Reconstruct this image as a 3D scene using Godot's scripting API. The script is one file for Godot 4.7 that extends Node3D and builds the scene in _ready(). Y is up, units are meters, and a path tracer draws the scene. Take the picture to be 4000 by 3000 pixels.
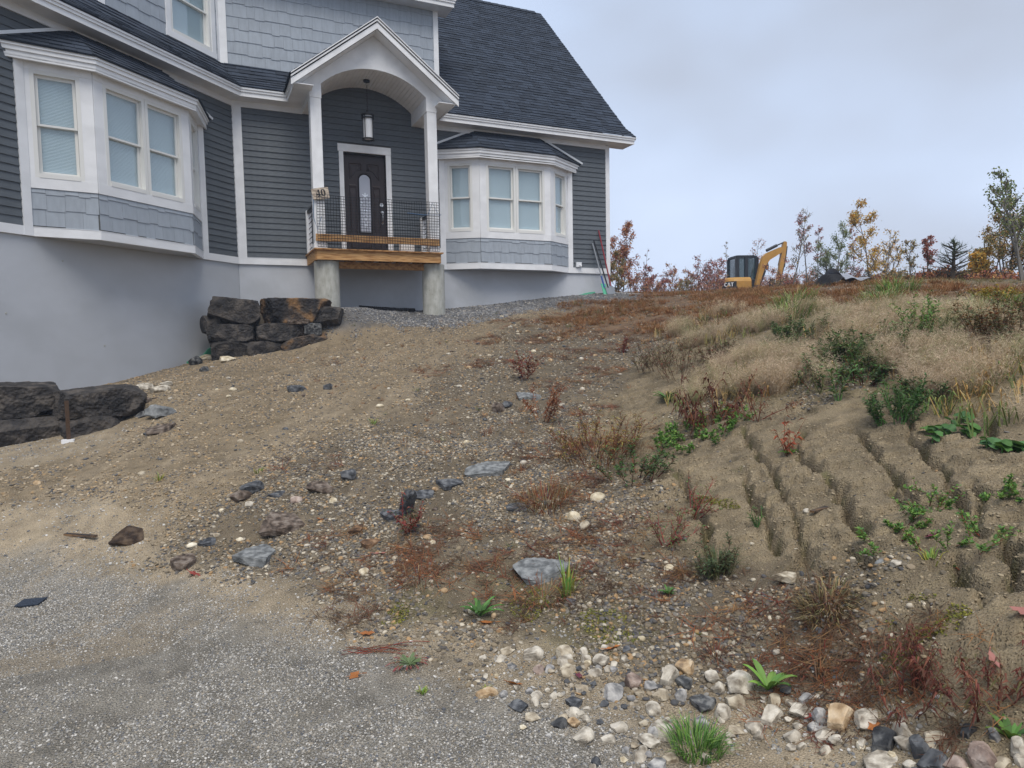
extends Node3D
# A grey house on a gravel slope, overcast autumn day.  Metres, y up, the front wall lies in the plane z = 0.

const S := 0.70710678
const XC := -2.0816          # plan corner between the front wall and the angled wing
const HB := 3.232            # underside of the base trim
const HF := 6.362            # underside of the frieze
var M := {}
var used := {}
var rng := RandomNumberGenerator.new()
var nz := FastNoiseLite.new()
var nz2 := FastNoiseLite.new()
var nzv := FastNoiseLite.new()
var nzc := FastNoiseLite.new()

const CTRL := [[-5.45,3.37,0.9],[-4.94,2.85,0.91],[-4.11,2.03,1.026],[-3.33,1.246,1.205],[-2.77,0.69,1.336],[-6.5,4.4,0.85],[-8.5,6.2,0.6],[0.37,0,2.29],[1.586,0,2.28],[3.34,0,2.42],[5.17,0,2.62],[6.46,0,2.735],[6.8,0,2.775],[1.72,0.88,2.17],[-0.5,1.3,2.15],[7.4,-3,2.95],[7.4,-8,3.05],[0,-6,2.8],[-6,-4,2.2],[-12,0,1.2],[-4.34,8.738,0],[-4.519,7.835,0.305],[-4.995,5.585,0.509],[-3.444,9.33,0.005],[-3.475,8.781,0.276],[-3.58,7.384,0.483],[-3.662,6.287,0.638],[-3.312,5.063,0.904],[-3.347,3.963,1.05],[-2.623,10.162,-0.008],[-2.546,9.265,0.269],[-2.457,8.169,0.501],[-2.321,6.474,0.832],[-2.126,3.982,1.191],[-1.966,1.888,1.381],[-2.813,1.755,1.275],[-0.88,1.607,1.673],[-2.068,11.432,0.001],[-1.899,10.773,0.116],[-1.674,9.902,0.304],[-1.3,8.449,0.563],[-0.778,6.415,0.898],[-0.106,3.8,1.323],[0.346,2.058,1.772],[-1.506,11.855,-0.026],[-1.253,11.311,0.1],[-0.809,10.359,0.299],[-0.238,9.136,0.569],[0.86,6.779,1.007],[1.916,4.513,1.494],[2.889,2.429,1.991],[-1.091,12.391,0.013],[-0.649,11.772,0.148],[-0.068,10.958,0.341],[0.919,9.574,0.655],[2.081,7.946,1.013],[3.476,5.993,1.462],[4.928,3.958,1.928],[6.38,1.923,2.401],[7.832,-0.112,2.715],[11.604,-5.406,3.034],[20.305,-17.624,3.234],[-0.761,12.855,0.058],[-0.228,12.327,0.259],[0.306,11.8,0.485],[1.088,11.026,0.818],[1.728,10.394,1.041],[2.724,9.41,1.34],[3.72,8.426,1.621],[5.285,6.88,2.03],[7.065,5.124,2.367],[9.912,2.315,2.743],[14.897,-2.6,3.005],[25.58,-13.129,3.122],[-0.635,13.348,0.169],[-0.215,13.041,0.381],[0.513,12.512,0.62],[1.322,11.924,0.909],[1.969,11.454,1.101],[2.941,10.749,1.357],[4.398,9.692,1.738],[6.017,8.518,2.127],[8.448,6.76,2.507],[13.313,3.249,2.818],[29.537,-8.446,3.322],[-0.643,13.776,0.287],[-0.248,13.559,0.483],[0.63,13.08,0.734],[1.508,12.601,0.977],[2.826,11.885,1.282],[4.583,10.929,1.696],[7.66,9.261,2.237],[11.18,7.361,2.545],[19.105,3.096,2.778],[32.315,-4.011,3.127],[-0.163,14.006,0.567],[0.869,13.626,0.827],[2.372,13.076,1.118],[5.096,12.081,1.543],[9.324,10.54,2.161],[20.611,6.465,2.679],[-2.9,14,0],[-2.9,12.5,0],[-4.5,11,0],[-6,9.5,0],[-8,10,0],[-1.2,13.6,0],[-3.5,10,0],[-2.6,11.3,0],[-6,13,0],[-3,17,0],[-8,16,0],[1,17,0],[-1.8,12.3,0],[-0.6,13.3,0],[-14,10,0],[-14,18,0],[3,20,0],[-3,24,0],[9,16,1.5],[14,12,2.6]]
const TPSW := [0.0193876,-0.0302335,-0.0188029,0.0117538,-0.0680519,0.0311976,0.00882476,-0.0417802,-0.0149804,-0.000277452,0.00864081,-0.0677202,0.117056,-0.0056144,0.512014,0.00350498,-0.00263229,0.000696684,0.00912722,-0.00268744,-0.168328,0.0862006,-0.0610351,-0.307504,0.296057,-0.0417463,0.00216993,0.00686676,0.0198193,-0.174273,0.0767392,-0.0377692,0.031943,0.0196481,0.0365701,0.0384039,-0.410835,-0.0407986,0.0689132,0.0622426,-0.012696,-0.0223928,0.000869288,-0.090799,-0.147566,0.0536954,-0.0200969,0.0397792,0.0263786,0.019745,0.0165325,-0.0476294,0.0404354,-0.0584025,-0.0809499,-0.0507777,-0.0326993,-0.0193109,-0.0139032,-0.0485331,-7.32581e-05,0.000326701,0.394324,-0.137647,0.0241373,0.0387145,0.0523655,0.0375457,0.0276479,0.0211927,0.00750964,0.00690259,0.00140619,-0.00372279,8.29921,0.766168,-0.0352098,0.00722769,-0.0212336,-0.0271904,-0.0238206,-0.000100514,0.0054852,0.000383891,0.00485505,-0.345861,0.388716,-0.076307,0.0271449,0.00460517,0.0346403,0.0056431,-0.00756138,-0.000946146,-0.00195167,0.0609724,-0.00742037,0.00208375,-0.0232021,-0.0106382,-0.00262141,0.0225183,0.000413123,0.0154475,0.0162809,-0.00835261,-0.258848,0.162156,0.0261422,-3.04082e-05,0.00811241,-4.97205e-05,-0.034516,0.129421,-9.10818,-0.00356838,0.00200305,-0.00125209,0.0034353,0.00165065,0.00913314,1.61197,0.0217039,-0.041785]
const ZONES := [[-4.07,9.35,0],[-3.77,10.88,0],[-3.61,11.71,0],[-3.22,10.37,0],[-3.16,11.47,0],[-3.13,12.04,0],[-2.6,11.47,0],[-2.67,12.17,0],[-2.2,11.95,0],[-2.11,12.43,0],[-1.79,12.46,0],[-2.81,10.95,0],[-1.58,12.74,0],[-2.24,11.59,0],[-4.12,9.04,0],[-3.77,9.28,0],[-3.46,9.57,0],[-3.09,10.04,0],[-4.08,8.79,1],[-3.54,9.13,1],[-3.1,9.73,1],[-2.57,10.52,1],[-2.29,11.13,1],[-1.96,11.55,1],[-1.72,11.85,1],[-1.51,12.15,1],[-0.98,12.94,1],[-0.87,13.09,1],[-4.24,8.39,1],[-3.74,8.81,1],[-1.15,12.66,1],[-4.61,6.35,1],[-0.83,13.29,1],[-2.85,9.95,1],[-2.71,10.23,1],[-2.42,10.88,1],[-2.16,11.33,1],[-1.84,11.7,1],[-1.29,12.48,1],[-3.34,9.42,1],[-1.62,11.98,1],[-3.94,7.88,2],[-3.35,7.6,2],[-2.64,7.24,2],[-4.4,7.49,2],[-3.1,8.72,2],[-1.7,6.24,2],[-2.51,4.43,2],[-0.93,5.62,2],[-2.07,6.8,2],[0.92,3.42,2],[-0.11,3.8,2],[-3.01,5.9,2],[-0.93,3.7,2],[2.01,3.17,2],[3.62,2.14,2],[-3.35,3.94,2],[-2.7,8.62,2],[0.33,2.13,2],[-2.62,2.44,2],[-2,2.37,2],[-1.3,1.89,2],[-0.84,1.93,2],[-0.48,1.82,2],[-3.14,1.96,2],[-2.75,9.42,3],[-2.44,10.06,3],[-2.17,10.51,3],[-1.71,10.7,3],[-1.67,9.88,3],[-1.16,10.21,3],[-0.99,9.1,3],[-1.6,8.69,3],[-0.98,10.73,3],[-0.99,11.47,3],[-0.54,11.03,3],[-1.48,11.45,3],[-0.43,10.05,3],[-0.86,12.07,3],[-0.59,12.34,3],[-0.32,12.42,3],[0.4,8.43,3],[0.58,6.57,3],[1.57,7.23,3],[-2.21,8.99,3],[-0.19,10.82,3],[-0.15,12.73,3],[-0.85,12.46,3],[-0.45,12.85,3],[2.99,5.23,3],[-0.58,11.92,3],[2.58,3.64,3],[0.82,10.6,4],[0.3,11.35,4],[-0.11,11.56,4],[1.1,11.01,4],[0.53,11.58,4],[0.15,12.05,4],[1.24,11.59,4],[0.68,12.05,4],[0.28,12.38,4],[1.2,12.19,4],[0.53,12.65,4],[0.57,12.88,4],[-0.08,13.17,4],[-0.05,13.36,4],[-0.29,13.4,4],[0.34,13.19,4],[-0.41,13.61,4],[-0.26,13.19,4],[1.19,9.61,4],[1.43,9.09,4],[0.14,12.65,4],[0.12,10.92,4],[2.51,8.15,4],[1.6,9.5,4],[1.96,8.71,4],[2.19,-0.36,5],[2.98,0.12,5],[4.05,0.64,5],[5.5,0.51,5],[-0.16,1.46,5],[0.25,1.46,5],[1.12,1.18,5],[6.31,0.75,5],[3.16,1.18,5],[3.8,2.92,6],[5.52,2.17,6],[4.28,4.46,6],[6.76,3.26,6],[5.15,5.2,6],[6.98,2.09,6],[7.11,4.41,6],[5.1,3.72,6],[7.08,5.73,6],[6.06,7.65,6],[6.56,8.52,6],[3.81,3.88,6],[6.7,9.15,6],[3.27,8.45,7],[3.16,9.36,7],[2.2,9.19,7],[2.05,10.08,7],[3.7,9.58,7],[3.32,10.47,7],[3.87,10.62,7],[2.62,11.22,7],[2.72,11.57,7],[2.17,12.16,7],[4.34,8.27,7],[4.35,9.4,7],[2.59,9.72,7],[2.63,9.05,7],[2.45,10.6,8],[2.48,10.3,8],[5.13,9.5,8],[5.31,10.27,8],[1.37,9.78,8],[-0.95,11.96,8],[-1.22,11.53,8],[-1.95,11.15,8],[-9,12,0],[-6,14,0],[-3,16,0],[0,15,0],[-12,8,1],[-9,7,2],[3,13,4],[5,10,4],[4,15,4],[8,8,7],[12,4,7],[12,-4,6],[9,-4,6],[15,0,7],[20,-12,6],[9,-12,6],[14,-20,6],[25,-5,7],[-1,1,5],[1,0.5,5],[4,-4,5],[-8,4,2]]
const RILLS := [[[1.088,10.694],[0.939,10.991],[0.788,11.298],[0.599,11.6],[0.457,11.8],[0.296,12.03],[0.177,12.213],[0.025,12.417]],[[1.17,10.666],[1.006,10.935],[0.897,11.139]],[[1.428,11.483],[1.212,11.798],[1.019,12.021],[0.88,12.229],[0.697,12.471],[0.477,12.694]],[[1.716,11.638],[1.379,11.992],[1.17,12.206],[0.994,12.435],[0.746,12.695],[0.458,12.937]],[[0.766,11.827],[0.602,12.08],[0.464,12.263],[0.298,12.492]],[[0.648,11.191],[0.51,11.411],[0.361,11.613],[0.288,11.796],[0.151,11.993],[0.038,12.178]],[[0.432,10.731],[0.339,10.997],[0.126,11.336],[0.005,11.578],[-0.142,11.773]],[[1.311,11.194],[1.028,11.356],[0.863,11.574],[0.782,11.773]],[[0.948,12.637],[0.744,12.814],[0.544,12.897],[0.316,13.092]],[[0.824,12.253],[0.68,12.391],[0.567,12.533]],[[0.17,13.012],[-0.011,13.214],[-0.154,13.371]],[[2.108,8.661],[1.716,9.359]],[[0.173,12.467],[0.033,12.754]],[[1.901,11.241],[1.741,11.517],[1.55,11.797]],[[0.461,13.063],[0.16,13.296],[-0.033,13.431]],[[0.153,12.217],[-0.019,12.438],[-0.1,12.588]],[[-0.159,12.331],[-0.023,12.307],[0.137,12.249]],[[2.403,11.818],[1.78,12.256],[1.321,12.496]]]
const RUBBLE := [
[-0.991,12.476,0.111,0.111,"w","large white quartz rock left of the black slate piece in rubble strip"],
[-0.871,12.454,0.106,0.088,"o","fist-sized orange stained rock behind the black slate piece in rubble strip"],
[-0.936,12.528,0.094,0.077,"d","fist-sized dark grey rock behind the black slate piece in rubble strip"],
[-0.823,12.578,0.078,0.052,"w","fist-sized white quartz rock behind the black slate piece in rubble strip"],
[-0.846,12.64,0.059,0.059,"w","small white quartz rock behind the black slate piece in rubble strip"],
[-0.76,12.677,0.119,0.094,"w","large white quartz rock left of the broad green leaves in rubble strip"],
[-0.845,12.744,0.082,0.074,"t","fist-sized tan rock right of the black slate piece in rubble strip"],
[-1.087,12.471,0.067,0.05,"g","small speckled grey rock left of the black slate piece in rubble strip"],
[-1.085,12.545,0.082,0.041,"t","fist-sized tan rock left of the black slate piece in rubble strip"],
[-1.012,12.589,0.066,0.066,"g","small speckled grey rock left of the black slate piece in rubble strip"],
[-0.932,12.761,0.081,0.064,"w","fist-sized white quartz rock right of the black slate piece in rubble strip"],
[-1.17,12.597,0.08,0.048,"w","fist-sized white quartz rock left of the black slate piece in rubble strip"],
[-0.804,12.911,0.12,0.088,"w","large white quartz rock in front of the broad green leaves in rubble strip"],
[-0.876,12.896,0.095,0.047,"w","fist-sized white quartz rock in front of the broad green leaves in rubble strip"],
[-0.681,12.967,0.114,0.049,"w","large white quartz rock left of the tan rounded rock in rubble strip"],
[-0.687,13.056,0.08,0.072,"g","fist-sized speckled grey rock left of the tan rounded rock in rubble strip"],
[-0.643,13.239,0.108,0.046,"w","large white quartz rock right of the tan rounded rock in rubble strip"],
[-0.664,13.389,0.082,0.06,"w","fist-sized white quartz rock right of the tan rounded rock in rubble strip"],
[-0.706,13.439,0.073,0.058,"w","fist-sized white quartz rock right of the tan rounded rock in rubble strip"],
[-0.742,13.381,0.109,0.095,"d","large dark grey rock right of the tan rounded rock in rubble strip"],
[-0.736,13.507,0.078,0.085,"b","fist-sized blue grey rock right of the tan rounded rock in rubble strip"],
[-0.686,13.531,0.094,0.058,"t","large tan rock in front of the red leafy stems in rubble strip"],
[-0.829,13.047,0.069,0.054,"w","fist-sized white quartz rock left of the tan rounded rock in rubble strip"],
[-0.738,13.082,0.07,0.039,"g","fist-sized speckled grey rock left of the tan rounded rock in rubble strip"],
[-0.755,13.141,0.092,0.046,"w","fist-sized white quartz rock in front of the tan rounded rock in rubble strip"],
[-0.774,13.207,0.06,0.045,"w","small white quartz rock in front of the tan rounded rock in rubble strip"],
[-0.956,12.875,0.07,0.039,"t","fist-sized tan rock right of the bright green grass tuft in rubble strip"],
[-0.913,12.954,0.046,0.046,"w","small white quartz rock right of the bright green grass tuft in rubble strip"],
[-0.763,13.022,0.047,0.047,"w","small white quartz rock left of the tan rounded rock in rubble strip"],
[-1.057,12.777,0.07,0.062,"g","fist-sized speckled grey rock behind the bright green grass tuft in rubble strip"],
[-1.224,12.746,0.114,0.068,"w","large white quartz rock left of the bright green grass tuft in rubble strip"],
[-0.643,13.688,0.042,0.05,"g","small speckled grey rock right of the red leafy stems in rubble strip"],
[-0.654,13.764,0.063,0.056,"w","fist-sized white quartz rock right of the red leafy stems in rubble strip"],
[-0.714,13.696,0.096,0.09,"p","large pinkish brown rock in front of the red leafy stems in rubble strip"],
[-0.776,13.578,0.09,0.062,"b","large blue grey rock right of the tan rounded rock in rubble strip"],
[-0.649,13.611,0.057,0.036,"d","small dark grey rock in front of the red leafy stems in rubble strip"],
[-0.811,13.419,0.128,0.05,"w","large white quartz rock in front of the tan rounded rock in rubble strip"],
[-1.376,12.911,0.097,0.042,"g","large speckled grey rock left of the bright green grass tuft in rubble strip"],
[-1.385,12.827,0.043,0.05,"w","small white quartz rock left of the bright green grass tuft in rubble strip"],
[-1.315,12.899,0.064,0.035,"t","fist-sized tan rock left of the bright green grass tuft in rubble strip"],
[-1.195,12.961,0.05,0.057,"w","small white quartz rock in front of the bright green grass tuft in rubble strip"],
[-0.837,13.211,0.052,0.044,"w","small white quartz rock in front of the tan rounded rock in rubble strip"],
[-0.76,13.639,0.069,0.041,"p","fist-sized pinkish brown rock in front of the red leafy stems in rubble strip"],
[-0.802,13.52,0.049,0.035,"w","small white quartz rock right of the tan rounded rock in rubble strip"],
[-0.684,13.791,0.041,0.034,"w","small white quartz rock right of the red leafy stems in rubble strip"],
[-0.647,12.847,0.067,0.051,"d","small dark grey rock right of the broad green leaves in rubble strip"],
[-0.642,12.946,0.066,0.05,"g","small speckled grey rock right of the broad green leaves in rubble strip"],
[-0.719,12.854,0.066,0.066,"t","small tan rock in front of the broad green leaves in rubble strip"],
[-0.768,13.313,0.044,0.044,"w","small white quartz rock in front of the tan rounded rock in rubble strip"],
[-0.709,13.748,0.055,0.034,"t","small tan rock in front of the red leafy stems in rubble strip"],
[-1.446,11.967,0.109,0.091,"w","fist-sized white quartz rock left of the yellow moss mat in rubble strip"],
[-1.297,12.045,0.1,0.073,"t","fist-sized tan rock left of the yellow moss mat in rubble strip"],
[-1.324,12.102,0.107,0.036,"w","fist-sized white quartz rock left of the yellow moss mat in rubble strip"],
[-1.19,12.212,0.097,0.079,"w","fist-sized white quartz rock in front of the yellow moss mat in rubble strip"],
[-1.368,12.18,0.087,0.052,"t","fist-sized tan rock in front of the yellow moss mat in rubble strip"],
[-1.236,12.149,0.062,0.045,"w","small white quartz rock in front of the yellow moss mat in rubble strip"],
[-1.207,12.075,0.055,0.036,"w","small white quartz rock in front of the yellow moss mat in rubble strip"],
[-1.43,12.126,0.052,0.044,"g","small speckled grey rock left of the yellow moss mat in rubble strip"],
[-1.259,12.256,0.069,0.034,"w","small white quartz rock in front of the yellow moss mat in rubble strip"],
[-1.59,11.912,0.054,0.036,"w","small white quartz rock right of the red and green rosette in rubble strip"],
[-1.533,11.853,0.083,0.037,"t","fist-sized tan rock right of the red and green rosette in rubble strip"],
[-1.146,12.412,0.093,0.101,"p","fist-sized pinkish brown rock in front of the yellow moss mat in rubble strip"],
[-1.263,12.436,0.107,0.066,"g","large speckled grey rock left of the black slate piece in rubble strip"],
[-1.168,12.488,0.049,0.041,"t","small tan rock left of the black slate piece in rubble strip"],
[-1.108,12.544,0.049,0.049,"t","small tan rock left of the black slate piece in rubble strip"],
[-1.453,12.414,0.088,0.056,"b","fist-sized blue grey rock in front of the yellow moss mat in rubble strip"],
[-1.579,12.281,0.065,0.033,"w","small white quartz rock in front of the yellow moss mat in rubble strip"],
[-1.515,12.321,0.041,0.041,"w","small white quartz rock in front of the yellow moss mat in rubble strip"],
[-1.784,12.172,0.106,0.041,"o","large orange stained rock right of the red and green rosette in rubble strip"],
[-1.714,12.212,0.049,0.041,"g","small speckled grey rock right of the red and green rosette in rubble strip"],
[-1.69,12.329,0.087,0.039,"b","fist-sized blue grey rock right of the red and green rosette in rubble strip"],
[-1.673,12.422,0.069,0.038,"t","fist-sized tan rock right of the red and green rosette in rubble strip"],
[-1.56,12.489,0.046,0.046,"t","small tan rock left of the bright green grass tuft in rubble strip"],
[-1.538,12.545,0.06,0.045,"o","small orange stained rock left of the bright green grass tuft in rubble strip"],
[-1.592,12.513,0.068,0.038,"d","fist-sized dark grey rock left of the bright green grass tuft in rubble strip"],
[-1.549,12.639,0.095,0.059,"w","large white quartz rock left of the bright green grass tuft in rubble strip"],
[-1.477,12.706,0.065,0.051,"w","fist-sized white quartz rock left of the bright green grass tuft in rubble strip"],
[-1.386,12.651,0.068,0.045,"w","fist-sized white quartz rock left of the bright green grass tuft in rubble strip"],
[-1.256,12.729,0.083,0.06,"g","fist-sized speckled grey rock left of the bright green grass tuft in rubble strip"],
[-1.325,12.784,0.095,0.044,"w","large white quartz rock left of the bright green grass tuft in rubble strip"],
[-1.415,12.848,0.07,0.042,"w","fist-sized white quartz rock left of the bright green grass tuft in rubble strip"],
[-1.5,12.479,0.062,0.039,"w","small white quartz rock in front of the yellow moss mat in rubble strip"],
[-1.568,11.996,0.053,0.035,"g","small speckled grey rock right of the red and green rosette in rubble strip"],
[-1.473,12.093,0.07,0.035,"p","small pinkish brown rock left of the yellow moss mat in rubble strip"],
[-1.375,12.33,0.066,0.033,"t","small tan rock in front of the yellow moss mat in rubble strip"],
[-1.176,12.608,0.08,0.048,"w","fist-sized white quartz rock left of the black slate piece in rubble strip"],
[-1.085,12.247,0.044,0.036,"w","small white quartz rock in front of the yellow moss mat in rubble strip"],
[-1.166,12.289,0.043,0.035,"g","small speckled grey rock in front of the yellow moss mat in rubble strip"]]
const SLABS := [
[-0.64,9.576,0.396,0.209,"L","slab","stone_slab","pale blue grey stone slab lying on the gravel slope"],
[-1.029,11.231,0.378,0.157,"L","slab","stone_slab","large flat grey stone slab behind the tall yellow grass stalk"],
[-2.376,9.559,0.368,0.164,"n","slab","stone_slab","brownish grey pointed slab above the driveway corner"],
[-2.582,9.881,0.317,0.163,"L","slab","stone_slab","grey green flat slab beside the driveway sand"],
[-3.064,9.657,0.21,0.14,"n","slab","stone_slab","rusty brown slab at the sandy driveway edge"],
[-2.9,9.473,0.145,0.058,"b","slab","stone_slab","thin dark slate flake just right of the rusty brown slab"],
[-1.533,10.041,0.212,0.231,"b","upright","upright_slab","dark slate slab tilted upright behind the dark red weed"],
[-1.299,9.751,0.205,0.062,"b","slab","stone_slab","thin dark flake lying at the top of the upright slab"],
[-1.641,10.001,0.174,0.116,"b","slab","stone_slab","dark slate slab leaning left of the upright slab"],
[-2.548,8.911,0.217,0.126,"b","rock","loose_rock","blue black angular rock in the eroded hollow"],
[-2.645,8.957,0.17,0.091,"n","rock","loose_rock","rust brown chunk against the blue black angular rock"],
[-2.36,9.082,0.134,0.056,"b","slab","stone_slab","small dark flake right of the blue black angular rock"],
[-2.04,9.198,0.242,0.11,"n","slab","stone_slab","purple brown flat slab on the gravel slope"],
[-1.775,9.07,0.147,0.102,"b","rock","loose_rock","small blue black rock right of the purple brown slab"],
[-1.071,9.695,0.21,0.105,"b","slab","stone_slab","dark blue flat slab below the pale blue grey slab"],
[0.75,7.461,0.346,0.173,"L","slab","stone_slab","long grey blue slab in the upper slope"],
[0.218,7.767,0.177,0.133,"n","rock","loose_rock","dark brown rock left of the long grey blue slab"],
[0.376,7.673,0.136,0.09,"b","rock","loose_rock","small dark rock between brown rock and long blue slab"],
[-1.74,5.716,0.253,0.126,"b","rock","loose_rock","blue black angular rock on the sandy upper slope"],
[-1.384,5.81,0.126,0.105,"b","rock","loose_rock","small blue rock right of the black one on sandy slope"],
[-3.328,5.889,0.342,0.212,"L","wedge","loose_rock","blue grey wedge shaped rock right of the black boulders"],
[-3.534,5.706,0.175,0.091,"d","rock","loose_rock","small black rock between boulders and blue grey wedge"],
[-3.318,6.541,0.334,0.133,"n","slab","stone_slab","dark brown flat slab below the blue grey wedge"],
[-3.584,4.978,0.17,0.098,"n","rock","loose_rock","brown stone beside the right black boulder"],
[-1.898,9.982,0.124,0.073,"r","slab","stone_slab","small rust brown flake on the lower slope"],
[-1.873,10.28,0.145,0.108,"r","slab","stone_slab","rusty leaning flake on the lower slope"],
[-0.743,10.356,0.173,0.077,"b","slab","stone_slab","dark flat slab under the red brown grass clump"],
[-3.445,9.028,0.269,0.076,"e","slab","dirt_clod","dark wet clod of earth on the sandy flat"],
[-2.971,1.563,0.212,0.202,"d","rock","loose_rock","black chunk at the foot of the grey foundation"],
[-2.837,2.868,0.173,0.119,"d","rock","loose_rock","small dark stone in front of the foundation black chunk"],
[-2.777,0.881,0.266,0.138,"c","rock","loose_rock","cream stone at the base of stacked stone wall"],
[-2.452,2.009,0.274,0.147,"c","rock","loose_rock","speckled pale rock at the stacked stone wall foot"],
[-0.484,10.721,0.088,0.07,"c","pebble","pebble_stone","cream rounded cobble lying beside the tan cobble"],
[-0.502,10.913,0.071,0.06,"t","pebble","pebble_stone","tan rounded cobble lying in front of cream cobble"],
[-0.154,10.519,0.102,0.059,"c","pebble","pebble_stone","cream oval cobble at the edge of the silt"],
[-1.454,11.503,0.031,0.037,"o","pebble","pebble_stone","orange egg shaped pebble beside the green dandelion"],
[-1.975,9.439,0.059,0.042,"c","pebble","pebble_stone","pale cream pebble on the middle slope"],
[-2.241,9.265,0.095,0.048,"p","pebble","pebble_stone","pink brick like pebble on the lower slope"],
[-0.145,12.378,0.135,0.085,"t","slab","stone_slab","cream layered flat rock half sunk in the silt"],
[-0.963,12.678,0.124,0.085,"d","slab","slate_piece","flat black slate piece among pale rubble rocks"],
[-0.689,13.152,0.116,0.097,"O","rock","rubble_rock","large tan rounded rock in the rubble strip"],
[0.385,12.026,0.037,0.03,"w","pebble","pebble_stone","small white stone in the rilled silt"],
[0.044,12.773,0.05,0.033,"L","pebble","pebble_stone","bluish grey cobble in the silt gravel patch"],
[-0.004,12.887,0.056,0.04,"w","rock","loose_rock","angular white stone right of bluish cobble"],
[-1.201,9.718,0.046,0.033,"o","pebble","pebble_stone","yellow pebble above the upright slab"],
[-0.949,6.898,0.081,0.05,"c","pebble","pebble_stone","cream pebble on the sandy upper slope"],
[-1.509,10.575,0.038,0.031,"c","pebble","pebble_stone","cream round pebble left of the large grey slab"],
[-2.2,10.38,0.059,0.038,"t","pebble","pebble_stone","tan pebble above the sandy driveway margin"],
[-1.621,11.128,0.04,0.03,"o","pebble","pebble_stone","orange brown pebble left of the green dandelion"],
[-3.641,4.002,0.311,0.141,"w","rock","loose_rock","white crumbled rock behind the right black boulder"],
[-3.426,4.456,0.278,0.119,"w","rock","loose_rock","white flat rock right of the crumbled white rock"],
[-3.34,4.182,0.203,0.106,"w","rock","loose_rock","small white rock nearest the foundation in the white group"],
[-4.732,1.945,0.248,0.149,"w","rock","loose_rock","white rock on the ground between the two black boulders"]]
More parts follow.
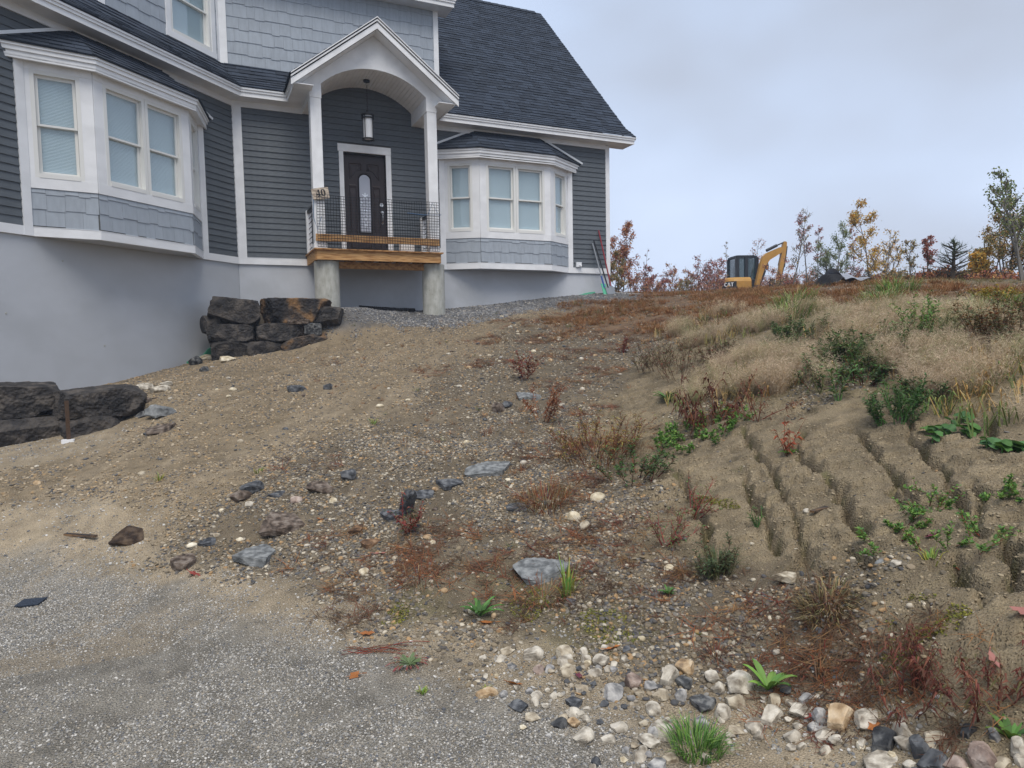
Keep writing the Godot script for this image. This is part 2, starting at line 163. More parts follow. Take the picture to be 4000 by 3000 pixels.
const PLANTS := [
[-1.521,11.457,"dandelion","dandelion_plant","bright green dandelion at the foot of the slope","weed",0.27],
[-2.021,11.756,"redrosette","weed_rosette","flat green rosette with red leaf tips on the gravel edge","weed",0.225],
[-1.182,12.896,"greentuft","grass_tuft","bright green grass tuft among the rubble rocks","grass",0.243],
[-0.997,11.531,"stalk","grass_stalk","tall yellow green grass stalk beside large grey slab","grass",0.281],
[-1.186,7.56,"tinygreen","small_weed","tiny bright green weed on the middle slope","weed",0.115],
[-2.466,8.55,"tinygreen","small_weed","small bright green weed left on the gravel slope","weed",0.097],
[-3.269,8.285,"tinygreen","small_weed","small grass sprig on the sandy slope near driveway","weed",0.101],
[1.104,6.666,"redweed","red_weed","dark red leafy weed high on the gravel slope","weed",0.417],
[0.444,8.457,"redweed2","red_weed","rust red curly weed right of the long grey blue slab","weed",0.414],
[-1.609,10.3,"darkred","red_weed","dark red stemmed weed in front of the upright slab","weed",0.255],
[-0.545,10.398,"redgrass","grass_clump","red brown grass clump right of pale blue slab","grass",0.503],
[0.318,9.751,"orangeshrub","low_shrub","orange and red twiggy low shrub at the silt edge","shrub",0.693],
[0.268,10.451,"greenshrub","low_shrub","green leafed twiggy shrub below the clover patch","shrub",0.416],
[1.056,10.293,"clover","clover_patch","bright green clover patch at the top of bare silt","ground cover",0.692],
[1.665,9.022,"rosette","weed_rosette","green leafy rosette at the meadow edge","weed",0.311],
[2.348,8.408,"twigbush","twiggy_bush","brown twiggy bush left of the dry grass","shrub",0.76],
[1.195,10.33,"dock","dried_dock","dried red brown dock plant with drooping leaves","weed",0.653],
[1.305,10.699,"dockstem","dried_dock","leaning red stalk of dried dock right of drooping leaves","weed",0.497],
[0.955,11.365,"redleaf","red_leaf_plant","orange red leafed plant with green base on silt","weed",0.298],
[1.502,11.793,"bushy","bushy_weed","dense dark green bushy weed above the silt rills","weed",0.409],
[1.476,12.201,"bigleaf","coltsfoot_plant","broad green leaf clump right of bushy weed","weed",0.429],
[1.35,12.593,"bigleaf","coltsfoot_plant","broad dark green leaves at the right frame edge","weed",0.275],
[3.285,10.682,"spiky","bushy_weed","upright light green weed with spiky branches in meadow","weed",0.454],
[3.276,11.006,"pale","pale_weed","pale feathery green weed in the dry meadow","weed",0.36],
[2.729,10.649,"shrubmass","low_shrub","wide green shrub mass in the middle of dry meadow","shrub",0.883],
[3.465,9.186,"shrubmass2","low_shrub","grey green shrub in the upper dry meadow","shrub",0.584],
[0.11,11.302,"redstem","red_stem_plant","red stemmed sprawling plant in the silt","weed",0.465],
[-0.259,11.501,"redstem","red_stem_plant","red curved stems at the gravel and silt border","weed",0.361],
[-0.261,11.974,"darktuft","grass_clump","dark green grassy clump at the bottom of a rill","grass",0.301],
[0.191,11.83,"smalltuft","small_weed","small narrow leafed weed between two rills","weed",0.149],
[0.554,12.628,"creeper","creeping_plant","creeping green plant on the silt below the rills","weed",0.409],
[0.234,12.687,"creeper","creeping_plant","hanging green runner left of the creeping plant","weed",0.234],
[0.28,13.057,"creeper","creeping_plant","yellow green runner toward the right frame edge","weed",0.364],
[0.081,13,"tinygreen","small_weed","light green weed above the gravel patch in silt","weed",0.094],
[0.803,12.915,"creeper","creeping_plant","small leafed green plant at right edge above runner","weed",0.239],
[-0.266,12.73,"drygrass","grass_clump","dried straw coloured grass clump above the rubble","grass",0.299],
[-0.502,12.879,"redtuft","grass_clump","red brown grass rosette in front of dried straw clump","grass",0.24],
[-0.634,12.651,"redtuft","grass_clump","small dark red grass rosette behind the white rubble","grass",0.146],
[-0.567,13.359,"redplant","red_leaf_plant","tall red leafed stems beside the rubble strip","weed",0.31],
[-0.527,13.594,"redplant","red_leaf_plant","red leafed sprawling stems near right frame edge","weed",0.269],
[-0.696,12.79,"broad","broad_leaf_weed","broad pointed green leaves among the rubble","weed",0.152],
[-0.589,11.953,"rosette","weed_rosette","small green rosette on the gravel above rubble","weed",0.1],
[-0.592,13.711,"broad","broad_leaf_weed","single broad green weed at lower right edge","weed",0.099],
[-0.72,12.475,"redtuft","grass_clump","brown red wiry grass left above white rubble","grass",0.212],
[1.901,-0.623,"pierplant","leafy_plant","dark green leafy plant beside the right concrete pier","weed",0.369],
[6.017,8.48,"longgrass","grass_clump","long green grass clump on the crest","grass",0.374],
[4.579,10.165,"longgrass","grass_clump","long green grass clump below the crest right of pale weed","grass",0.302],
[5.158,10.438,"longgrass","grass_clump","long green grass by the right trees","grass",0.384],
[5.208,10.277,"goldenrod","goldenrod_plant","yellow flowering plant near the right trees","flower",0.212],
[4.375,8.056,"longgrass","grass_clump","green and straw grass clump above the pale meadow","grass",0.416],
[3.604,11.401,"darkbush","dark_bush","dark olive bush at the right frame edge","shrub",0.476],
[1.795,11.091,"smalltuft","small_weed","tall thin green weed at the meadow edge","weed",0.39],
[2.168,11.008,"greenshrub","low_shrub","dark green broad shrub left of the yellow flower","shrub",0.267],
[2.856,9.462,"greenshrub","low_shrub","low green shrub between the pale grass patches","shrub",0.36],
[2.1,10.706,"greenshrub","low_shrub","green creeping shrub under the wide shrub mass","shrub",0.372],
[2.798,10.23,"shrubmass2","low_shrub","green bush left of the wide shrub mass","shrub",0.419],
[5.333,7.344,"longgrass","grass_clump","green grass clump on the rusty crest below the thin trees","grass",0.381],
[4.604,10.5,"longgrass","grass_clump","long green grass left of the yellow flowering plant","grass",0.329],
[5.316,8.808,"longgrass","grass_clump","green grass clump just below the crest grass","grass",0.31],
[2.865,8.445,"twigbush","twiggy_bush","small brown twiggy bush between the dry grass patches","shrub",0.361],
[2.574,7.601,"twigbush","twiggy_bush","red brown twiggy bush at the left edge of the meadow","shrub",0.554],
[1.967,11.699,"greenshrub","low_shrub","green runner shrub right of the bushy weed","shrub",0.243],
[-2.114,11.503,"fallenstem","fallen_stalk","reddish fallen grass stalk lying on the driveway edge","grass",0.294],
[-1.125,11.467,"redgrass2","grass_clump","red dry stems lying in front of large grey slab","grass",0.295],
[-1.691,10.92,"redgrass2","grass_clump","thin red dry grass left of the dandelion","grass",0.318],
[-0.274,8.592,"tinyred","small_weed","little orange grass sprout on the middle slope","weed",0.156],
[3,6.194,"redweed","red_weed","red orange weed at the plateau margin","weed",0.279],
[-0.684,12.322,"tinygreen","small_weed","tiny yellow weed above the dried grass","weed",0.026],
[-1.769,12.143,"tinygreen","small_weed","tiny yellow grass sprout on the driveway","weed",0.046],
[-2.045,12.047,"tinygreen","small_weed","lone yellow green sprout in the gravel drive","weed",0.046]]
const LEAVES := [[-2.292,11.75,"o"],[-2.113,9.656,"o"],[-1.633,12.159,"o"],[-1.082,12.149,"o"],[-1.844,10.456,"p"],[-2.137,11.341,"o"],[-0.44,13.009,"p"],[-0.668,13.291,"o"],[-0.683,13.025,"r"],[-1.343,12.253,"m"],[0.323,12.838,"m"],[-0.188,13.517,"p"],[-0.375,13.529,"p"],[-1.52,11.546,"o"],[-2.998,9.863,"r"]]
const MOSS := [[-1.965,11.145,0.111,0.166],[-1.21,11.534,0.137,0.207],[-0.986,11.967,0.121,0.236],[0.259,11.336,0.045,0.261],[2.499,10.423,0.213,0.213],[-0.206,13.171,0.098,0.176],[-0.354,13.209,0.093,0.131]]
const MEADOW := [[3.635,7.367,0.36],[3.876,7.713,0.36],[4.006,8.099,0.36],[4.269,6.269,0.36],[4.895,6.335,0.36],[3.805,9.322,0.36],[4.07,9.45,0.36],[3.867,9.928,0.36],[3.904,10.195,0.36],[3.941,10.445,0.36],[4.193,10.545,0.36],[3.21,9.981,0.36],[3.193,10.348,0.36],[3.38,10.693,0.36],[4.457,8.369,0.36],[4.652,9.508,0.36],[3.957,10.935,0.36],[2.063,9.466,0.27],[1.986,9.976,0.27],[2.052,10.231,0.27],[2.013,10.563,0.27],[2.463,9.302,0.27],[2.587,9.651,0.27],[2.381,10.14,0.27],[1.829,9.54,0.27],[2.665,11.091,0.27],[2.507,11.398,0.27],[2.498,11.628,0.27],[2.556,11.82,0.27],[2.347,12.095,0.27],[2.168,11.721,0.27],[2.065,12.055,0.27],[2.875,11.767,0.27],[3.002,10.999,0.36],[1.915,12.319,0.27],[2.514,12.137,0.27],[3.692,11.574,0.36]]
const LITTER := [[-1.614,10.381,0.35,40],[-1.852,10.59,0.35,40],[-1.493,10.84,0.35,50],[-1.209,10.81,0.35,40],[-1.213,11.406,0.35,50],[-0.92,11.347,0.35,30],[-0.751,10.865,0.35,40],[-2.02,10.935,0.35,40],[-0.635,11.182,0.35,40],[-0.473,11.779,0.35,40],[-0.536,12.084,0.35,40],[-0.506,12.755,0.35,60],[-0.508,13.027,0.35,60],[-0.382,13.163,0.35,50],[1.443,7.127,0.35,40],[1.088,8.355,0.35,60],[0.086,9.304,0.35,50],[-0.018,10.366,0.35,60],[-0.248,11.058,0.35,40],[0.252,5.397,0.35,40],[1.069,5.405,0.35,50],[2.471,4.38,0.35,60],[-0.38,9.439,0.35,40],[-0.929,3.704,0.35,20],[0.961,9.915,0.35,40],[-0.445,13.411,0.35,50],[1.286,10.228,0.35,40],[2.173,6.914,0.35,60],[2.367,5.476,0.35,60],[-0.446,12.639,0.35,40],[-2.057,8.637,0.35,20],[-2.092,10.066,0.35,30],[2.781,2.661,0.6,90],[3.706,2.548,0.6,90],[3.549,4.317,0.6,110],[3.374,5.786,0.6,90],[2.343,5.92,0.6,90],[1.753,3.785,0.35,60],[4.435,5.034,0.6,90],[5.012,4.647,0.35,70],[4.763,2.834,0.6,90],[2.764,4.305,0.35,80]]

# ------------------------------------------------------------------ mesh builder
class MB:
	var v := PackedVector3Array()
	var n := PackedVector3Array()
	var c := PackedColorArray()
	var col := Color(1, 1, 1)
	func tri(a: Vector3, b: Vector3, d: Vector3) -> void:
		var m := (b - a).cross(d - a).normalized()
		v.append(a); v.append(d); v.append(b)
		n.append(m); n.append(m); n.append(m)
		c.append(col); c.append(col); c.append(col)
	func quad(a: Vector3, b: Vector3, d: Vector3, e: Vector3) -> void:
		tri(a, b, d); tri(a, d, e)
	# box from one corner and three edge vectors (right handed)
	func hexa(o: Vector3, x: Vector3, y: Vector3, z: Vector3) -> void:
		quad(o, o + y, o + x + y, o + x)
		quad(o + z, o + x + z, o + x + y + z, o + y + z)
		quad(o, o + x, o + x + z, o + z)
		quad(o + y, o + y + z, o + x + y + z, o + x + y)
		quad(o, o + z, o + y + z, o + y)
		quad(o + x, o + x + y, o + x + y + z, o + x + z)
	func box(a: Vector3, b: Vector3) -> void:
		hexa(a, Vector3(b.x - a.x, 0, 0), Vector3(0, b.y - a.y, 0), Vector3(0, 0, b.z - a.z))
	# box with chamfered long edges, centred, along basis
	func beam(p: Vector3, q: Vector3, w: float, h: float, up := Vector3.UP) -> void:
		var d := (q - p)
		var ez := d.normalized()
		var ex := up.cross(ez)
		if ex.length() < 0.01:
			ex = Vector3.RIGHT.cross(ez)
		ex = ex.normalized()
		var ey := ez.cross(ex)
		hexa(p - ex * w * 0.5 - ey * h * 0.5, ex * w, ey * h, d)
	func tube(pts: Array, rad: Array, sides := 6, cap := true) -> void:
		var prev := []
		var k := pts.size()
		for i in k:
			var t: Vector3 = (pts[min(i + 1, k - 1)] - pts[max(i - 1, 0)]).normalized()
			var a := t.cross(Vector3(0.31, 0.2, 0.93)).normalized()
			if absf(t.dot(Vector3(0.31, 0.2, 0.93))) > 0.97:
				a = t.cross(Vector3.RIGHT).normalized()
			var b := t.cross(a)
			var ring := []
			for s in sides:
				var an := TAU * s / sides
				ring.append(pts[i] + (a * cos(an) + b * sin(an)) * rad[i])
			if i > 0:
				for s in sides:
					var s2 := (s + 1) % sides
					quad(prev[s], prev[s2], ring[s2], ring[s])
			elif cap and rad[0] > 0.002:
				for s in range(1, sides - 1):
					tri(ring[0], ring[s + 1], ring[s])
			prev = ring
		if cap and rad[k - 1] > 0.002:
			for s in range(1, sides - 1):
				tri(prev[0], prev[s], prev[s + 1])
	# polygon (convex or not) extruded: pts are Vector2 in the plane of ex, ey, from depth w0 to w1 along ez
	func prism(poly: PackedVector2Array, o: Vector3, ex: Vector3, ey: Vector3, ez: Vector3, w0: float, w1: float) -> void:
		var p := poly
		if Geometry2D.is_polygon_clockwise(p):
			p = p.duplicate(); p.reverse()
		var ix := Geometry2D.triangulate_polygon(p)
		for i in range(0, ix.size(), 3):
			var q := [p[ix[i]], p[ix[i + 1]], p[ix[i + 2]]]
			if (q[1] - q[0]).cross(q[2] - q[0]) < 0:
				q = [q[0], q[2], q[1]]
			var t := []
			for w in q:
				t.append(o + ex * w.x + ey * w.y)
			tri(t[0] + ez * w1, t[1] + ez * w1, t[2] + ez * w1)
			tri(t[0] + ez * w0, t[2] + ez * w0, t[1] + ez * w0)
		for i in p.size():
			var a := o + ex * p[i].x + ey * p[i].y
			var b2: Vector2 = p[(i + 1) % p.size()]
			var b := o + ex * b2.x + ey * b2.y
			quad(a + ez * w0, b + ez * w0, b + ez * w1, a + ez * w1)
	func leaf(p: Vector3, d: Vector3, side: Vector3, ln: float, wd: float, droop := 0.2, fold := 0.25) -> void:
		var nn := side.cross(d).normalized()
		var m := p + d * ln * 0.45 + nn * (-fold * wd * 0.5)
		var tip := p + d * ln - Vector3.UP * droop * ln
		var l := p + d * ln * 0.42 - side * wd * 0.5
		var r := p + d * ln * 0.42 + side * wd * 0.5
		tri(p, m, l); tri(m, tip, l)
		tri(p, r, m); tri(m, r, tip)
	func sliver(p: Vector3, q: Vector3, wd: float, side: Vector3) -> void:
		var s := side * wd * 0.5
		tri(p - s, p + s, q)
	func mesh() -> ArrayMesh:
		var a := []
		a.resize(Mesh.ARRAY_MAX)
		a[Mesh.ARRAY_VERTEX] = v
		a[Mesh.ARRAY_NORMAL] = n
		a[Mesh.ARRAY_COLOR] = c
		var m := ArrayMesh.new()
		if v.size() > 0:
			m.add_surface_from_arrays(Mesh.PRIMITIVE_TRIANGLES, a)
		return m

# ------------------------------------------------------------------ naming and tagging
func numbered(called: String) -> String:
	used[called] = used.get(called, 0) + 1
	return called if used[called] == 1 else "%s_%03d" % [called, used[called] - 1]

func put(called: String, mesh: Mesh, m: Material, parent: Node, at := Vector3.ZERO) -> MeshInstance3D:
	var o := MeshInstance3D.new()
	o.name = called
	o.mesh = mesh
	if m:
		o.material_override = m
	parent.add_child(o, true)
	o.position = at
	return o

func part(called: String, b: MB, m: Material, parent: Node) -> MeshInstance3D:
	return put(called, b.mesh(), m, parent)

func tag(o: Node, label := "", category := "", group := "", kind := "") -> Node:
	if label: o.set_meta("label", label)
	if category: o.set_meta("category", category)
	if group: o.set_meta("group", group)
	if kind: o.set_meta("kind", kind)
	return o

func thing(called: String, label: String, category: String, at := Vector3.ZERO, group := "") -> Node3D:
	var o := Node3D.new()
	o.name = numbered(called)
	add_child(o)
	o.position = at
	tag(o, label, category, group)
	return o

# ------------------------------------------------------------------ materials
func lin(r: float, g: float, b: float) -> Color:
	return Color(r, g, b).linear_to_srgb()

func noise_tex(freq: float, oct: int, lo: Color, hi: Color, seed_: int, contrast := 1.6, size := 256, kind := FastNoiseLite.TYPE_SIMPLEX_SMOOTH, mid = null) -> ImageTexture:
	var f := FastNoiseLite.new()
	f.noise_type = kind
	f.frequency = freq
	f.fractal_octaves = oct
	f.seed = seed_
	var im := f.get_seamless_image(size, size)
	var out := Image.create(size, size, true, Image.FORMAT_RGB8)
	for y in size:
		for x in size:
			var t := clampf((im.get_pixel(x, y).r - 0.5) * contrast + 0.5, 0, 1)
			var cc: Color
			if mid == null:
				cc = lo.lerp(hi, t)
			else:
				cc = lo.lerp(mid, t * 2.0) if t < 0.5 else (mid as Color).lerp(hi, t * 2.0 - 1.0)
			out.set_pixel(x, y, cc.linear_to_srgb())
	out.generate_mipmaps()
	return ImageTexture.create_from_image(out)

func normal_tex(freq: float, oct: int, seed_: int, strength := 4.0, size := 256) -> ImageTexture:
	var f := FastNoiseLite.new()
	f.noise_type = FastNoiseLite.TYPE_SIMPLEX_SMOOTH
	f.frequency = freq
	f.fractal_octaves = oct
	f.seed = seed_
	var im := f.get_seamless_image(size, size)
	im.convert(Image.FORMAT_RGBA8)
	im.bump_map_to_normal_map(strength)
	return ImageTexture.create_from_image(im)

func mat(albedo: Color, rough := 0.8, tex: Texture2D = null, scale_ := Vector3.ONE, world := true, nrm: Texture2D = null, nstr := 0.5, vcol := false) -> StandardMaterial3D:
	var m := StandardMaterial3D.new()
	m.albedo_color = albedo
	m.roughness = rough
	m.metallic_specular = 0.4
	m.vertex_color_use_as_albedo = vcol
	if tex or nrm:
		m.uv1_triplanar = true
		m.uv1_world_triplanar = world
		m.uv1_scale = scale_
	if tex:
		m.albedo_texture = tex
	if nrm:
		m.normal_enabled = true
		m.normal_texture = nrm
		m.normal_scale = nstr
	return m

func make_materials() -> void:
	var w := Color(1, 1, 1)
	var grain := noise_tex(0.03, 5, Color(0.72, 0.72, 0.72), Color(1, 1, 1), 3, 2.0)
	var soft := noise_tex(0.012, 4, Color(0.9, 0.9, 0.9), Color(1, 1, 1), 5, 2.0)
	var gritty := noise_tex(0.12, 4, Color(0.55, 0.55, 0.55), Color(1, 1, 1), 7, 2.2)
	var gn := normal_tex(0.12, 4, 9, 6.0)
	var sn := normal_tex(0.03, 4, 10, 3.0)
	M.trim = mat(lin(0.80, 0.81, 0.82), 0.5, soft, Vector3(0.7, 0.7, 0.7), true, sn, 0.06)
	for i in 3:
		var k: float = [0.94, 1.0, 1.07][i]
		var k2: float = [0.97, 1.0, 1.03][i]
		var k3: float = [0.78, 1.0, 1.25][i]
		M["clap%d" % i] = mat(lin(0.114 * k, 0.130 * k, 0.145 * k), 0.62, grain, Vector3(0.8, 9.0, 0.8), true, sn, 0.15)
		M["shake%d" % i] = mat(lin(0.345 * k2, 0.385 * k2, 0.43 * k2), 0.65, soft, Vector3(4.0, 0.9, 4.0), true, sn, 0.06)
		M["roof%d" % i] = mat(lin(0.036 * k3, 0.048 * k3, 0.070 * k3), 0.92, gritty, Vector3(2.3, 2.3, 2.3), true, gn, 0.5)
	M.sheath = mat(lin(0.10, 0.10, 0.095), 0.9)
	var ftex := noise_tex(0.008, 5, Color(0.89, 0.89, 0.88), Color(1, 1, 1), 15, 2.6, 512)
	M.found = mat(lin(0.50, 0.52, 0.55), 0.75, ftex, Vector3(0.22, 0.22, 0.22), true, gn, 0.02)
	var ctex := noise_tex(0.02, 5, Color(0.72, 0.72, 0.69), Color(1, 1, 1), 16, 2.0)
	M.conc = mat(lin(0.47, 0.47, 0.43), 0.9, ctex, Vector3(1.6, 0.5, 1.6), true, gn, 0.15)
	M.pit = mat(lin(0.12, 0.12, 0.11), 0.95)
	var wood := noise_tex(0.018, 4, Color(0.30, 0.145, 0.05), Color(0.56, 0.33, 0.14), 17, 2.2, 256, FastNoiseLite.TYPE_SIMPLEX_SMOOTH, Color(0.47, 0.26, 0.10))
	M.wood = mat(w, 0.75, wood, Vector3(0.55, 7.0, 2.0))
	M.wood_dark = mat(lin(0.80, 0.76, 0.72), 0.85, wood, Vector3(2.0, 3.0, 0.6))
	var plank := noise_tex(0.02, 5, Color(0.24, 0.19, 0.15), Color(0.58, 0.50, 0.40), 18, 2.2)
	M.sign_wood = mat(w, 0.85, plank, Vector3(1.2, 9.0, 2.0), false)
	M.black = mat(lin(0.012, 0.012, 0.013), 0.45)
	M.black_matt = mat(lin(0.016, 0.016, 0.018), 0.85)
	M.net = mat(lin(0.010, 0.013, 0.018), 0.6)
	M.door = mat(lin(0.038, 0.026, 0.025), 0.42, grain, Vector3(6, 0.8, 6), true, sn, 0.15)
	M.door_dark = mat(lin(0.013, 0.010, 0.010), 0.5)
	M.frost = mat(lin(0.42, 0.45, 0.52), 0.25)
	M.bevel = mat(lin(0.78, 0.84, 0.92), 0.12)
	M.lead = mat(lin(0.10, 0.10, 0.12), 0.4)
	M.nickel = mat(lin(0.62, 0.60, 0.57), 0.28); M.nickel.metallic = 1.0
	M.flash = mat(lin(0.72, 0.74, 0.76), 0.4)
	M.vinyl = mat(lin(0.72, 0.72, 0.69), 0.45)
	M.blind = mat(lin(0.54, 0.64, 0.68), 0.8)
	var g := StandardMaterial3D.new()
	g.albedo_color = Color(0.75, 0.86, 0.9, 0.10)
	g.transparency = BaseMaterial3D.TRANSPARENCY_ALPHA
	g.roughness = 0.02
	g.metallic_specular = 0.8
	M.glass = g
	M.lamp_glass = mat(lin(0.70, 0.71, 0.72), 0.3)
	M.green_scrap = mat(lin(0.10, 0.42, 0.26), 0.7)
	M.rope = mat(lin(0.03, 0.10, 0.22), 0.7)
	M.yellow = mat(lin(0.45, 0.235, 0.04), 0.42, soft, Vector3(0.8, 0.8, 0.8), false)
	M.red = mat(lin(0.24, 0.025, 0.03), 0.5)
	M.blue = mat(lin(0.04, 0.09, 0.30), 0.5)
	M.steel = mat(lin(0.30, 0.31, 0.32), 0.45); M.steel.metallic = 0.7
	M.rust = mat(lin(0.09, 0.055, 0.035), 0.9, gritty, Vector3(3, 3, 3))
	M.pvc = mat(lin(0.78, 0.78, 0.78), 0.5)
	M.tarp = mat(lin(0.26, 0.28, 0.32), 0.6)
	# stone
	var dk := noise_tex(0.02, 6, Color(0.014, 0.014, 0.015), Color(0.095, 0.082, 0.07), 21, 1.9, 256, FastNoiseLite.TYPE_SIMPLEX_SMOOTH, Color(0.034, 0.031, 0.030))
	M.boulder = mat(w, 0.8, dk, Vector3(0.7, 0.7, 0.7), true, gn, 0.5)
	var rs := noise_tex(0.016, 6, Color(0.018, 0.018, 0.020), Color(0.22, 0.125, 0.055), 22, 1.9, 256, FastNoiseLite.TYPE_SIMPLEX_SMOOTH, Color(0.05, 0.043, 0.038))
	M.rusty = mat(w, 0.85, rs, Vector3(0.5, 0.5, 0.5), true, gn, 0.5)
	var rock_sets := {
		"w": [Color(0.15, 0.125, 0.095), Color(0.43, 0.385, 0.31), Color(0.66, 0.61, 0.51)],
		"g": [Color(0.06, 0.065, 0.07), Color(0.28, 0.27, 0.26), Color(0.52, 0.50, 0.46)],
		"t": [Color(0.15, 0.115, 0.075), Color(0.38, 0.32, 0.23), Color(0.58, 0.52, 0.40)],
		"d": [Color(0.014, 0.015, 0.017), Color(0.05, 0.052, 0.055), Color(0.20, 0.20, 0.19)],
		"b": [Color(0.020, 0.022, 0.025), Color(0.058, 0.062, 0.069), Color(0.17, 0.175, 0.18)],
		"o": [Color(0.14, 0.085, 0.045), Color(0.40, 0.27, 0.145), Color(0.58, 0.47, 0.32)],
		"p": [Color(0.11, 0.075, 0.06), Color(0.32, 0.24, 0.195), Color(0.50, 0.42, 0.36)],
		"L": [Color(0.08, 0.084, 0.084), Color(0.165, 0.172, 0.172), Color(0.28, 0.288, 0.282)],
		"n": [Color(0.03, 0.022, 0.016), Color(0.115, 0.085, 0.065), Color(0.24, 0.20, 0.165)],
		"r": [Color(0.04, 0.024, 0.014), Color(0.15, 0.085, 0.045), Color(0.30, 0.19, 0.11)],
		"e": [Color(0.02, 0.012, 0.008), Color(0.05, 0.032, 0.02), Color(0.10, 0.07, 0.045)],
		"c": [Color(0.28, 0.22, 0.13), Color(0.58, 0.50, 0.35), Color(0.76, 0.70, 0.56)],
		"O": [Color(0.26, 0.17, 0.09), Color(0.52, 0.38, 0.23), Color(0.68, 0.56, 0.40)]}
	var sd := 40
	for k in rock_sets:
		var r: Array = rock_sets[k]
		sd += 1
		M["rock_" + k] = mat(w, 0.86, noise_tex(0.02, 6, r[0], r[2], sd, 1.7, 256, FastNoiseLite.TYPE_SIMPLEX_SMOOTH, r[1]), Vector3(2.6, 2.6, 2.6), true, gn, 0.35)
	M.leaf = mat(w, 0.62, null, Vector3.ONE, true, null, 0.5, true)
	M.leaf.backlight_enabled = true
	M.leaf.backlight = Color(0.75, 0.70, 0.55)
	M.bark = mat(w, 0.9, null, Vector3.ONE, true, null, 0.5, true)
	M.pebble = mat(w, 0.85, null, Vector3.ONE, true, null, 0.5, true)
	M.straw = mat(w, 0.9, null, Vector3.ONE, true, null, 0.5, true)
	M.straw.backlight_enabled = true
	M.straw.backlight = Color(0.5, 0.45, 0.35)
	var gt := noise_tex(0.16, 4, Color(0.55, 0.54, 0.52), Color(1, 1, 1), 33, 2.6, 512)
	M.ground = mat(w, 0.95, gt, Vector3(1.1, 1.1, 1.1), true, normal_tex(0.14, 4, 34, 9.0, 512), 1.3, true)

# ------------------------------------------------------------------ terrain
const GX0 := -18.0
const GZ0 := -32.0
const GST := 0.75
const GN := 78
var hg := PackedFloat32Array()
const ZX0 := -9.0
const ZZ0 := -9.0
const ZST := 0.2
const ZNX := 130
const ZNZ := 130
var zr := PackedFloat32Array()
var zgr := PackedFloat32Array()
var zb := PackedFloat32Array()
var zamp := PackedFloat32Array()
var zsilt := PackedFloat32Array()
var ztype := PackedByteArray()
var xs := PackedFloat32Array()
var zs := PackedFloat32Array()
var mh := PackedFloat32Array()
var xlook := PackedInt32Array()
var zlook := PackedInt32Array()
# base colour (linear) and bumpiness of each kind of ground: 0 drive gravel, 1 washed sand, 2 sandy gravel, 3 dark gravelly soil, 4 silt, 5 crushed stone, 6 plateau soil, 7 meadow soil, 8 mossy soil
const ZCOL := [[0.31, 0.285, 0.24], [0.44, 0.36, 0.25], [0.31, 0.245, 0.16], [0.20, 0.16, 0.108], [0.275, 0.22, 0.14], [0.17, 0.167, 0.165], [0.22, 0.14, 0.08], [0.25, 0.20, 0.12], [0.19, 0.165, 0.085]]
const ZAMP := [0.004, 0.007, 0.016, 0.024, 0.012, 0.012, 0.03, 0.025, 0.015]

func make_terrain_tables() -> void:
	hg.resize(GN * GN)
	var k := CTRL.size()
	var cx := PackedFloat32Array(); var cz := PackedFloat32Array(); var cw := PackedFloat32Array()
	for i in k:
		cx.append(CTRL[i][0]); cz.append(CTRL[i][1]); cw.append(TPSW[i])
	for j in GN:
		for i in GN:
			var x := GX0 + GST * i
			var z := GZ0 + GST * j
			var h: float = TPSW[k] + TPSW[k + 1] * x + TPSW[k + 2] * z
			for q in k:
				var d := (x - cx[q]) * (x - cx[q]) + (z - cz[q]) * (z - cz[q])
				if d > 1e-9:
					h += cw[q] * 0.5 * d * log(d)
			hg[j * GN + i] = h
	var zn := ZNX * ZNZ
	zr.resize(zn); zgr.resize(zn); zb.resize(zn); zamp.resize(zn); zsilt.resize(zn); ztype.resize(zn)
	var zk := ZONES.size()
	var px := PackedFloat32Array(); var pz := PackedFloat32Array(); var pt := PackedInt32Array()
	for i in zk:
		px.append(ZONES[i][0]); pz.append(ZONES[i][1]); pt.append(int(ZONES[i][2]))
	for j in ZNZ:
		for i in ZNX:
			var x := ZX0 + ZST * i
			var z := ZZ0 + ZST * j
			var w := PackedFloat32Array(); w.resize(9)
			var tot := 0.0
			for q in zk:
				var d := (x - px[q]) * (x - px[q]) + (z - pz[q]) * (z - pz[q]) + 0.01
				var g := 1.0 / (d * d * d)
				w[pt[q]] += g
				tot += g
			var r := 0.0; var gg := 0.0; var b := 0.0; var am := 0.0; var best := 0
			for t in 9:
				var f := w[t] / tot
				r += f * ZCOL[t][0]; gg += f * ZCOL[t][1]; b += f * ZCOL[t][2]; am += f * ZAMP[t]
				if w[t] > w[best]: best = t
			var o := j * ZNX + i
			zr[o] = r; zgr[o] = gg; zb[o] = b; zamp[o] = am; zsilt[o] = w[4] / tot; ztype[o] = best

func cr(a: float, b: float, c: float, d: float, t: float) -> float:
	return b + 0.5 * t * (c - a + t * (2.0 * a - 5.0 * b + 4.0 * c - d + t * (3.0 * (b - c) + d - a)))

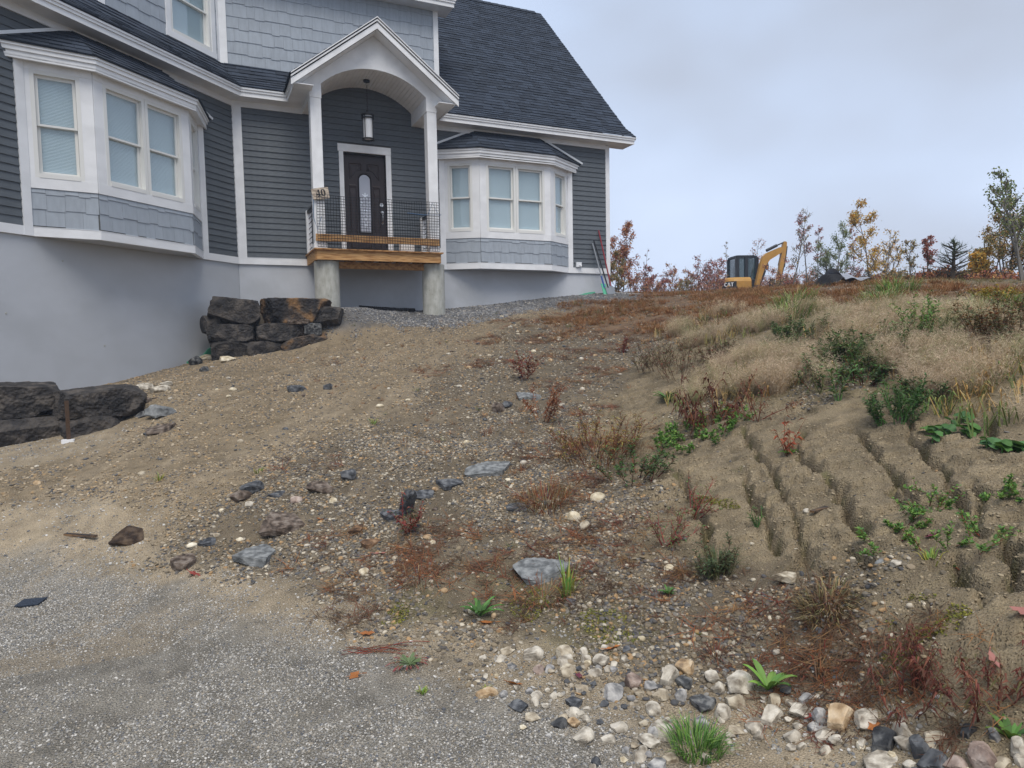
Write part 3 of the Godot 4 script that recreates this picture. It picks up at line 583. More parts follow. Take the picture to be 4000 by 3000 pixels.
func hbase(x: float, z: float) -> float:
	var u := clampf((x - GX0) / GST, 1.0, GN - 3.001)
	var v := clampf((z - GZ0) / GST, 1.0, GN - 3.001)
	var i := int(u); var j := int(v)
	var fu := u - i; var fv := v - j
	var o := (j - 1) * GN + i
	var a := cr(hg[o - 1], hg[o], hg[o + 1], hg[o + 2], fu); o += GN
	var b := cr(hg[o - 1], hg[o], hg[o + 1], hg[o + 2], fu); o += GN
	var c := cr(hg[o - 1], hg[o], hg[o + 1], hg[o + 2], fu); o += GN
	var d := cr(hg[o - 1], hg[o], hg[o + 1], hg[o + 2], fu)
	var h := cr(a, b, c, d, fv)
	if z < 1.9 and x > -3.3 and x < 0.2:         # levelled pad behind the stacked stone wall
		var zl := 1.15 + (x + 2.9) * 0.1
		var k := smoothstep(zl + 0.1, zl - 0.25, z) * smoothstep(0.2, -0.45, x) * smoothstep(-2.62, -2.35, x)
		h = lerpf(h, maxf(h, 2.3), k)
	var r := Vector2(x, z).length()
	if r > 45.0:
		h -= (r - 45.0) * 0.08
	return h

func span(a: PackedFloat32Array, to: float, step: float) -> void:
	var x := a[a.size() - 1]
	var cnt := int(round((to - x) / step))
	for i in range(1, cnt + 1):
		a.append(x + (to - x) * i / cnt)

func zcell(x: float, z: float) -> int:
	var i := clampi(int((x - ZX0) / ZST + 0.5), 0, ZNX - 1)
	var j := clampi(int((z - ZZ0) / ZST + 0.5), 0, ZNZ - 1)
	return j * ZNX + i

func build_ground() -> void:
	xs.append(-160.0); span(xs, -60, 10); span(xs, -14, 2.0); span(xs, -6.0, 0.4); span(xs, -4.6, 0.06); span(xs, 0.0, 0.027); span(xs, 3.6, 0.018); span(xs, 5.0, 0.04); span(xs, 9.0, 0.07); span(xs, 20.0, 0.25); span(xs, 70.0, 1.5); span(xs, 180, 10)
	zs.append(-180.0); span(zs, -70, 10); span(zs, -20, 1.5); span(zs, -4, 0.4); span(zs, 2, 0.08); span(zs, 7, 0.05); span(zs, 8.6, 0.03); span(zs, 13.8, 0.02); span(zs, 18, 0.2); span(zs, 40, 2.0); span(zs, 120, 10)
	var nx := xs.size(); var nzz := zs.size()
	mh.resize(nx * nzz)
	var vcol := PackedColorArray(); vcol.resize(nx * nzz)
	var pos := PackedVector3Array(); pos.resize(nx * nzz)
	for j in nzz:
		var z := zs[j]
		for i in nx:
			var x := xs[i]
			var h := hbase(x, z)
			var n1 := nz.get_noise_2d(x * 1.6, z * 1.6)          # lumps
			var n2 := nz.get_noise_2d(x * 11.0 + 40.0, z * 11.0)  # clods
			var wx := x + n1 * 0.28 + n2 * 0.09
			var wz := z + nz.get_noise_2d(x * 1.9 + 90.0, z * 1.9) * 0.28 + n2 * 0.09
			var u := clampf((wx - ZX0) / ZST, 0.0, ZNX - 1.001)
			var v := clampf((wz - ZZ0) / ZST, 0.0, ZNZ - 1.001)
			var ui := int(u); var vi := int(v)
			var fu := u - ui; var fv := v - vi
			var o := vi * ZNX + ui
			var a := (1.0 - fu) * (1.0 - fv); var b := fu * (1.0 - fv); var c := (1.0 - fu) * fv; var d := fu * fv
			var am := zamp[o] * a + zamp[o + 1] * b + zamp[o + ZNX] * c + zamp[o + ZNX + 1] * d
			var si := zsilt[o] * a + zsilt[o + 1] * b + zsilt[o + ZNX] * c + zsilt[o + ZNX + 1] * d
			h += n1 * am * 1.2 + n2 * am * 0.9
			var crust := 1.0
			if si > 0.05:
				# thin crusts that break off across the fall of the bank
				var al := (x + z) * 0.7071; var dn := (x - z) * 0.7071
				var q := nzv.get_noise_2d(al * 4.2 + n2 * 0.25, dn * 11.0 + n2 * 0.25)
				h += si * (0.024 * q + n2 * 0.012)
				crust = 1.0 + si * 0.14 * nzv.get_noise_2d(al * 4.2 + 37.0, dn * 11.0 + 19.0)
				var q2 := nzc.get_noise_2d(al * 4.2 + n2 * 0.25, dn * 11.0 + n2 * 0.25) + 1.0
				h -= si * 0.026 * (1.0 - smoothstep(0.02, 0.20, q2)) * smoothstep(-0.25, 0.15, nz.get_noise_2d(x * 5.0, z * 5.0 + 9.0))
			var t := crust + n2 * 0.28 + nz2.get_noise_2d(x * 30.0, z * 30.0) * 0.22 + n1 * 0.12
			var cc := Color((zr[o] * a + zr[o + 1] * b + zr[o + ZNX] * c + zr[o + ZNX + 1] * d) * t, (zgr[o] * a + zgr[o + 1] * b + zgr[o + ZNX] * c + zgr[o + ZNX + 1] * d) * t, (zb[o] * a + zb[o + 1] * b + zb[o + ZNX] * c + zb[o + ZNX + 1] * d) * t)
			# washed streaks of paler sand running down from the house
			if x < 2.0 and z > 0.0 and z < 11.0:
				var sk := nz.get_noise_2d((x * 0.8 + z * 0.6) * 9.0 + n1 * 1.5, (z * 0.8 - x * 0.6) * 0.9)
				var amt := smoothstep(0.02, 0.3, sk) * 0.5 * smoothstep(2.0, -0.5, x) * clampf(zr[o] * 8.0 - 1.2, 0.0, 1.0)
				cc = cc.lerp(Color(0.42, 0.34, 0.235) * t, amt)
			var id := j * nx + i
			mh[id] = h
			vcol[id] = cc
	# lookup tables
	xlook = table(xs, -15.0, 21.0); zlook = table(zs, -21.0, 19.0)
	# erosion rills cut into the silt
	rng.seed = 77
	for l in RILLS:
		var w0 := rng.randf_range(0.019, 0.026)
		var dep := rng.randf_range(0.09, 0.125)
		for q in l.size() - 1:
			var p0 := Vector2(l[q][0], l[q][1]); var p1 := Vector2(l[q + 1][0], l[q + 1][1])
			var steps := int(p0.distance_to(p1) / 0.012) + 1
			for s in steps:
				var f := float(s) / steps
				var p := p0.lerp(p1, f)
				var jit := Vector2(nz.get_noise_2d(p.x * 24.0, p.y * 24.0), nz.get_noise_2d(p.x * 24.0 + 50, p.y * 24.0)) * 0.045
				p += jit
				var along := nz.get_noise_2d(p.x * 9.0 + 7.0, p.y * 9.0)
				var w := w0 * (1.0 + along * 0.9)
				var dd := dep * clampf(1.0 + along * 0.6, 0.75, 1.3) * smoothstep(0.0, 0.15, (q + f) / (l.size() - 1)) * smoothstep(1.0, 0.9, (q + f) / (l.size() - 1))
				var i0 := ix(xlook, xs, -15.0, p.x - w * 1.8); var i1 := ix(xlook, xs, -15.0, p.x + w * 1.8) + 1
				var j0 := ix(zlook, zs, -21.0, p.y - w * 1.8); var j1 := ix(zlook, zs, -21.0, p.y + w * 1.8) + 1
				var base := hbase(p.x, p.y)
				for j in range(j0, j1 + 1):
					for i in range(i0, i1 + 1):
						var r := Vector2(xs[i] - p.x, zs[j] - p.y).length() / w
						if r < 1.6:
							var target := hbase(xs[i], zs[j]) - dd * (1.0 - smoothstep(0.1, 1.3, r))
							var id := j * nx + i
							if target < mh[id]:
								mh[id] = target
								# moss and damp silt that has settled in the rills
								if nz.get_noise_2d(xs[i] * 18.0, zs[j] * 18.0 + 31.0) > 0.14 and r < 1.2:
									vcol[id] = vcol[id].lerp(Color(0.16, 0.145, 0.065), 0.4)
	for j in nzz:
		for i in nx:
			var id := j * nx + i
			pos[id] = Vector3(xs[i], mh[id], zs[j])
	var nrm := PackedVector3Array(); nrm.resize(nx * nzz)
	for j in nzz:
		for i in nx:
			var il: int = max(i - 1, 0); var ir: int = min(i + 1, nx - 1); var jl: int = max(j - 1, 0); var jr: int = min(j + 1, nzz - 1)
			nrm[j * nx + i] = Vector3(-(mh[j * nx + ir] - mh[j * nx + il]) / (xs[ir] - xs[il]), 1.0, -(mh[jr * nx + i] - mh[jl * nx + i]) / (zs[jr] - zs[jl])).normalized()
	var idx := PackedInt32Array(); idx.resize((nx - 1) * (nzz - 1) * 6)
	var w2 := 0
	for j in nzz - 1:
		for i in nx - 1:
			var a := j * nx + i
			idx[w2] = a; idx[w2 + 1] = a + 1; idx[w2 + 2] = a + nx
			idx[w2 + 3] = a + 1; idx[w2 + 4] = a + nx + 1; idx[w2 + 5] = a + nx
			w2 += 6
	var arr := []
	arr.resize(Mesh.ARRAY_MAX)
	arr[Mesh.ARRAY_VERTEX] = pos; arr[Mesh.ARRAY_NORMAL] = nrm; arr[Mesh.ARRAY_COLOR] = vcol; arr[Mesh.ARRAY_INDEX] = idx
	var m := ArrayMesh.new()
	m.add_surface_from_arrays(Mesh.PRIMITIVE_TRIANGLES, arr)
	tag(put("ground", m, M.ground, self), "sloping bare ground of gravel, sand and silt around the house", "ground", "", "structure")

func table(a: PackedFloat32Array, from: float, to: float) -> PackedInt32Array:
	var out := PackedInt32Array()
	var k := 0
	var cnt := int((to - from) / 0.02) + 2
	for i in cnt:
		var x := from + 0.02 * i
		while k < a.size() - 2 and a[k + 1] <= x: k += 1
		out.append(k)
	return out

func ix(look: PackedInt32Array, a: PackedFloat32Array, from: float, x: float) -> int:
	var i := look[clampi(int((x - from) / 0.02), 0, look.size() - 1)]
	while i < a.size() - 2 and a[i + 1] <= x: i += 1
	while i > 0 and a[i] > x: i -= 1
	return i

func gy(x: float, z: float) -> float:
	var i := ix(xlook, xs, -15.0, x); var j := ix(zlook, zs, -21.0, z)
	var fu := (x - xs[i]) / (xs[i + 1] - xs[i]); var fv := (z - zs[j]) / (zs[j + 1] - zs[j])
	var nx := xs.size()
	var o := j * nx + i
	return lerpf(lerpf(mh[o], mh[o + 1], fu), lerpf(mh[o + nx], mh[o + nx + 1], fu), fv)

func gpos(x: float, z: float) -> Vector3:
	return Vector3(x, gy(x, z), z)

func gnorm(x: float, z: float, e := 0.12) -> Vector3:
	return Vector3(gy(x - e, z) - gy(x + e, z), 2.0 * e, gy(x, z - e) - gy(x, z + e)).normalized()

# ------------------------------------------------------------------ house
var house: Node3D

func frame(o: Vector3, ex: Vector3) -> Dictionary:
	return {"o": o, "ex": ex, "ez": ex.cross(Vector3.UP)}

func fp(f: Dictionary, u: float, y: float, w: float) -> Vector3:
	return f.o + f.ex * u + Vector3.UP * y + f.ez * w

func fbox(b: MB, f: Dictionary, u0: float, u1: float, y0: float, y1: float, w0: float, w1: float) -> void:
	b.hexa(fp(f, u0, y0, w0), f.ex * (u1 - u0), Vector3.UP * (y1 - y0), f.ez * (w1 - w0))

func board(called: String, f: Dictionary, u0: float, u1: float, y0: float, y1: float, w0: float, w1: float, m: Material, parent: Node) -> MeshInstance3D:
	var b := MB.new()
	fbox(b, f, u0, u1, y0, y1, w0, w1)
	return part(called, b, m, parent)

# spans of [a, b] left over by the holes that cross the height y
func spans(a: float, b: float, y: float, holes: Array) -> Array:
	var out := [[a, b]]
	for h in holes:
		if y > h[2] and y < h[3]:
			var nx := []
			for s in out:
				if h[1] <= s[0] or h[0] >= s[1]:
					nx.append(s)
				else:
					if h[0] - s[0] > 0.01: nx.append([s[0], h[0]])
					if s[1] - h[1] > 0.01: nx.append([h[1], s[1]])
			out = nx
	return out

func wall_sheet(b: MB, f: Dictionary, u0: float, u1: float, y0: float, y1: float, holes: Array, w0: float, w1: float) -> void:
	var ys := [y0, y1]
	for h in holes:
		for k in [2, 3]:
			if h[k] > y0 and h[k] < y1: ys.append(h[k])
	ys.sort()
	for i in ys.size() - 1:
		if ys[i + 1] - ys[i] > 0.001:
			for s in spans(u0, u1, (ys[i] + ys[i + 1]) * 0.5, holes):
				fbox(b, f, s[0], s[1], ys[i], ys[i + 1], w0, w1)

func siding(wall: Node, f: Dictionary, u0: float, u1: float, y0: float, y1: float, holes: Array, seed_: int) -> void:
	var r := RandomNumberGenerator.new()
	r.seed = seed_
	var y := y0
	while y < y1 - 0.02:
		var ya := y
		var yb := minf(y + 0.12, y1)
		for s in spans(u0, u1, (ya + yb) * 0.5, holes):
			var cuts := [s[0]]
			if s[1] - s[0] > 3.4:
				cuts.append(s[0] + r.randf_range(1.0, s[1] - s[0] - 1.0))
			cuts.append(s[1])
			for k in cuts.size() - 1:
				var b := MB.new()
				var a0: float = cuts[k] + (0.0015 if k > 0 else 0.0)
				var a1: float = cuts[k + 1]
				var th := 0.026 + r.randf_range(-0.002, 0.002)
				var p := [fp(f, a0, ya, 0.002), fp(f, a0, ya + 0.002, th), fp(f, a0, yb + 0.003, 0.008), fp(f, a0, yb + 0.003, 0.002)]
				var d: Vector3 = f.ex * (a1 - a0)
				b.quad(p[1], p[1] + d, p[2] + d, p[2])
				b.quad(p[0], p[0] + d, p[1] + d, p[1])
				b.quad(p[2], p[2] + d, p[3] + d, p[3])
				b.quad(p[0], p[1], p[2], p[3])
				b.quad(p[0] + d, p[3] + d, p[2] + d, p[1] + d)
				part("clapboard", b, M["clap%d" % r.randi_range(0, 2)], wall)
		y += 0.12

func shakes(wall: Node, f: Dictionary, u0: float, u1: float, y0: float, y1: float, holes: Array, ex_: float, seed_: int) -> void:
	var r := RandomNumberGenerator.new()
	r.seed = seed_
	var y := y0
	while y < y1 - 0.01:
		var up := false
		var u := u0 - r.randf_range(0.0, 0.1)
		while u < u1:
			var wd := r.randf_range(0.14, 0.30)
			var a := maxf(u, u0) + 0.0012
			var e := minf(u + wd, u1) - 0.0012
			u += wd
			up = not up if r.randf() < 0.75 else up
			if e - a < 0.015: continue
			var ya := y + (0.022 if up else 0.0) + r.randf_range(-0.002, 0.002)
			var yb := minf(y + ex_ + 0.03, y1)
			for s in spans(a, e, (ya + minf(yb, y + ex_)) * 0.5, holes):
				var b := MB.new()
				var th := 0.013 + r.randf_range(-0.001, 0.002)
				var p := [fp(f, s[0], ya, 0.001), fp(f, s[0], ya, th), fp(f, s[0], yb, 0.003), fp(f, s[0], yb, 0.001)]
				var d: Vector3 = f.ex * (s[1] - s[0])
				b.quad(p[1], p[1] + d, p[2] + d, p[2])
				b.quad(p[0], p[0] + d, p[1] + d, p[1])
				b.quad(p[2], p[2] + d, p[3] + d, p[3])
				b.quad(p[0], p[1], p[2], p[3])
				b.quad(p[0] + d, p[3] + d, p[2] + d, p[1] + d)
				part("shake", b, M["shake%d" % r.randi_range(0, 2)], wall)
		y += ex_

var shingle_left := 290
# asphalt shingles over a flat polygon of roof; the first courses are pieces of their own, the rest one part
func shingles(roof: Node, o: Vector3, eu: Vector3, ev: Vector3, poly: PackedVector2Array, seed_: int, single: int) -> void:
	var en := eu.cross(ev).normalized()
	if en.y < 0: en = -en
	var r := RandomNumberGenerator.new()
	r.seed = seed_
	var lo := poly[0]; var hi := poly[0]
	for p in poly:
		lo = lo.min(p); hi = hi.max(p)
	var rest := [MB.new(), MB.new(), MB.new()]
	var ex_ := 0.14
	var v := lo.y
	while v < hi.y:
		var u := lo.x - r.randf_range(0, 0.25)
		while u < hi.x:
			var wd := r.randf_range(0.14, 0.34)
			var drop := 0.018 if r.randf() < 0.45 else 0.0
			var rect := PackedVector2Array([Vector2(u, v - drop), Vector2(u + wd - 0.004, v - drop), Vector2(u + wd - 0.004, v + ex_ + 0.01), Vector2(u, v + ex_ + 0.01)])
			u += wd
			var cl := Geometry2D.intersect_polygons(rect, poly)
			if cl.is_empty(): continue
			var cp: PackedVector2Array = cl[0]
			var alone := single > 0 and shingle_left > 0
			var k := r.randi_range(0, 2)
			var b: MB = MB.new() if alone else rest[k]
			var th := 0.022 if drop > 0 else 0.013
			var tops := []
			var bots := []
			for q in cp:
				var h := lerpf(th, 0.0015, clampf((q.y - v + drop) / (ex_ + drop), 0, 1))
				var base := o + eu * q.x + ev * q.y
				tops.append(base + en * (h + 0.004)); bots.append(base)
			var n := tops.size()
			for i in range(1, n - 1):
				b.tri(tops[0], tops[i], tops[i + 1])
			for i in n:
				b.quad(bots[i], bots[(i + 1) % n], tops[(i + 1) % n], tops[i])
			if alone:
				single -= 1; shingle_left -= 1
				part("shingle", b, M["roof%d" % k], roof)
		v += ex_
	for k in 3:
		if rest[k].v.size() > 0:
			tag(part("shingle_field", rest[k], M["roof%d" % k], roof), "", "", "", "stuff")

func window(parent: Node, f: Dictionary, u0: float, u1: float, y0: float, y1: float) -> void:
	var b := MB.new()
	var t := 0.055
	fbox(b, f, u0, u0 + t, y0, y1, -0.15, 0.018); fbox(b, f, u1 - t, u1, y0, y1, -0.15, 0.018)
	fbox(b, f, u0 + t, u1 - t, y1 - t, y1, -0.15, 0.018); fbox(b, f, u0 + t, u1 - t, y0, y0 + t + 0.01, -0.15, 0.026)
	var w := part("window", b, M.vinyl, parent)
	var ym := (y0 + y1) * 0.5
	var a := u0 + t; var c := u1 - t
	for k in 2:
		var s := MB.new()
		var lo := y0 + t + 0.01 if k == 0 else ym - 0.012
		var hi := ym + 0.012 if k == 0 else y1 - t
		var wz := -0.075 if k == 0 else -0.035
		var sw := 0.042
		fbox(s, f, a + 0.002, a + sw, lo, hi, wz - 0.03, wz); fbox(s, f, c - sw, c - 0.002, lo, hi, wz - 0.03, wz)
		fbox(s, f, a + sw, c - sw, lo, lo + (sw if k == 0 else 0.03), wz - 0.03, wz); fbox(s, f, a + sw, c - sw, hi - (sw if k == 1 else 0.03), hi, wz - 0.03, wz)
		part("sash", s, M.vinyl, w)
		var p := MB.new()
		fbox(p, f, a + sw, c - sw, lo + 0.03, hi - 0.03, wz - 0.018, wz - 0.013)
		part("pane", p, M.glass, w)
	var bl := MB.new()
	var y := y0 + t
	while y < y1 - t:
		var yy := minf(y + 0.021, y1 - t)
		bl.quad(fp(f, a, y, -0.118), fp(f, c, y, -0.118), fp(f, c, (y + yy) * 0.5, -0.106), fp(f, a, (y + yy) * 0.5, -0.106))
		bl.quad(fp(f, a, (y + yy) * 0.5, -0.106), fp(f, c, (y + yy) * 0.5, -0.106), fp(f, c, yy, -0.118), fp(f, a, yy, -0.118))
		y += 0.021
	part("blind", bl, M.blind, w)

func bay(f0: Dictionary, dep: float, seed_: int, called: String) -> void:
	# plan corners in the wall's own u, w
	var hw := 0.91; var sd := 0.70
	var pl := [Vector2(-hw - sd, 0), Vector2(-hw, dep), Vector2(hw, dep), Vector2(hw + sd, 0)]
	var root := Node3D.new()
	root.name = called
	house.add_child(root, true)
	tag(root, "shingle skirted bay window with white trim and pleated blinds")
	var up := Vector3.UP
	var off := func(d: float) -> Array:      # outline moved outwards
		var k := d * (sqrt(sd * sd + dep * dep) - sd) / dep
		var e := d * sqrt(sd * sd + dep * dep) / dep
		return [Vector2(-hw - sd - e, 0), Vector2(-hw - k, dep + d), Vector2(hw + k, dep + d), Vector2(hw + sd + e, 0)]
	for i in 3:
		var a := fp(f0, pl[i].x, 0, pl[i].y); var c := fp(f0, pl[i + 1].x, 0, pl[i + 1].y)
		var f := frame(a, (c - a).normalized())
		var L := a.distance_to(c)
		var sk := board("skirt", f, 0, L, 3.36, 3.93, -0.05, 0.0, M.sheath, root)
		shakes(sk, f, 0.002, L - 0.002, 3.367, 3.928, [], 0.24, seed_ + i)
		board("base_trim", f, -0.006, L + 0.006, HB, 3.365, -0.05, 0.022, M.trim, root)
		board("sill_flashing", f, 0.0, L, 3.365, 3.371, 0.0, 0.026, M.flash, root)
		board("sill_band", f, 0, L, 3.93, 4.085, -0.05, 0.02, M.trim, root)
		board("head_band", f, 0, L, 5.62, 5.72, -0.05, 0.02, M.trim, root)
		var m := 0.16 if i == 1 else 0.085
		if i == 0: 
			board("mullion_board", f, 0, m, 4.085, 5.62, -0.05, 0.014, M.trim, root); board("mullion_board", f, L - 0.16, L, 4.085, 5.62, -0.05, 0.014, M.trim, root)
			window(root, f, m, L - 0.16, 4.085, 5.62)
		elif i == 2:
			board("mullion_board", f, 0, 0.16, 4.085, 5.62, -0.05, 0.014, M.trim, root); board("mullion_board", f, L - m, L, 4.085, 5.62, -0.05, 0.014, M.trim, root)
			window(root, f, 0.16, L - m, 4.085, 5.62)
		else:
			board("mullion_board", f, 0, m, 4.085, 5.62, -0.05, 0.014, M.trim, root); board("mullion_board", f, L - m, L, 4.085, 5.62, -0.05, 0.014, M.trim, root)
			window(root, f, m, L * 0.5 - 0.003, 4.085, 5.62); window(root, f, L * 0.5 + 0.003, L - m, 4.085, 5.62)
	# floor underside, soffit
	var fl := MB.new()
	var q := PackedVector2Array([pl[0], pl[1], pl[2], pl[3]])
	fl.prism(q, f0.o + up * (HB + 0.02), f0.ex, f0.ez, -up, 0.0, 0.015)
	part("bay_floor", fl, M.found, root)
	var o1: Array = off.call(0.15)
	var so := MB.new()
	so.prism(PackedVector2Array(o1), f0.o + up * 5.74, f0.ex, f0.ez, -up, 0.0, 0.018)
	part("bay_soffit", so, M.trim, root)
	# fascia in two steps
	for st in [[0.15, 5.70, 5.80], [0.172, 5.80, 5.862], [0.192, 5.862, 5.90]]:
		var oo: Array = off.call(st[0])
		for i in 3:
			var a := fp(f0, oo[i].x, 0, oo[i].y); var c := fp(f0, oo[i + 1].x, 0, oo[i + 1].y)
			var f := frame(a, (c - a).normalized())
			board("fascia", f, 0, a.distance_to(c), st[1], st[2], -0.03, 0.0, M.trim, root)
	# hipped roof
	var o2: Array = off.call(0.21)
	var ye := 5.905; var yt := 6.46
	var tl := fp(f0, -0.82, yt, 0.0); var tr := fp(f0, 0.82, yt, 0.0)
	var e := []
	for p in o2: e.append(fp(f0, p.x, ye, p.y))
	var deck := MB.new()
	deck.quad(e[1], e[2], tr, tl); deck.tri(e[0], e[1], tl); deck.tri(e[2], e[3], tr)
	for i in 3: deck.quad(e[i] - up * 0.008, e[i + 1] - up * 0.008, e[i + 1], e[i])
	deck.quad(e[0], tl, tr, e[3])
	var rf := part("bay_roof", deck, M.roof0, root)
	for t in [[e[1], e[2], tr, tl], [e[0], e[1], tl, tl], [e[2], e[3], tr, tr]]:
		var o: Vector3 = t[0]
		var eu: Vector3 = (t[1] - o).normalized()
		var nn: Vector3 = eu.cross(t[2] - o).normalized()
		var ev := nn.cross(eu)
		var pg := PackedVector2Array()
		for k in (4 if t[2] != t[3] else 3):
			var dv: Vector3 = t[k] - o
			pg.append(Vector2(dv.dot(eu), dv.dot(ev)))
		shingles(rf, o, eu, ev, pg, seed_ + 9, 14)
	for s in [-1, 1]:
		var fb := MB.new()
		fb.beam(fp(f0, s * (absf(o2[0].x) + 0.03), ye + 0.04, 0.03), fp(f0, s * 0.83, yt + 0.02, 0.03), 0.012, 0.045, f0.ez.cross(Vector3.UP))
		part("step_flashing", fb, M.flash, root)
	# boards where the bay meets the wall
	for s in [-1, 1]:
		var u: float = s * (hw + sd)
		board("bay_corner_board", f0, minf(u, u + s * 0.13), maxf(u, u + s * 0.13), HB, 5.74, 0.0, 0.036, M.trim, root)

func gable_side(h: Node, x0: float) -> void:
	var b := MB.new()
	var pg := PackedVector2Array([Vector2(0.0, HB), Vector2(0.0, 6.5), Vector2(-0.3, 7.0), Vector2(-4.69, 11.6), Vector2(-9.1, 7.0), Vector2(-9.4, 6.5), Vector2(-9.4, HB)])
	b.prism(pg, Vector3(x0, 0, 0), Vector3(0, 0, 1), Vector3.UP, Vector3(1, 0, 0), -0.14, -0.01)
	var w := part("gable_wall", b, M.sheath, h)
	var f := frame(Vector3(x0, 0, -9.4), Vector3(0, 0, 1))
	f.ez = Vector3(1, 0, 0)
	var y := HB + 0.13
	var r := RandomNumberGenerator.new(); r.seed = 5
	while y < 11.4:
		var in_ := 0.0 if y < 6.5 else minf((y - 6.5) * 0.98, 4.6)
		var c := MB.new()
		var u0 := in_ + 0.05; var u1 := 9.4 - in_ - 0.12
		if u1 - u0 > 0.2:
			var p := [Vector3(x0 - 0.008, y, -9.4 + u0), Vector3(x0 + 0.016, y, -9.4 + u0), Vector3(x0 + 0.001, y + 0.12, -9.4 + u0)]
			var d := Vector3(0, 0, u1 - u0)
			c.quad(p[1], p[2], p[2] + d, p[1] + d); c.quad(p[0], p[1], p[1] + d, p[0] + d); c.tri(p[0], p[2], p[1]); c.tri(p[0] + d, p[1] + d, p[2] + d)
			part("clapboard", c, M["clap%d" % r.randi_range(0, 2)], w)
		y += 0.12

func build_house() -> void:
	house = thing("grey_house", "two storey grey house with white trim, bay windows and arched portico", "house")
	var F := frame(Vector3.ZERO, Vector3(1, 0, 0))
	var W := frame(Vector3(XC, 0, 0), Vector3(S, 0, -S))
	var up := Vector3.UP
	# foundation
	var b := MB.new()
	fbox(b, F, XC, 6.80, -0.6, HB + 0.01, -0.3, -0.012)
	fbox(b, W, -8.0, 0.005, -0.6, HB + 0.01, -0.3, -0.012)
	b.hexa(Vector3(6.5, -0.6, -9.4), Vector3(0.295, 0, 0), Vector3(0, HB + 0.6, 0), Vector3(0, 0, 9.1))
	var fnd := part("foundation", b, M.found, house)
	for q in [[-3.72, 2.92], [-1.02, 1.98], [-3.1, 1.62], [-0.5, 2.35], [-4.6, 2.1]]:
		b = MB.new(); b.tube([fp(W, q[0], q[1], -0.013), fp(W, q[0], q[1], -0.006)], [0.016, 0.012], 8)
		part("tie_plug", b, M.conc, fnd)
	# ---------------- ground floor walls
	var bayx := 3.975
	var door_hole := [0.094, 1.017, 3.5, 5.685]
	var holes := [[0.0, 1.132, 3.4, 5.84], [bayx - 1.74, bayx + 1.74, 3.0, 5.72], [bayx - 0.82, bayx + 0.82, 5.6, 6.5], [bayx - 1.4, bayx + 1.4, 5.6, 6.1]]
	b = MB.new()
	fbox(b, F, -0.53, 1.64, 6.601, 7.1, -0.12, 0.0)
	wall_sheet(b, F, XC, 6.80, HB + 0.012, 6.6, [door_hole, [bayx - 1.55, bayx + 1.55, 3.35, 5.7]], -0.12, 0.0)
	var wf := part("front_wall", b, M.sheath, house)
	siding(wf, F, XC + 0.15, 6.705, 3.365, HF + 0.01, holes, 11)
	siding(wf, F, -0.525, 1.635, 6.374, 7.09, [], 13)
	b = MB.new()
	wall_sheet(b, W, -8.0, 0.0, HB + 0.012, 6.6, [[-2.56 - 1.55, -2.56 + 1.55, 3.35, 5.7]], -0.12, -0.0005)
	var ww := part("wing_wall", b, M.sheath, house)
	siding(ww, W, -8.0, -0.012, 3.365, HF + 0.01, [[-2.56 - 1.74, -2.56 + 1.74, 3.0, 5.72], [-2.56 - 0.82, -2.56 + 0.82, 5.6, 6.5], [-2.56 - 1.4, -2.56 + 1.4, 5.6, 6.1]], 12)
	gable_side(house, 6.79)
	for s in [[XC + 0.165, bayx - 1.74], [bayx + 1.74, 6.70]]:
		board("base_trim", F, s[0], s[1], HB, 3.365, -0.02, 0.03, M.trim, house)
		board("sill_flashing", F, s[0], s[1], 3.365, 3.371, 0.0, 0.034, M.flash, house)
	for s in [[-8.0, -2.56 - 1.74], [-2.56 + 1.74, -0.03]]:
		board("base_trim", W, s[0], s[1], HB, 3.365, -0.02, 0.03, M.trim, house)
	board("corner_board", F, XC - 0.005, XC + 0.165, HB, 6.46, -0.02, 0.037, M.trim, house)
	board("corner_board", W, -0.035, 0.004, HB, 6.46, -0.02, 0.033, M.trim, house)
	board("corner_board", F, 6.70, 6.815, HB, 6.46, -0.12, 0.032, M.trim, house)
	# frieze, soffit, fascia (stepped), and the same along the wing
	board("frieze_board", F, XC, -0.73, HF, 6.475, -0.01, 0.04, M.trim, house)
	board("frieze_board", F, 1.85, 6.70, HF, 6.475, -0.01, 0.04, M.trim, house)
	board("frieze_board", W, -8.0, 0.012, HF, 6.475, -0.01, 0.039, M.trim, house)
	var v := func(w: float) -> float: return XC + 0.41421 * w
	for st in [[0.35, 6.47, 6.555], [0.372, 6.555, 6.60], [0.39, 6.60, 6.634]]:
		board("fascia", F, v.call(st[0]), -1.04, st[1], st[2], st[0] - 0.03, st[0], M.trim, house)
		board("fascia", F, 2.16, 7.36 + st[0] - 0.35, st[1], st[2], st[0] - 0.03, st[0], M.trim, house)
		board("fascia", W, -8.0, 0.41421 * -st[0] + 0.0, st[1], st[2], st[0] - 0.03, st[0], M.trim, house)
	board("soffit", F, v.call(0.34) - 0.3, -0.73, 6.475, 6.49, 0.0, 0.33, M.trim, house)
	board("soffit", F, 1.85, 7.34, 6.475, 6.49, 0.0, 0.33, M.trim, house)
	board("soffit", W, -8.0, 0.1, 6.4752, 6.4905, 0.0, 0.33, M.trim, house)
	# eave return on the right gable
	b = MB.new()
	b.box(Vector3(6.83, 6.473, -0.12), Vector3(7.34, 6.49, 0.32)); b.box(Vector3(7.33, 6.474, -0.16), Vector3(7.352, 6.62, 0.33)); b.box(Vector3(6.83, 6.474, -0.17), Vector3(7.352, 6.80, -0.12))
	part("eave_return", b, M.trim, house)
	# ---------------- upper storey
	var zu := -0.40
	var FU := frame(Vector3(0, 0, zu), Vector3(1, 0, 0))
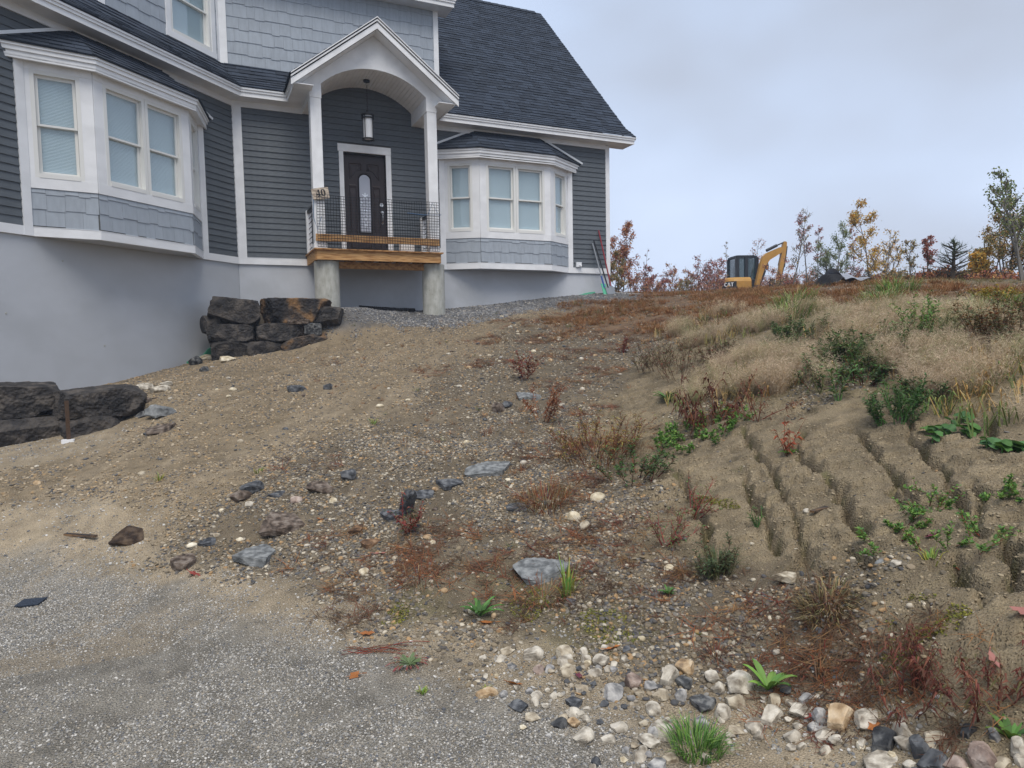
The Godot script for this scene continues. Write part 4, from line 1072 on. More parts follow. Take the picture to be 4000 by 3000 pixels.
	var WU := frame(Vector3(XC + 0.41421 * zu, 0, zu), Vector3(S, 0, -S))
	b = MB.new()
	fbox(b, FU, XC + 0.41421 * zu, 2.44, 6.4, 9.35, -0.14, 0.0)
	b.box(Vector3(2.30, 6.4, -3.6), Vector3(2.438, 9.35, zu - 0.14))
	var wu := part("upper_front_wall", b, M.sheath, house)
	shakes(wu, FU, XC + 0.41421 * zu + 0.15, 2.335, 7.29, 9.22, [], 0.25, 31)
	b = MB.new()
	var wh := [-1.23, -0.21, 7.45, 8.92]
	wall_sheet(b, WU, -7.6, 0.0, 6.4, 9.35, [wh], -0.14, -0.0005)
	var wu2 := part("upper_wing_wall", b, M.sheath, house)
	shakes(wu2, WU, -6.0, -0.01, 7.29, 9.22, [[-1.33, -0.11, 7.33, 9.05]], 0.25, 32)
	for u in [[-1.33, -1.225], [-0.215, -0.11]]: board("window_casing", WU, u[0], u[1], 7.46, 8.92, -0.02, 0.03, M.trim, house)
	board("window_casing", WU, -1.34, -0.10, 7.345, 7.46, -0.02, 0.036, M.trim, house)
	board("window_casing", WU, -1.34, -0.10, 8.92, 9.05, -0.02, 0.036, M.trim, house)
	window(house, WU, -1.225, -0.215, 7.46, 8.92)
	var cx0 := XC + 0.41421 * zu
	board("corner_board", FU, cx0, cx0 + 0.15, 7.2, 9.35, -0.01, 0.028, M.trim, house)
	board("corner_board", WU, -0.06, 0.003, 7.2, 9.35, -0.01, 0.026, M.trim, house)
	board("corner_board", FU, 2.33, 2.445, 7.2, 9.35, -0.14, 0.026, M.trim, house)
	board("corner_board", WU, -2.72, -2.60, 7.2, 9.35, -0.01, 0.028, M.trim, house)
	board("frieze_board", FU, cx0, 2.44, 9.21, 9.33, 0.0, 0.032, M.trim, house)
	board("soffit", FU, -3.2, 2.72, 9.165, 9.18, -0.2, 0.33, M.trim, house)
	for st in [[0.35, 9.16, 9.25], [0.372, 9.25, 9.30], [0.39, 9.30, 9.334]]:
		board("fascia", FU, -3.4, 2.73 + st[0] - 0.35, st[1], st[2], st[0] - 0.03, st[0], M.trim, house)
	b = MB.new()
	b.prism(PackedVector2Array([Vector2(0.0, 9.335), Vector2(0.02, 9.37), Vector2(-4.4, 10.9), Vector2(-4.4, 10.86)]), Vector3.ZERO, Vector3(0, 0, 1), up, Vector3(1, 0, 0), -3.4, 2.75)
	part("dormer_roof", b, M.roof1, house)
	# ---------------- main roof: flared foot, steep field, ridge
	var P0 := Vector3(0, 6.640, 0.40); var P1 := Vector3(0, 6.99, -0.07); var P2 := Vector3(0, 11.84, -4.69)
	var e1 := (P1 - P0).normalized(); var l1 := P0.distance_to(P1)
	var e2 := (P2 - P1).normalized(); var l2 := P1.distance_to(P2)
	b = MB.new()
	var xr := 7.37
	b.quad(Vector3(v.call(0.40), P0.y, P0.z), Vector3(-0.75, P0.y, P0.z), Vector3(-0.75, P1.y, P1.z), Vector3(v.call(-0.07), P1.y, P1.z))
	b.quad(Vector3(1.86, P0.y, P0.z), Vector3(xr, P0.y, P0.z), Vector3(xr, P1.y, P1.z), Vector3(1.86, P1.y, P1.z))
	b.quad(Vector3(-2.6, P1.y, P1.z), Vector3(xr, P1.y, P1.z), Vector3(xr, P2.y, P2.z), Vector3(-2.6, P2.y, P2.z))
	b.quad(Vector3(-2.6, P2.y, P2.z), Vector3(xr, P2.y, P2.z), Vector3(xr, 6.9, -9.4), Vector3(-2.6, 6.9, -9.4))
	var dn := Vector3(0, -0.07, 0)
	b.quad(Vector3(xr, P0.y, P0.z) + dn, Vector3(xr, P1.y, P1.z) + dn, Vector3(xr, P1.y, P1.z), Vector3(xr, P0.y, P0.z))
	b.quad(Vector3(xr, P1.y, P1.z) + dn, Vector3(xr, P2.y, P2.z) + dn, Vector3(xr, P2.y, P2.z), Vector3(xr, P1.y, P1.z))
	b.quad(Vector3(6.7, P1.y, P1.z) + dn, Vector3(6.7, P2.y, P2.z) + dn, Vector3(xr, P2.y, P2.z) + dn, Vector3(xr, P1.y, P1.z) + dn)
	var rf := part("main_roof", b, M.roof0, house)
	var ex := Vector3(1, 0, 0)
	shingles(rf, Vector3(0, P0.y, P0.z), ex, e1, PackedVector2Array([Vector2(v.call(0.40), 0), Vector2(-0.8, 0), Vector2(-0.8, l1), Vector2(v.call(-0.07), l1)]), 51, 30)
	shingles(rf, Vector3(0, P0.y, P0.z), ex, e1, PackedVector2Array([Vector2(1.9, 0), Vector2(xr, 0), Vector2(xr, l1), Vector2(1.9, l1)]), 56, 70)
	shingles(rf, Vector3(0, P1.y, P1.z), ex, e2, PackedVector2Array([Vector2(v.call(-0.07), 0), Vector2(2.45, 0), Vector2(2.45, 0.46), Vector2(v.call(-0.4), 0.46)]), 52, 0)
	shingles(rf, Vector3(0, P1.y, P1.z), ex, e2, PackedVector2Array([Vector2(2.46, 0), Vector2(xr, 0), Vector2(xr, l2), Vector2(2.46, l2)]), 53, 120)
	b = MB.new()
	for i in 20:
		var x := 2.4 + i * 0.25
		if x > 7.1: break
		b.hexa(Vector3(x, P2.y - 0.10, P2.z + 0.12), Vector3(0.26, 0.012, 0), Vector3(0, 0.115, -0.12), Vector3(0, 0.006, 0.014))
		b.hexa(Vector3(x, P2.y + 0.018, P2.z), Vector3(0.26, 0.012, 0), Vector3(0, -0.115, -0.12), Vector3(0, 0.014, 0))
	part("ridge_cap", b, M.roof0, house)
	# rake board under the right roof edge
	b = MB.new()
	b.beam(Vector3(7.345, P1.y - 0.15, P1.z + 0.0), Vector3(7.345, P2.y - 0.15, P2.z), 0.02, 0.16)
	part("rake_board", b, M.trim, house)
	# wing roof strip
	b = MB.new()
	var wo := Vector3(XC, 0, 0)
	var q0 := fp(W, 0, P0.y, P0.z); var we1: Vector3 = (fp(W, 0, P1.y, P1.z) - q0).normalized()
	var q1 := fp(W, 0, P1.y, P1.z); var we2: Vector3 = (fp(W, 0, P2.y, P2.z) - q1).normalized()
	b.quad(fp(W, -8, P0.y, P0.z), fp(W, -0.41421 * 0.40, P0.y, P0.z), fp(W, 0.029, P1.y, P1.z), fp(W, -8, P1.y, P1.z))
	b.quad(fp(W, -8, P1.y, P1.z), fp(W, 0.029, P1.y, P1.z), fp(W, 0.17, 7.34, -0.41), fp(W, -8, 7.34, -0.41))
	var wr := part("wing_roof", b, M.roof0, house)
	shingles(wr, q0, W.ex, we1, PackedVector2Array([Vector2(-6.5, 0), Vector2(-0.41421 * 0.40, 0), Vector2(0.029, l1), Vector2(-6.5, l1)]), 54, 40)
	shingles(wr, q1, W.ex, we2, PackedVector2Array([Vector2(-6.5, 0), Vector2(0.029, 0), Vector2(0.166, 0.46), Vector2(-6.5, 0.46)]), 55, 0)
	# ---------------- bay windows
	bay(frame(fp(W, -2.56, 0, 0), W.ex), 0.50, 61, "bay_window")
	bay(frame(Vector3(bayx, 0, 0), Vector3(1, 0, 0)), 0.42, 71, "bay_window")
	build_door(F)
	build_portico(F)
	# odds and ends on the walls
	b = MB.new()
	b.box(Vector3(5.79, 3.38, 0.03), Vector3(5.94, 3.50, 0.075)); b.tube([Vector3(5.885, 3.425, 0.07), Vector3(5.885, 3.42, 0.12), Vector3(5.885, 3.39, 0.14)], [0.022, 0.02, 0.016], 8)
	part("hose_tap_plate", b, M.flash, house)
	b = MB.new()
	b.prism(PackedVector2Array([Vector2(-1.45, 1.0), Vector2(-0.80, 0.9), Vector2(-0.80, 1.58), Vector2(-0.93, 1.52), Vector2(-1.05, 1.42), Vector2(-1.2, 1.36), Vector2(-1.45, 1.30)]), W.o, W.ex, up, W.ez, -0.011, 0.004)
	part("insulation_board", b, M.green_scrap, house)
	b = MB.new()
	b.prism(PackedVector2Array([Vector2(5.9, 2.4), Vector2(6.42, 2.5), Vector2(6.36, 2.775), Vector2(6.2, 2.76), Vector2(6.05, 2.73), Vector2(5.9, 2.69)]), Vector3.ZERO, ex, up, Vector3(0, 0, 1), -0.011, 0.004)
	part("insulation_board", b, M.green_scrap, house)

func ringed(pts: Array, k: float) -> Array:
	var c := Vector2.ZERO
	for p in pts: c += p
	c /= pts.size()
	var out := []
	for p in pts: out.append(c + (p - c) * k)
	return out

func door_panel(b: MB, o: Vector3, pts: Array) -> void:
	var steps := [[pts, 0.0], [ringed(pts, 0.95), 0.012], [ringed(pts, 0.84), -0.004], [ringed(pts, 0.66), 0.009]]
	for s in 3:
		for i in pts.size():
			var j := (i + 1) % pts.size()
			var a: Vector2 = steps[s][0][i]; var a2: Vector2 = steps[s][0][j]; var c: Vector2 = steps[s + 1][0][i]; var c2: Vector2 = steps[s + 1][0][j]
			b.quad(o + Vector3(a.x, a.y, steps[s][1]), o + Vector3(a2.x, a2.y, steps[s][1]), o + Vector3(c2.x, c2.y, steps[s + 1][1]), o + Vector3(c.x, c.y, steps[s + 1][1]))
	var q := PackedVector2Array(steps[3][0])
	b.prism(q, o, Vector3(1, 0, 0), Vector3.UP, Vector3(0, 0, 1), 0.0, 0.009)

func arch_pts(cx: float, w: float, y0: float, y1: float, n := 14) -> Array:
	var r := w * 0.5
	var out := [Vector2(cx - r, y0), Vector2(cx + r, y0)]
	for i in n + 1:
		var a := PI * i / n
		out.append(Vector2(cx + r * cos(a), y1 - r + r * sin(a)))
	return out

func build_door(F: Dictionary) -> void:
	for u in [[0.0, 0.094], [1.017, 1.13]]:
		board("door_casing", F, u[0], u[1], 3.46, 5.685, -0.1, 0.036, M.trim, house)
	board("door_casing", F, -0.023, 1.132, 5.685, 5.842, -0.1, 0.045, M.trim, house)
	board("door_jamb", F, 0.094, 1.017, 5.655, 5.684, -0.12, -0.0, M.door_dark, house)
	board("door_sill", F, 0.094, 1.017, 3.50, 3.545, -0.12, 0.03, M.steel, house)
	var o := Vector3(0.104, 3.55, -0.075)
	var wd := 0.905; var ht := 2.105
	var b := MB.new()
	b.box(o + Vector3(0, 0, -0.04), o + Vector3(wd, ht, 0))
	var d := part("front_door", b, M.door, house)
	tag(d, "dark brown panelled front door with arched leaded glass")
	var cx := wd * 0.5
	var top := ht
	# quarter panels round the arch
	for s in [-1, 1]:
		b = MB.new()
		var pts := []
		var raw := [Vector2(0.335, top - 0.17), Vector2(0.06, top - 0.17), Vector2(0.06, top - 0.33)]
		for i in 7:
			var a := deg_to_rad(84.0 - i * 10.5)
			raw.append(Vector2(0.02 + 0.27 * cos(a) - 0.0, top - 0.56 + 0.27 * sin(a)))
		raw.append(Vector2(0.335, top - 0.52))
		for p in raw: pts.append(Vector2(cx + s * p.x, p.y))
		door_panel(b, o, pts)
		part("door_panel", b, M.door, d)
		b = MB.new()
		var ux := [0.185, 0.335]
		door_panel(b, o, [Vector2(cx + s * ux[0], 0.32), Vector2(cx + s * ux[1], 0.32), Vector2(cx + s * ux[1], top - 0.63), Vector2(cx + s * ux[0], top - 0.63)])
		part("door_panel", b, M.door, d)
		b = MB.new()
		door_panel(b, o, [Vector2(cx + s * 0.17, 0.10), Vector2(cx + s * 0.335, 0.10), Vector2(cx + s * 0.335, 0.25), Vector2(cx + s * 0.17, 0.25)])
		part("door_panel", b, M.door, d)
	b = MB.new()
	door_panel(b, o, [Vector2(cx - 0.12, 0.10), Vector2(cx + 0.12, 0.10), Vector2(cx + 0.12, 0.34), Vector2(cx - 0.12, 0.34)])
	part("door_panel", b, M.door, d)
	# glass with its moulded surround
	b = MB.new()
	var outer := arch_pts(cx, 0.30, 0.425, top - 0.375); var inner := arch_pts(cx, 0.235, 0.46, top - 0.41)
	for i in outer.size():
		var j := (i + 1) % outer.size()
		var mid0: Vector2 = (outer[i] + inner[i]) * 0.5; var mid1: Vector2 = (outer[j] + inner[j]) * 0.5
		b.quad(o + Vector3(outer[i].x, outer[i].y, 0), o + Vector3(outer[j].x, outer[j].y, 0), o + Vector3(mid1.x, mid1.y, 0.018), o + Vector3(mid0.x, mid0.y, 0.018))
		b.quad(o + Vector3(mid0.x, mid0.y, 0.018), o + Vector3(mid1.x, mid1.y, 0.018), o + Vector3(inner[j].x, inner[j].y, 0.002), o + Vector3(inner[i].x, inner[i].y, 0.002))
	part("glass_surround", b, M.door_dark, d)
	b = MB.new()
	b.prism(PackedVector2Array(inner), o, Vector3(1, 0, 0), Vector3.UP, Vector3(0, 0, 1), 0.0, 0.004)
	part("door_glass", b, M.frost, d)
	# bevelled flower and scroll pieces in the glass
	var petals := []
	var yc := 1.24
	for a in [90.0, 25.0, 155.0, -55.0, -125.0]:
		petals.append([Vector2(cx, yc), a, 0.075, 0.026])
	for s in [-1, 1]:
		petals.append([Vector2(cx + s * 0.052, yc - 0.17), 90.0 - s * 40.0, 0.055, 0.022])
		for k in 4:
			petals.append([Vector2(cx + s * (0.058 + 0.018 * sin(k * 0.9)), yc - 0.20 - k * 0.05), -90.0 + s * (8.0 - k * 8.0), 0.055, 0.018])
			petals.append([Vector2(cx + s * (0.03 + 0.032 * sin(k * 0.8 + 0.4)), yc - 0.43 - k * 0.05), -90.0 + s * (22.0 - k * 20.0), 0.056, 0.018])
		petals.append([Vector2(cx + s * 0.004, yc - 0.30), -90.0 + s * 55.0, 0.05, 0.02])
		petals.append([Vector2(cx + s * 0.004, yc - 0.62), -90.0 + s * 40.0, 0.05, 0.02])
	petals.append([Vector2(cx, yc - 0.25), 90.0, 0.045, 0.03]); petals.append([Vector2(cx, yc - 0.36), -90.0, 0.07, 0.034]); petals.append([Vector2(cx, yc - 0.47), -90.0, 0.07, 0.04]); petals.append([Vector2(cx, yc - 0.60), -90.0, 0.09, 0.022])
	b = MB.new()
	for p in petals:
		var dir := Vector2(cos(deg_to_rad(p[1])), sin(deg_to_rad(p[1])))
		var sd := Vector2(-dir.y, dir.x)
		var pg := PackedVector2Array()
		for i in 8:
			var t := TAU * i / 8.0
			pg.append(p[0] + dir * p[2] * (0.5 - 0.5 * cos(t)) + sd * p[3] * 0.5 * sin(t))
		b.prism(pg, o, Vector3(1, 0, 0), Vector3.UP, Vector3(0, 0, 1), 0.003, 0.011)
	part("bevelled_glass", b, M.bevel, d)
	b = MB.new()
	b.tube([o + Vector3(0.81, 1.065, 0.0), o + Vector3(0.81, 1.065, 0.028)], [0.045, 0.04], 14)
	part("deadbolt", b, M.nickel, d)
	b = MB.new()
	b.tube([o + Vector3(0.82, 0.90, 0.0), o + Vector3(0.82, 0.90, 0.03)], [0.038, 0.034], 12)
	b.tube([o + Vector3(0.82, 0.89, 0.03), o + Vector3(0.82, 0.86, 0.06), o + Vector3(0.82, 0.79, 0.068), o + Vector3(0.82, 0.70, 0.06), o + Vector3(0.82, 0.66, 0.02)], [0.012, 0.012, 0.011, 0.011, 0.012], 8)
	b.tube([o + Vector3(0.82, 0.66, 0.0), o + Vector3(0.82, 0.66, 0.025)], [0.024, 0.022], 10)
	part("door_handle", b, M.nickel, d)

func build_portico(F: Dictionary) -> void:
	var up := Vector3.UP
	var ex := Vector3(1, 0, 0)
	var ezz := Vector3(0, 0, 1)
	var cx := 0.555
	var cols_x := [-0.625, 1.735]
	# gable roof
	var pk := 7.93; var ye := 6.64; var xe := 1.665; var zf := 1.45; var zb_ := -0.39
	var sl := (pk - ye) / xe
	var b := MB.new()
	b.prism(PackedVector2Array([Vector2(-xe, ye), Vector2(0, pk), Vector2(xe, ye), Vector2(xe, ye - 0.03), Vector2(0, pk - 0.05), Vector2(-xe, ye - 0.03)]), Vector3(cx, 0, 0), ex, up, ezz, zb_, zf)
	var rf := part("portico_roof", b, M.roof0, house)
	var L := sqrt(xe * xe + (pk - ye) * (pk - ye))
	for s in [-1, 1]:
		var ev := Vector3(-s * xe, pk - ye, 0).normalized()
		shingles(rf, Vector3(cx + s * xe, ye, zf), Vector3(0, 0, -1), ev, PackedVector2Array([Vector2(-0.012, -0.015), Vector2(zf - zb_, -0.015), Vector2(zf - zb_, L), Vector2(-0.012, L)]), 80 + s, 10)
	# rake boards, two steps, mitred at the peak
	for st in [[0.0, -0.165, -0.05, 0.0], [0.0, -0.052, -0.005, 0.024], [0.0, -0.006, 0.032, 0.04]]:
		for s in [-1, 1]:
			b = MB.new()
			var x1 := xe + 0.0
			var pg := PackedVector2Array([Vector2(0, pk + st[1] * 1.25), Vector2(s * x1, ye + st[1] * 1.25), Vector2(s * x1, ye + st[2] * 1.25 - 0.03), Vector2(0, pk + st[2] * 1.25 - 0.03)])
			b.prism(pg, Vector3(cx, 0, 0), ex, up, ezz, zf - 0.03, zf + st[3])
			part("rake_board", b, M.trim, house)
	# eave boards on both sides
	for s in [-1, 1]:
		for st in [[0.0, 6.47, 6.555], [0.022, 6.555, 6.60], [0.04, 6.60, 6.634]]:
			b = MB.new()
			var x: float = cx + s * (xe - 0.055 + st[0])
			b.box(Vector3(minf(x, x - s * 0.03), st[1], 0.36), Vector3(maxf(x, x - s * 0.03), st[2], zf - 0.031))
			part("fascia", b, M.trim, house)
		b = MB.new()
		var a: float = cx + s * (xe - 0.09); var c: float = cx + s * 1.25
		b.box(Vector3(minf(a, c), 6.476, 0.30), Vector3(maxf(a, c), 6.49, zf - 0.032))
		part("soffit", b, M.trim, house)
		# sloping soffit under the rake overhang
		b = MB.new()
		var p0 := Vector3(cx, pk - 0.215, 1.13); var p1 := Vector3(cx + s * xe * 0.97, ye - 0.17, 1.13)
		b.quad(p0, p1, p1 + Vector3(0, 0, zf - 1.16), p0 + Vector3(0, 0, zf - 1.16))
		part("rake_soffit", b, M.trim, house)
	# arched front panel
	var zp := 1.125
	var pg2 := PackedVector2Array()
	var half := 1.065
	var y0 := 6.64; var rise := 0.415
	var R := (half * half + rise * rise) / (2.0 * rise)
	var arc := []
	for i in 25:
		var t := -1.0 + 2.0 * i / 24.0
		var x := t * half
		arc.append(Vector2(x, y0 + rise - R + sqrt(R * R - x * x)))
	pg2.append(Vector2(-1.56, 6.48)); pg2.append(Vector2(-1.29, 6.48)); pg2.append(Vector2(-1.29, 6.362)); pg2.append(Vector2(-half, 6.362))
	for p in arc: pg2.append(p)
	pg2.append(Vector2(half, 6.362)); pg2.append(Vector2(1.29, 6.362)); pg2.append(Vector2(1.29, 6.48)); pg2.append(Vector2(1.56, 6.48)); pg2.append(Vector2(1.56, 6.56)); pg2.append(Vector2(0, 7.72)); pg2.append(Vector2(-1.56, 6.56))
	b = MB.new()
	b.prism(pg2, Vector3(cx, 0, 0), ex, up, ezz, zp - 0.06, zp)
	part("arched_panel", b, M.trim, house)
	# side beams back to the wall
	for s in [-1, 1]:
		b = MB.new()
		var a: float = cx + s * half; var c: float = cx + s * 1.285
		b.box(Vector3(minf(a, c), 6.365, 0.03), Vector3(maxf(a, c), 6.70, zp - 0.062))
		part("side_beam", b, M.trim, house)
	# barrel ceiling of narrow beaded boards running front to back
	var ceil_ := Node3D.new()
	ceil_.name = "barrel_ceiling"
	house.add_child(ceil_, true)
	var nb := 30
	for i in nb:
		var q := []
		for k in 2:
			var x := -half + 2.0 * half * (i + k) / nb
			q.append(Vector2(x, y0 + rise - R + sqrt(R * R - x * x)))
		var d: Vector2 = (q[1] - q[0]) * 0.06
		b = MB.new()
		var nn := Vector2(q[0].y - q[1].y, q[1].x - q[0].x).normalized() * 0.012
		b.prism(PackedVector2Array([q[0] + d, q[1] - d, q[1] + nn, q[0] + nn]), Vector3(cx, 0, 0), ex, up, ezz, 0.03, zp - 0.061)
		part("ceiling_board", b, M.trim, ceil_)
	# columns with a neck joint
	for x in cols_x:
		b = MB.new()
		var w := 0.105
		var pgc := PackedVector2Array([Vector2(-w + 0.006, -w), Vector2(w - 0.006, -w), Vector2(w, -w + 0.006), Vector2(w, w - 0.006), Vector2(w - 0.006, w), Vector2(-w + 0.006, w), Vector2(-w, w - 0.006), Vector2(-w, -w + 0.006)])
		b.prism(pgc, Vector3(x, 3.452, 1.015), ex, Vector3(0, 0, 1), up, 0.0, 2.906)
		var c := part("portico_column", b, M.trim, house)
		b = MB.new()
		b.box(Vector3(x - 0.125, 3.453, 0.89), Vector3(x + 0.125, 3.56, 1.14))
		part("column_base", b, M.trim, c)
	# deck
	var dk := Node3D.new()
	dk.name = "porch_deck"
	house.add_child(dk, true)
	for i in 9:
		b = MB.new()
		b.box(Vector3(-0.77, 3.425, 0.03 + i * 0.138), Vector3(1.87, 3.45, 0.03 + i * 0.138 + 0.133))
		part("deck_board", b, M.wood_dark, dk)
	b = MB.new(); b.box(Vector3(-0.72, 3.235, 1.17), Vector3(1.82, 3.4245, 1.21)); part("rim_board", b, M.wood, dk)
	for x in [-0.74, 1.80]:
		b = MB.new(); b.box(Vector3(x, 3.234, 0.04), Vector3(x + 0.04, 3.424, 1.169 if x > 0 else 1.169)); part("rim_board", b, M.wood, dk)
	for i in 6:
		b = MB.new(); b.box(Vector3(-0.35 + i * 0.38, 3.24, 0.04), Vector3(-0.31 + i * 0.38, 3.423, 1.168)); part("joist", b, M.wood_dark, dk)
	b = MB.new(); b.box(Vector3(-0.69, 3.10, 0.85), Vector3(1.79, 3.233, 0.93)); part("carrying_beam", b, M.wood_dark, dk)
	b = MB.new(); b.box(Vector3(-0.72, 3.60, 1.145), Vector3(1.82, 3.735, 1.183)); part("rail_plank", b, M.wood, dk)
	# cable railings at both sides
	for s in [-1, 1]:
		var x: float = -0.69 if s < 0 else 1.80
		b = MB.new(); b.box(Vector3(x - 0.05, 3.452, 0.06), Vector3(x + 0.05, 4.36, 0.16)); part("rail_post", b, M.trim, dk)
		b = MB.new(); b.box(Vector3(x - 0.035, 4.30, 0.161), Vector3(x + 0.035, 4.35, 0.905)); part("top_rail", b, M.black, dk)
		for k in 7:
			b = MB.new(); b.tube([Vector3(x, 3.56 + k * 0.105, 0.161), Vector3(x, 3.56 + k * 0.105, 0.905)], [0.008, 0.008], 6); part("cable", b, M.black, dk)
	# concrete piers, with bug holes
	for pr in [[-0.49, 0.90, 0.245], [1.765, 0.86, 0.24]]:
		b = MB.new()
		var y1 := 3.098; var ya := gy(pr[0], pr[1]) - 0.35
		var sides := 40
		var prof := [[pr[2], ya], [pr[2], 3.0], [pr[2], 3.225], [pr[2] - 0.006, 3.232]]
		for k in prof.size() - 1:
			for i in sides:
				var t0 := TAU * i / sides; var t1 := TAU * (i + 1) / sides
				b.quad(Vector3(pr[0] + cos(t1) * prof[k][0], prof[k][1], pr[1] + sin(t1) * prof[k][0]), Vector3(pr[0] + cos(t0) * prof[k][0], prof[k][1], pr[1] + sin(t0) * prof[k][0]), Vector3(pr[0] + cos(t0) * prof[k + 1][0], prof[k + 1][1], pr[1] + sin(t0) * prof[k + 1][0]), Vector3(pr[0] + cos(t1) * prof[k + 1][0], prof[k + 1][1], pr[1] + sin(t1) * prof[k + 1][0]))
		for i in sides:
			var t0 := TAU * i / sides; var t1 := TAU * (i + 1) / sides
			b.tri(Vector3(pr[0], 3.232, pr[1]), Vector3(pr[0] + cos(t1) * prof[3][0], 3.232, pr[1] + sin(t1) * prof[3][0]), Vector3(pr[0] + cos(t0) * prof[3][0], 3.232, pr[1] + sin(t0) * prof[3][0]))
		var pier := part("concrete_pier", b, M.conc, house)
		b = MB.new()
		rng.seed = 900 + int(pr[0] * 10)
		for i in 70:
			var t := rng.randf_range(0.0, PI); var y := rng.randf_range(ya + 0.4, 3.2)
			var c := Vector3(pr[0] + cos(t) * (pr[2] + 0.0008), y, pr[1] + sin(t) * (pr[2] + 0.0008))
			var tx := Vector3(-sin(t), 0, cos(t)); var r := rng.randf_range(0.003, 0.009)
			b.tri(c + tx * r, c - tx * r * 0.6 + up * r, c - tx * r * 0.7 - up * r * 0.8)
		tag(part("bug_hole", b, M.pit, pier), "", "", "", "stuff")

func build_porch_things() -> void:
	# lantern
	var t := thing("pendant_lantern", "black cylinder lantern with frosted glass hanging on a chain under the porch arch", "lamp", Vector3(0.53, 5.83, 0.52))
	var b := MB.new(); b.tube([Vector3(0, 1.22, 0), Vector3(0, 1.185, 0)], [0.07, 0.065], 16); part("ceiling_canopy", b, M.black, t)
	b = MB.new()
	for i in 14:
		var y := 0.60 + i * 0.043
		var sx := 0.011 if i % 2 == 0 else 0.0
		var sz := 0.0 if i % 2 == 0 else 0.011
		b.tube([Vector3(sx, y, sz), Vector3(sx, y + 0.048, sz)], [0.0035, 0.0035], 5); b.tube([Vector3(-sx, y, -sz), Vector3(-sx, y + 0.048, -sz)], [0.0035, 0.0035], 5)
	part("chain", b, M.black, t)
	b = MB.new(); b.tube([Vector3(0, 0.61, 0), Vector3(0, 0.56, 0), Vector3(0, 0.54, 0), Vector3(0, 0.52, 0), Vector3(0, 0.49, 0)], [0.02, 0.03, 0.10, 0.135, 0.135], 24); part("cap", b, M.black, t)
	b = MB.new(); b.tube([Vector3(0, 0.03, 0), Vector3(0, 0.489, 0)], [0.098, 0.098], 28); part("glass_shade", b, M.lamp_glass, t)
	for y in [0.0, 0.43]:
		b = MB.new()
		for i in 28:
			var a0 := TAU * i / 28; var a1 := TAU * (i + 1) / 28
			b.beam(Vector3(cos(a0) * 0.118, y + 0.013, sin(a0) * 0.118), Vector3(cos(a1) * 0.118, y + 0.013, sin(a1) * 0.118), 0.024, 0.026)
		part("band_ring", b, M.black, t)
	for i in 4:
		b = MB.new(); var a := PI / 4 + i * PI / 2; b.tube([Vector3(cos(a) * 0.115, 0.0, sin(a) * 0.115), Vector3(cos(a) * 0.115, 0.5, sin(a) * 0.115)], [0.008, 0.008], 6); part("cage_bar", b, M.black, t)
	# plastic netting tied across the front
	b = MB.new()
	var x0 := -0.70; var x1 := 1.79
	var rows := 19; var colsn := 48
	for i in colsn:
		var x := lerpf(x0, x1, float(i) / (colsn - 1))
		var pts := []
		for j in 7:
			var y := lerpf(3.47, 4.47, j / 6.0)
			pts.append(Vector3(x + 0.006 * sin(y * 9.0 + i), y, 1.275 + 0.012 * sin(x * 5.0 + y * 4.0)))
		b.tube(pts, [0.0048, 0.0048, 0.0048, 0.0048, 0.0048, 0.0048, 0.0048], 4, false)
	for j in rows:
		var y := lerpf(3.47, 4.47, float(j) / (rows - 1))
		var pts := []; var rd := []
		for i in 25:
			var x := lerpf(x0, x1, i / 24.0)
			pts.append(Vector3(x, y + 0.006 * sin(x * 6.0 + j), 1.276 + 0.012 * sin(x * 5.0 + y * 4.0))); rd.append(0.0052)
		b.tube(pts, rd, 4, false)
	var nt := thing("safety_netting", "black square mesh plastic netting tied across the porch front", "netting", Vector3.ZERO)
	part("mesh_strands", b, M.net, nt)
	b = MB.new()
	b.tube([Vector3(-0.74, 4.42, 1.17), Vector3(-0.76, 4.05, 1.2), Vector3(-0.70, 3.80, 1.29), Vector3(-0.62, 4.05, 1.29)], [0.006, 0.006, 0.006, 0.006], 5)
	b.tube([Vector3(1.10, 4.22, 1.29), Vector3(1.45, 4.20, 1.29), Vector3(1.86, 4.24, 1.2)], [0.006, 0.006, 0.006], 5)
	b.tube([Vector3(1.55, 4.22, 1.29), Vector3(1.64, 4.46, 1.29), Vector3(1.75, 4.26, 1.29)], [0.005, 0.005, 0.005], 5)
	part("tie_rope", b, M.rope, nt)
	# house number
	var sg := thing("house_number_sign", "weathered wooden board with the number 40 tied to left porch column", "sign", Vector3(-0.60, 4.52, 1.165))
	sg.rotation = Vector3(-0.05, 0.0, 0.20)
	b = MB.new()
	b.prism(PackedVector2Array([Vector2(-0.165, -0.1), Vector2(0.15, -0.115), Vector2(0.16, -0.02), Vector2(0.165, 0.1), Vector2(0.0, 0.108), Vector2(-0.16, 0.102), Vector2(-0.168, 0.01)]), Vector3.ZERO, Vector3(1, 0, 0), Vector3.UP, Vector3(0, 0, 1), -0.012, 0.012)
	part("board", b, M.sign_wood, sg)
	var tm := TextMesh.new()
	var sf := SystemFont.new(); sf.font_names = PackedStringArray(["Droid Serif"]); sf.font_weight = 700; sf.font_italic = true
	tm.font = sf; tm.text = "40"; tm.font_size = 32; tm.pixel_size = 0.0055; tm.depth = 0.006
	put("painted_number", tm, M.black_matt, sg, Vector3(0.0, 0.0, 0.0135))
	# paper box on the deck
	b = MB.new(); b.box(Vector3(1.13, 3.452, 0.50), Vector3(1.42, 3.76, 0.66))
	b.box(Vector3(1.125, 3.70, 0.495), Vector3(1.425, 3.765, 0.665))
	tag(put(numbered("white_box"), b.mesh(), M.pvc, self), "small white box standing on the porch deck behind the plank", "box")
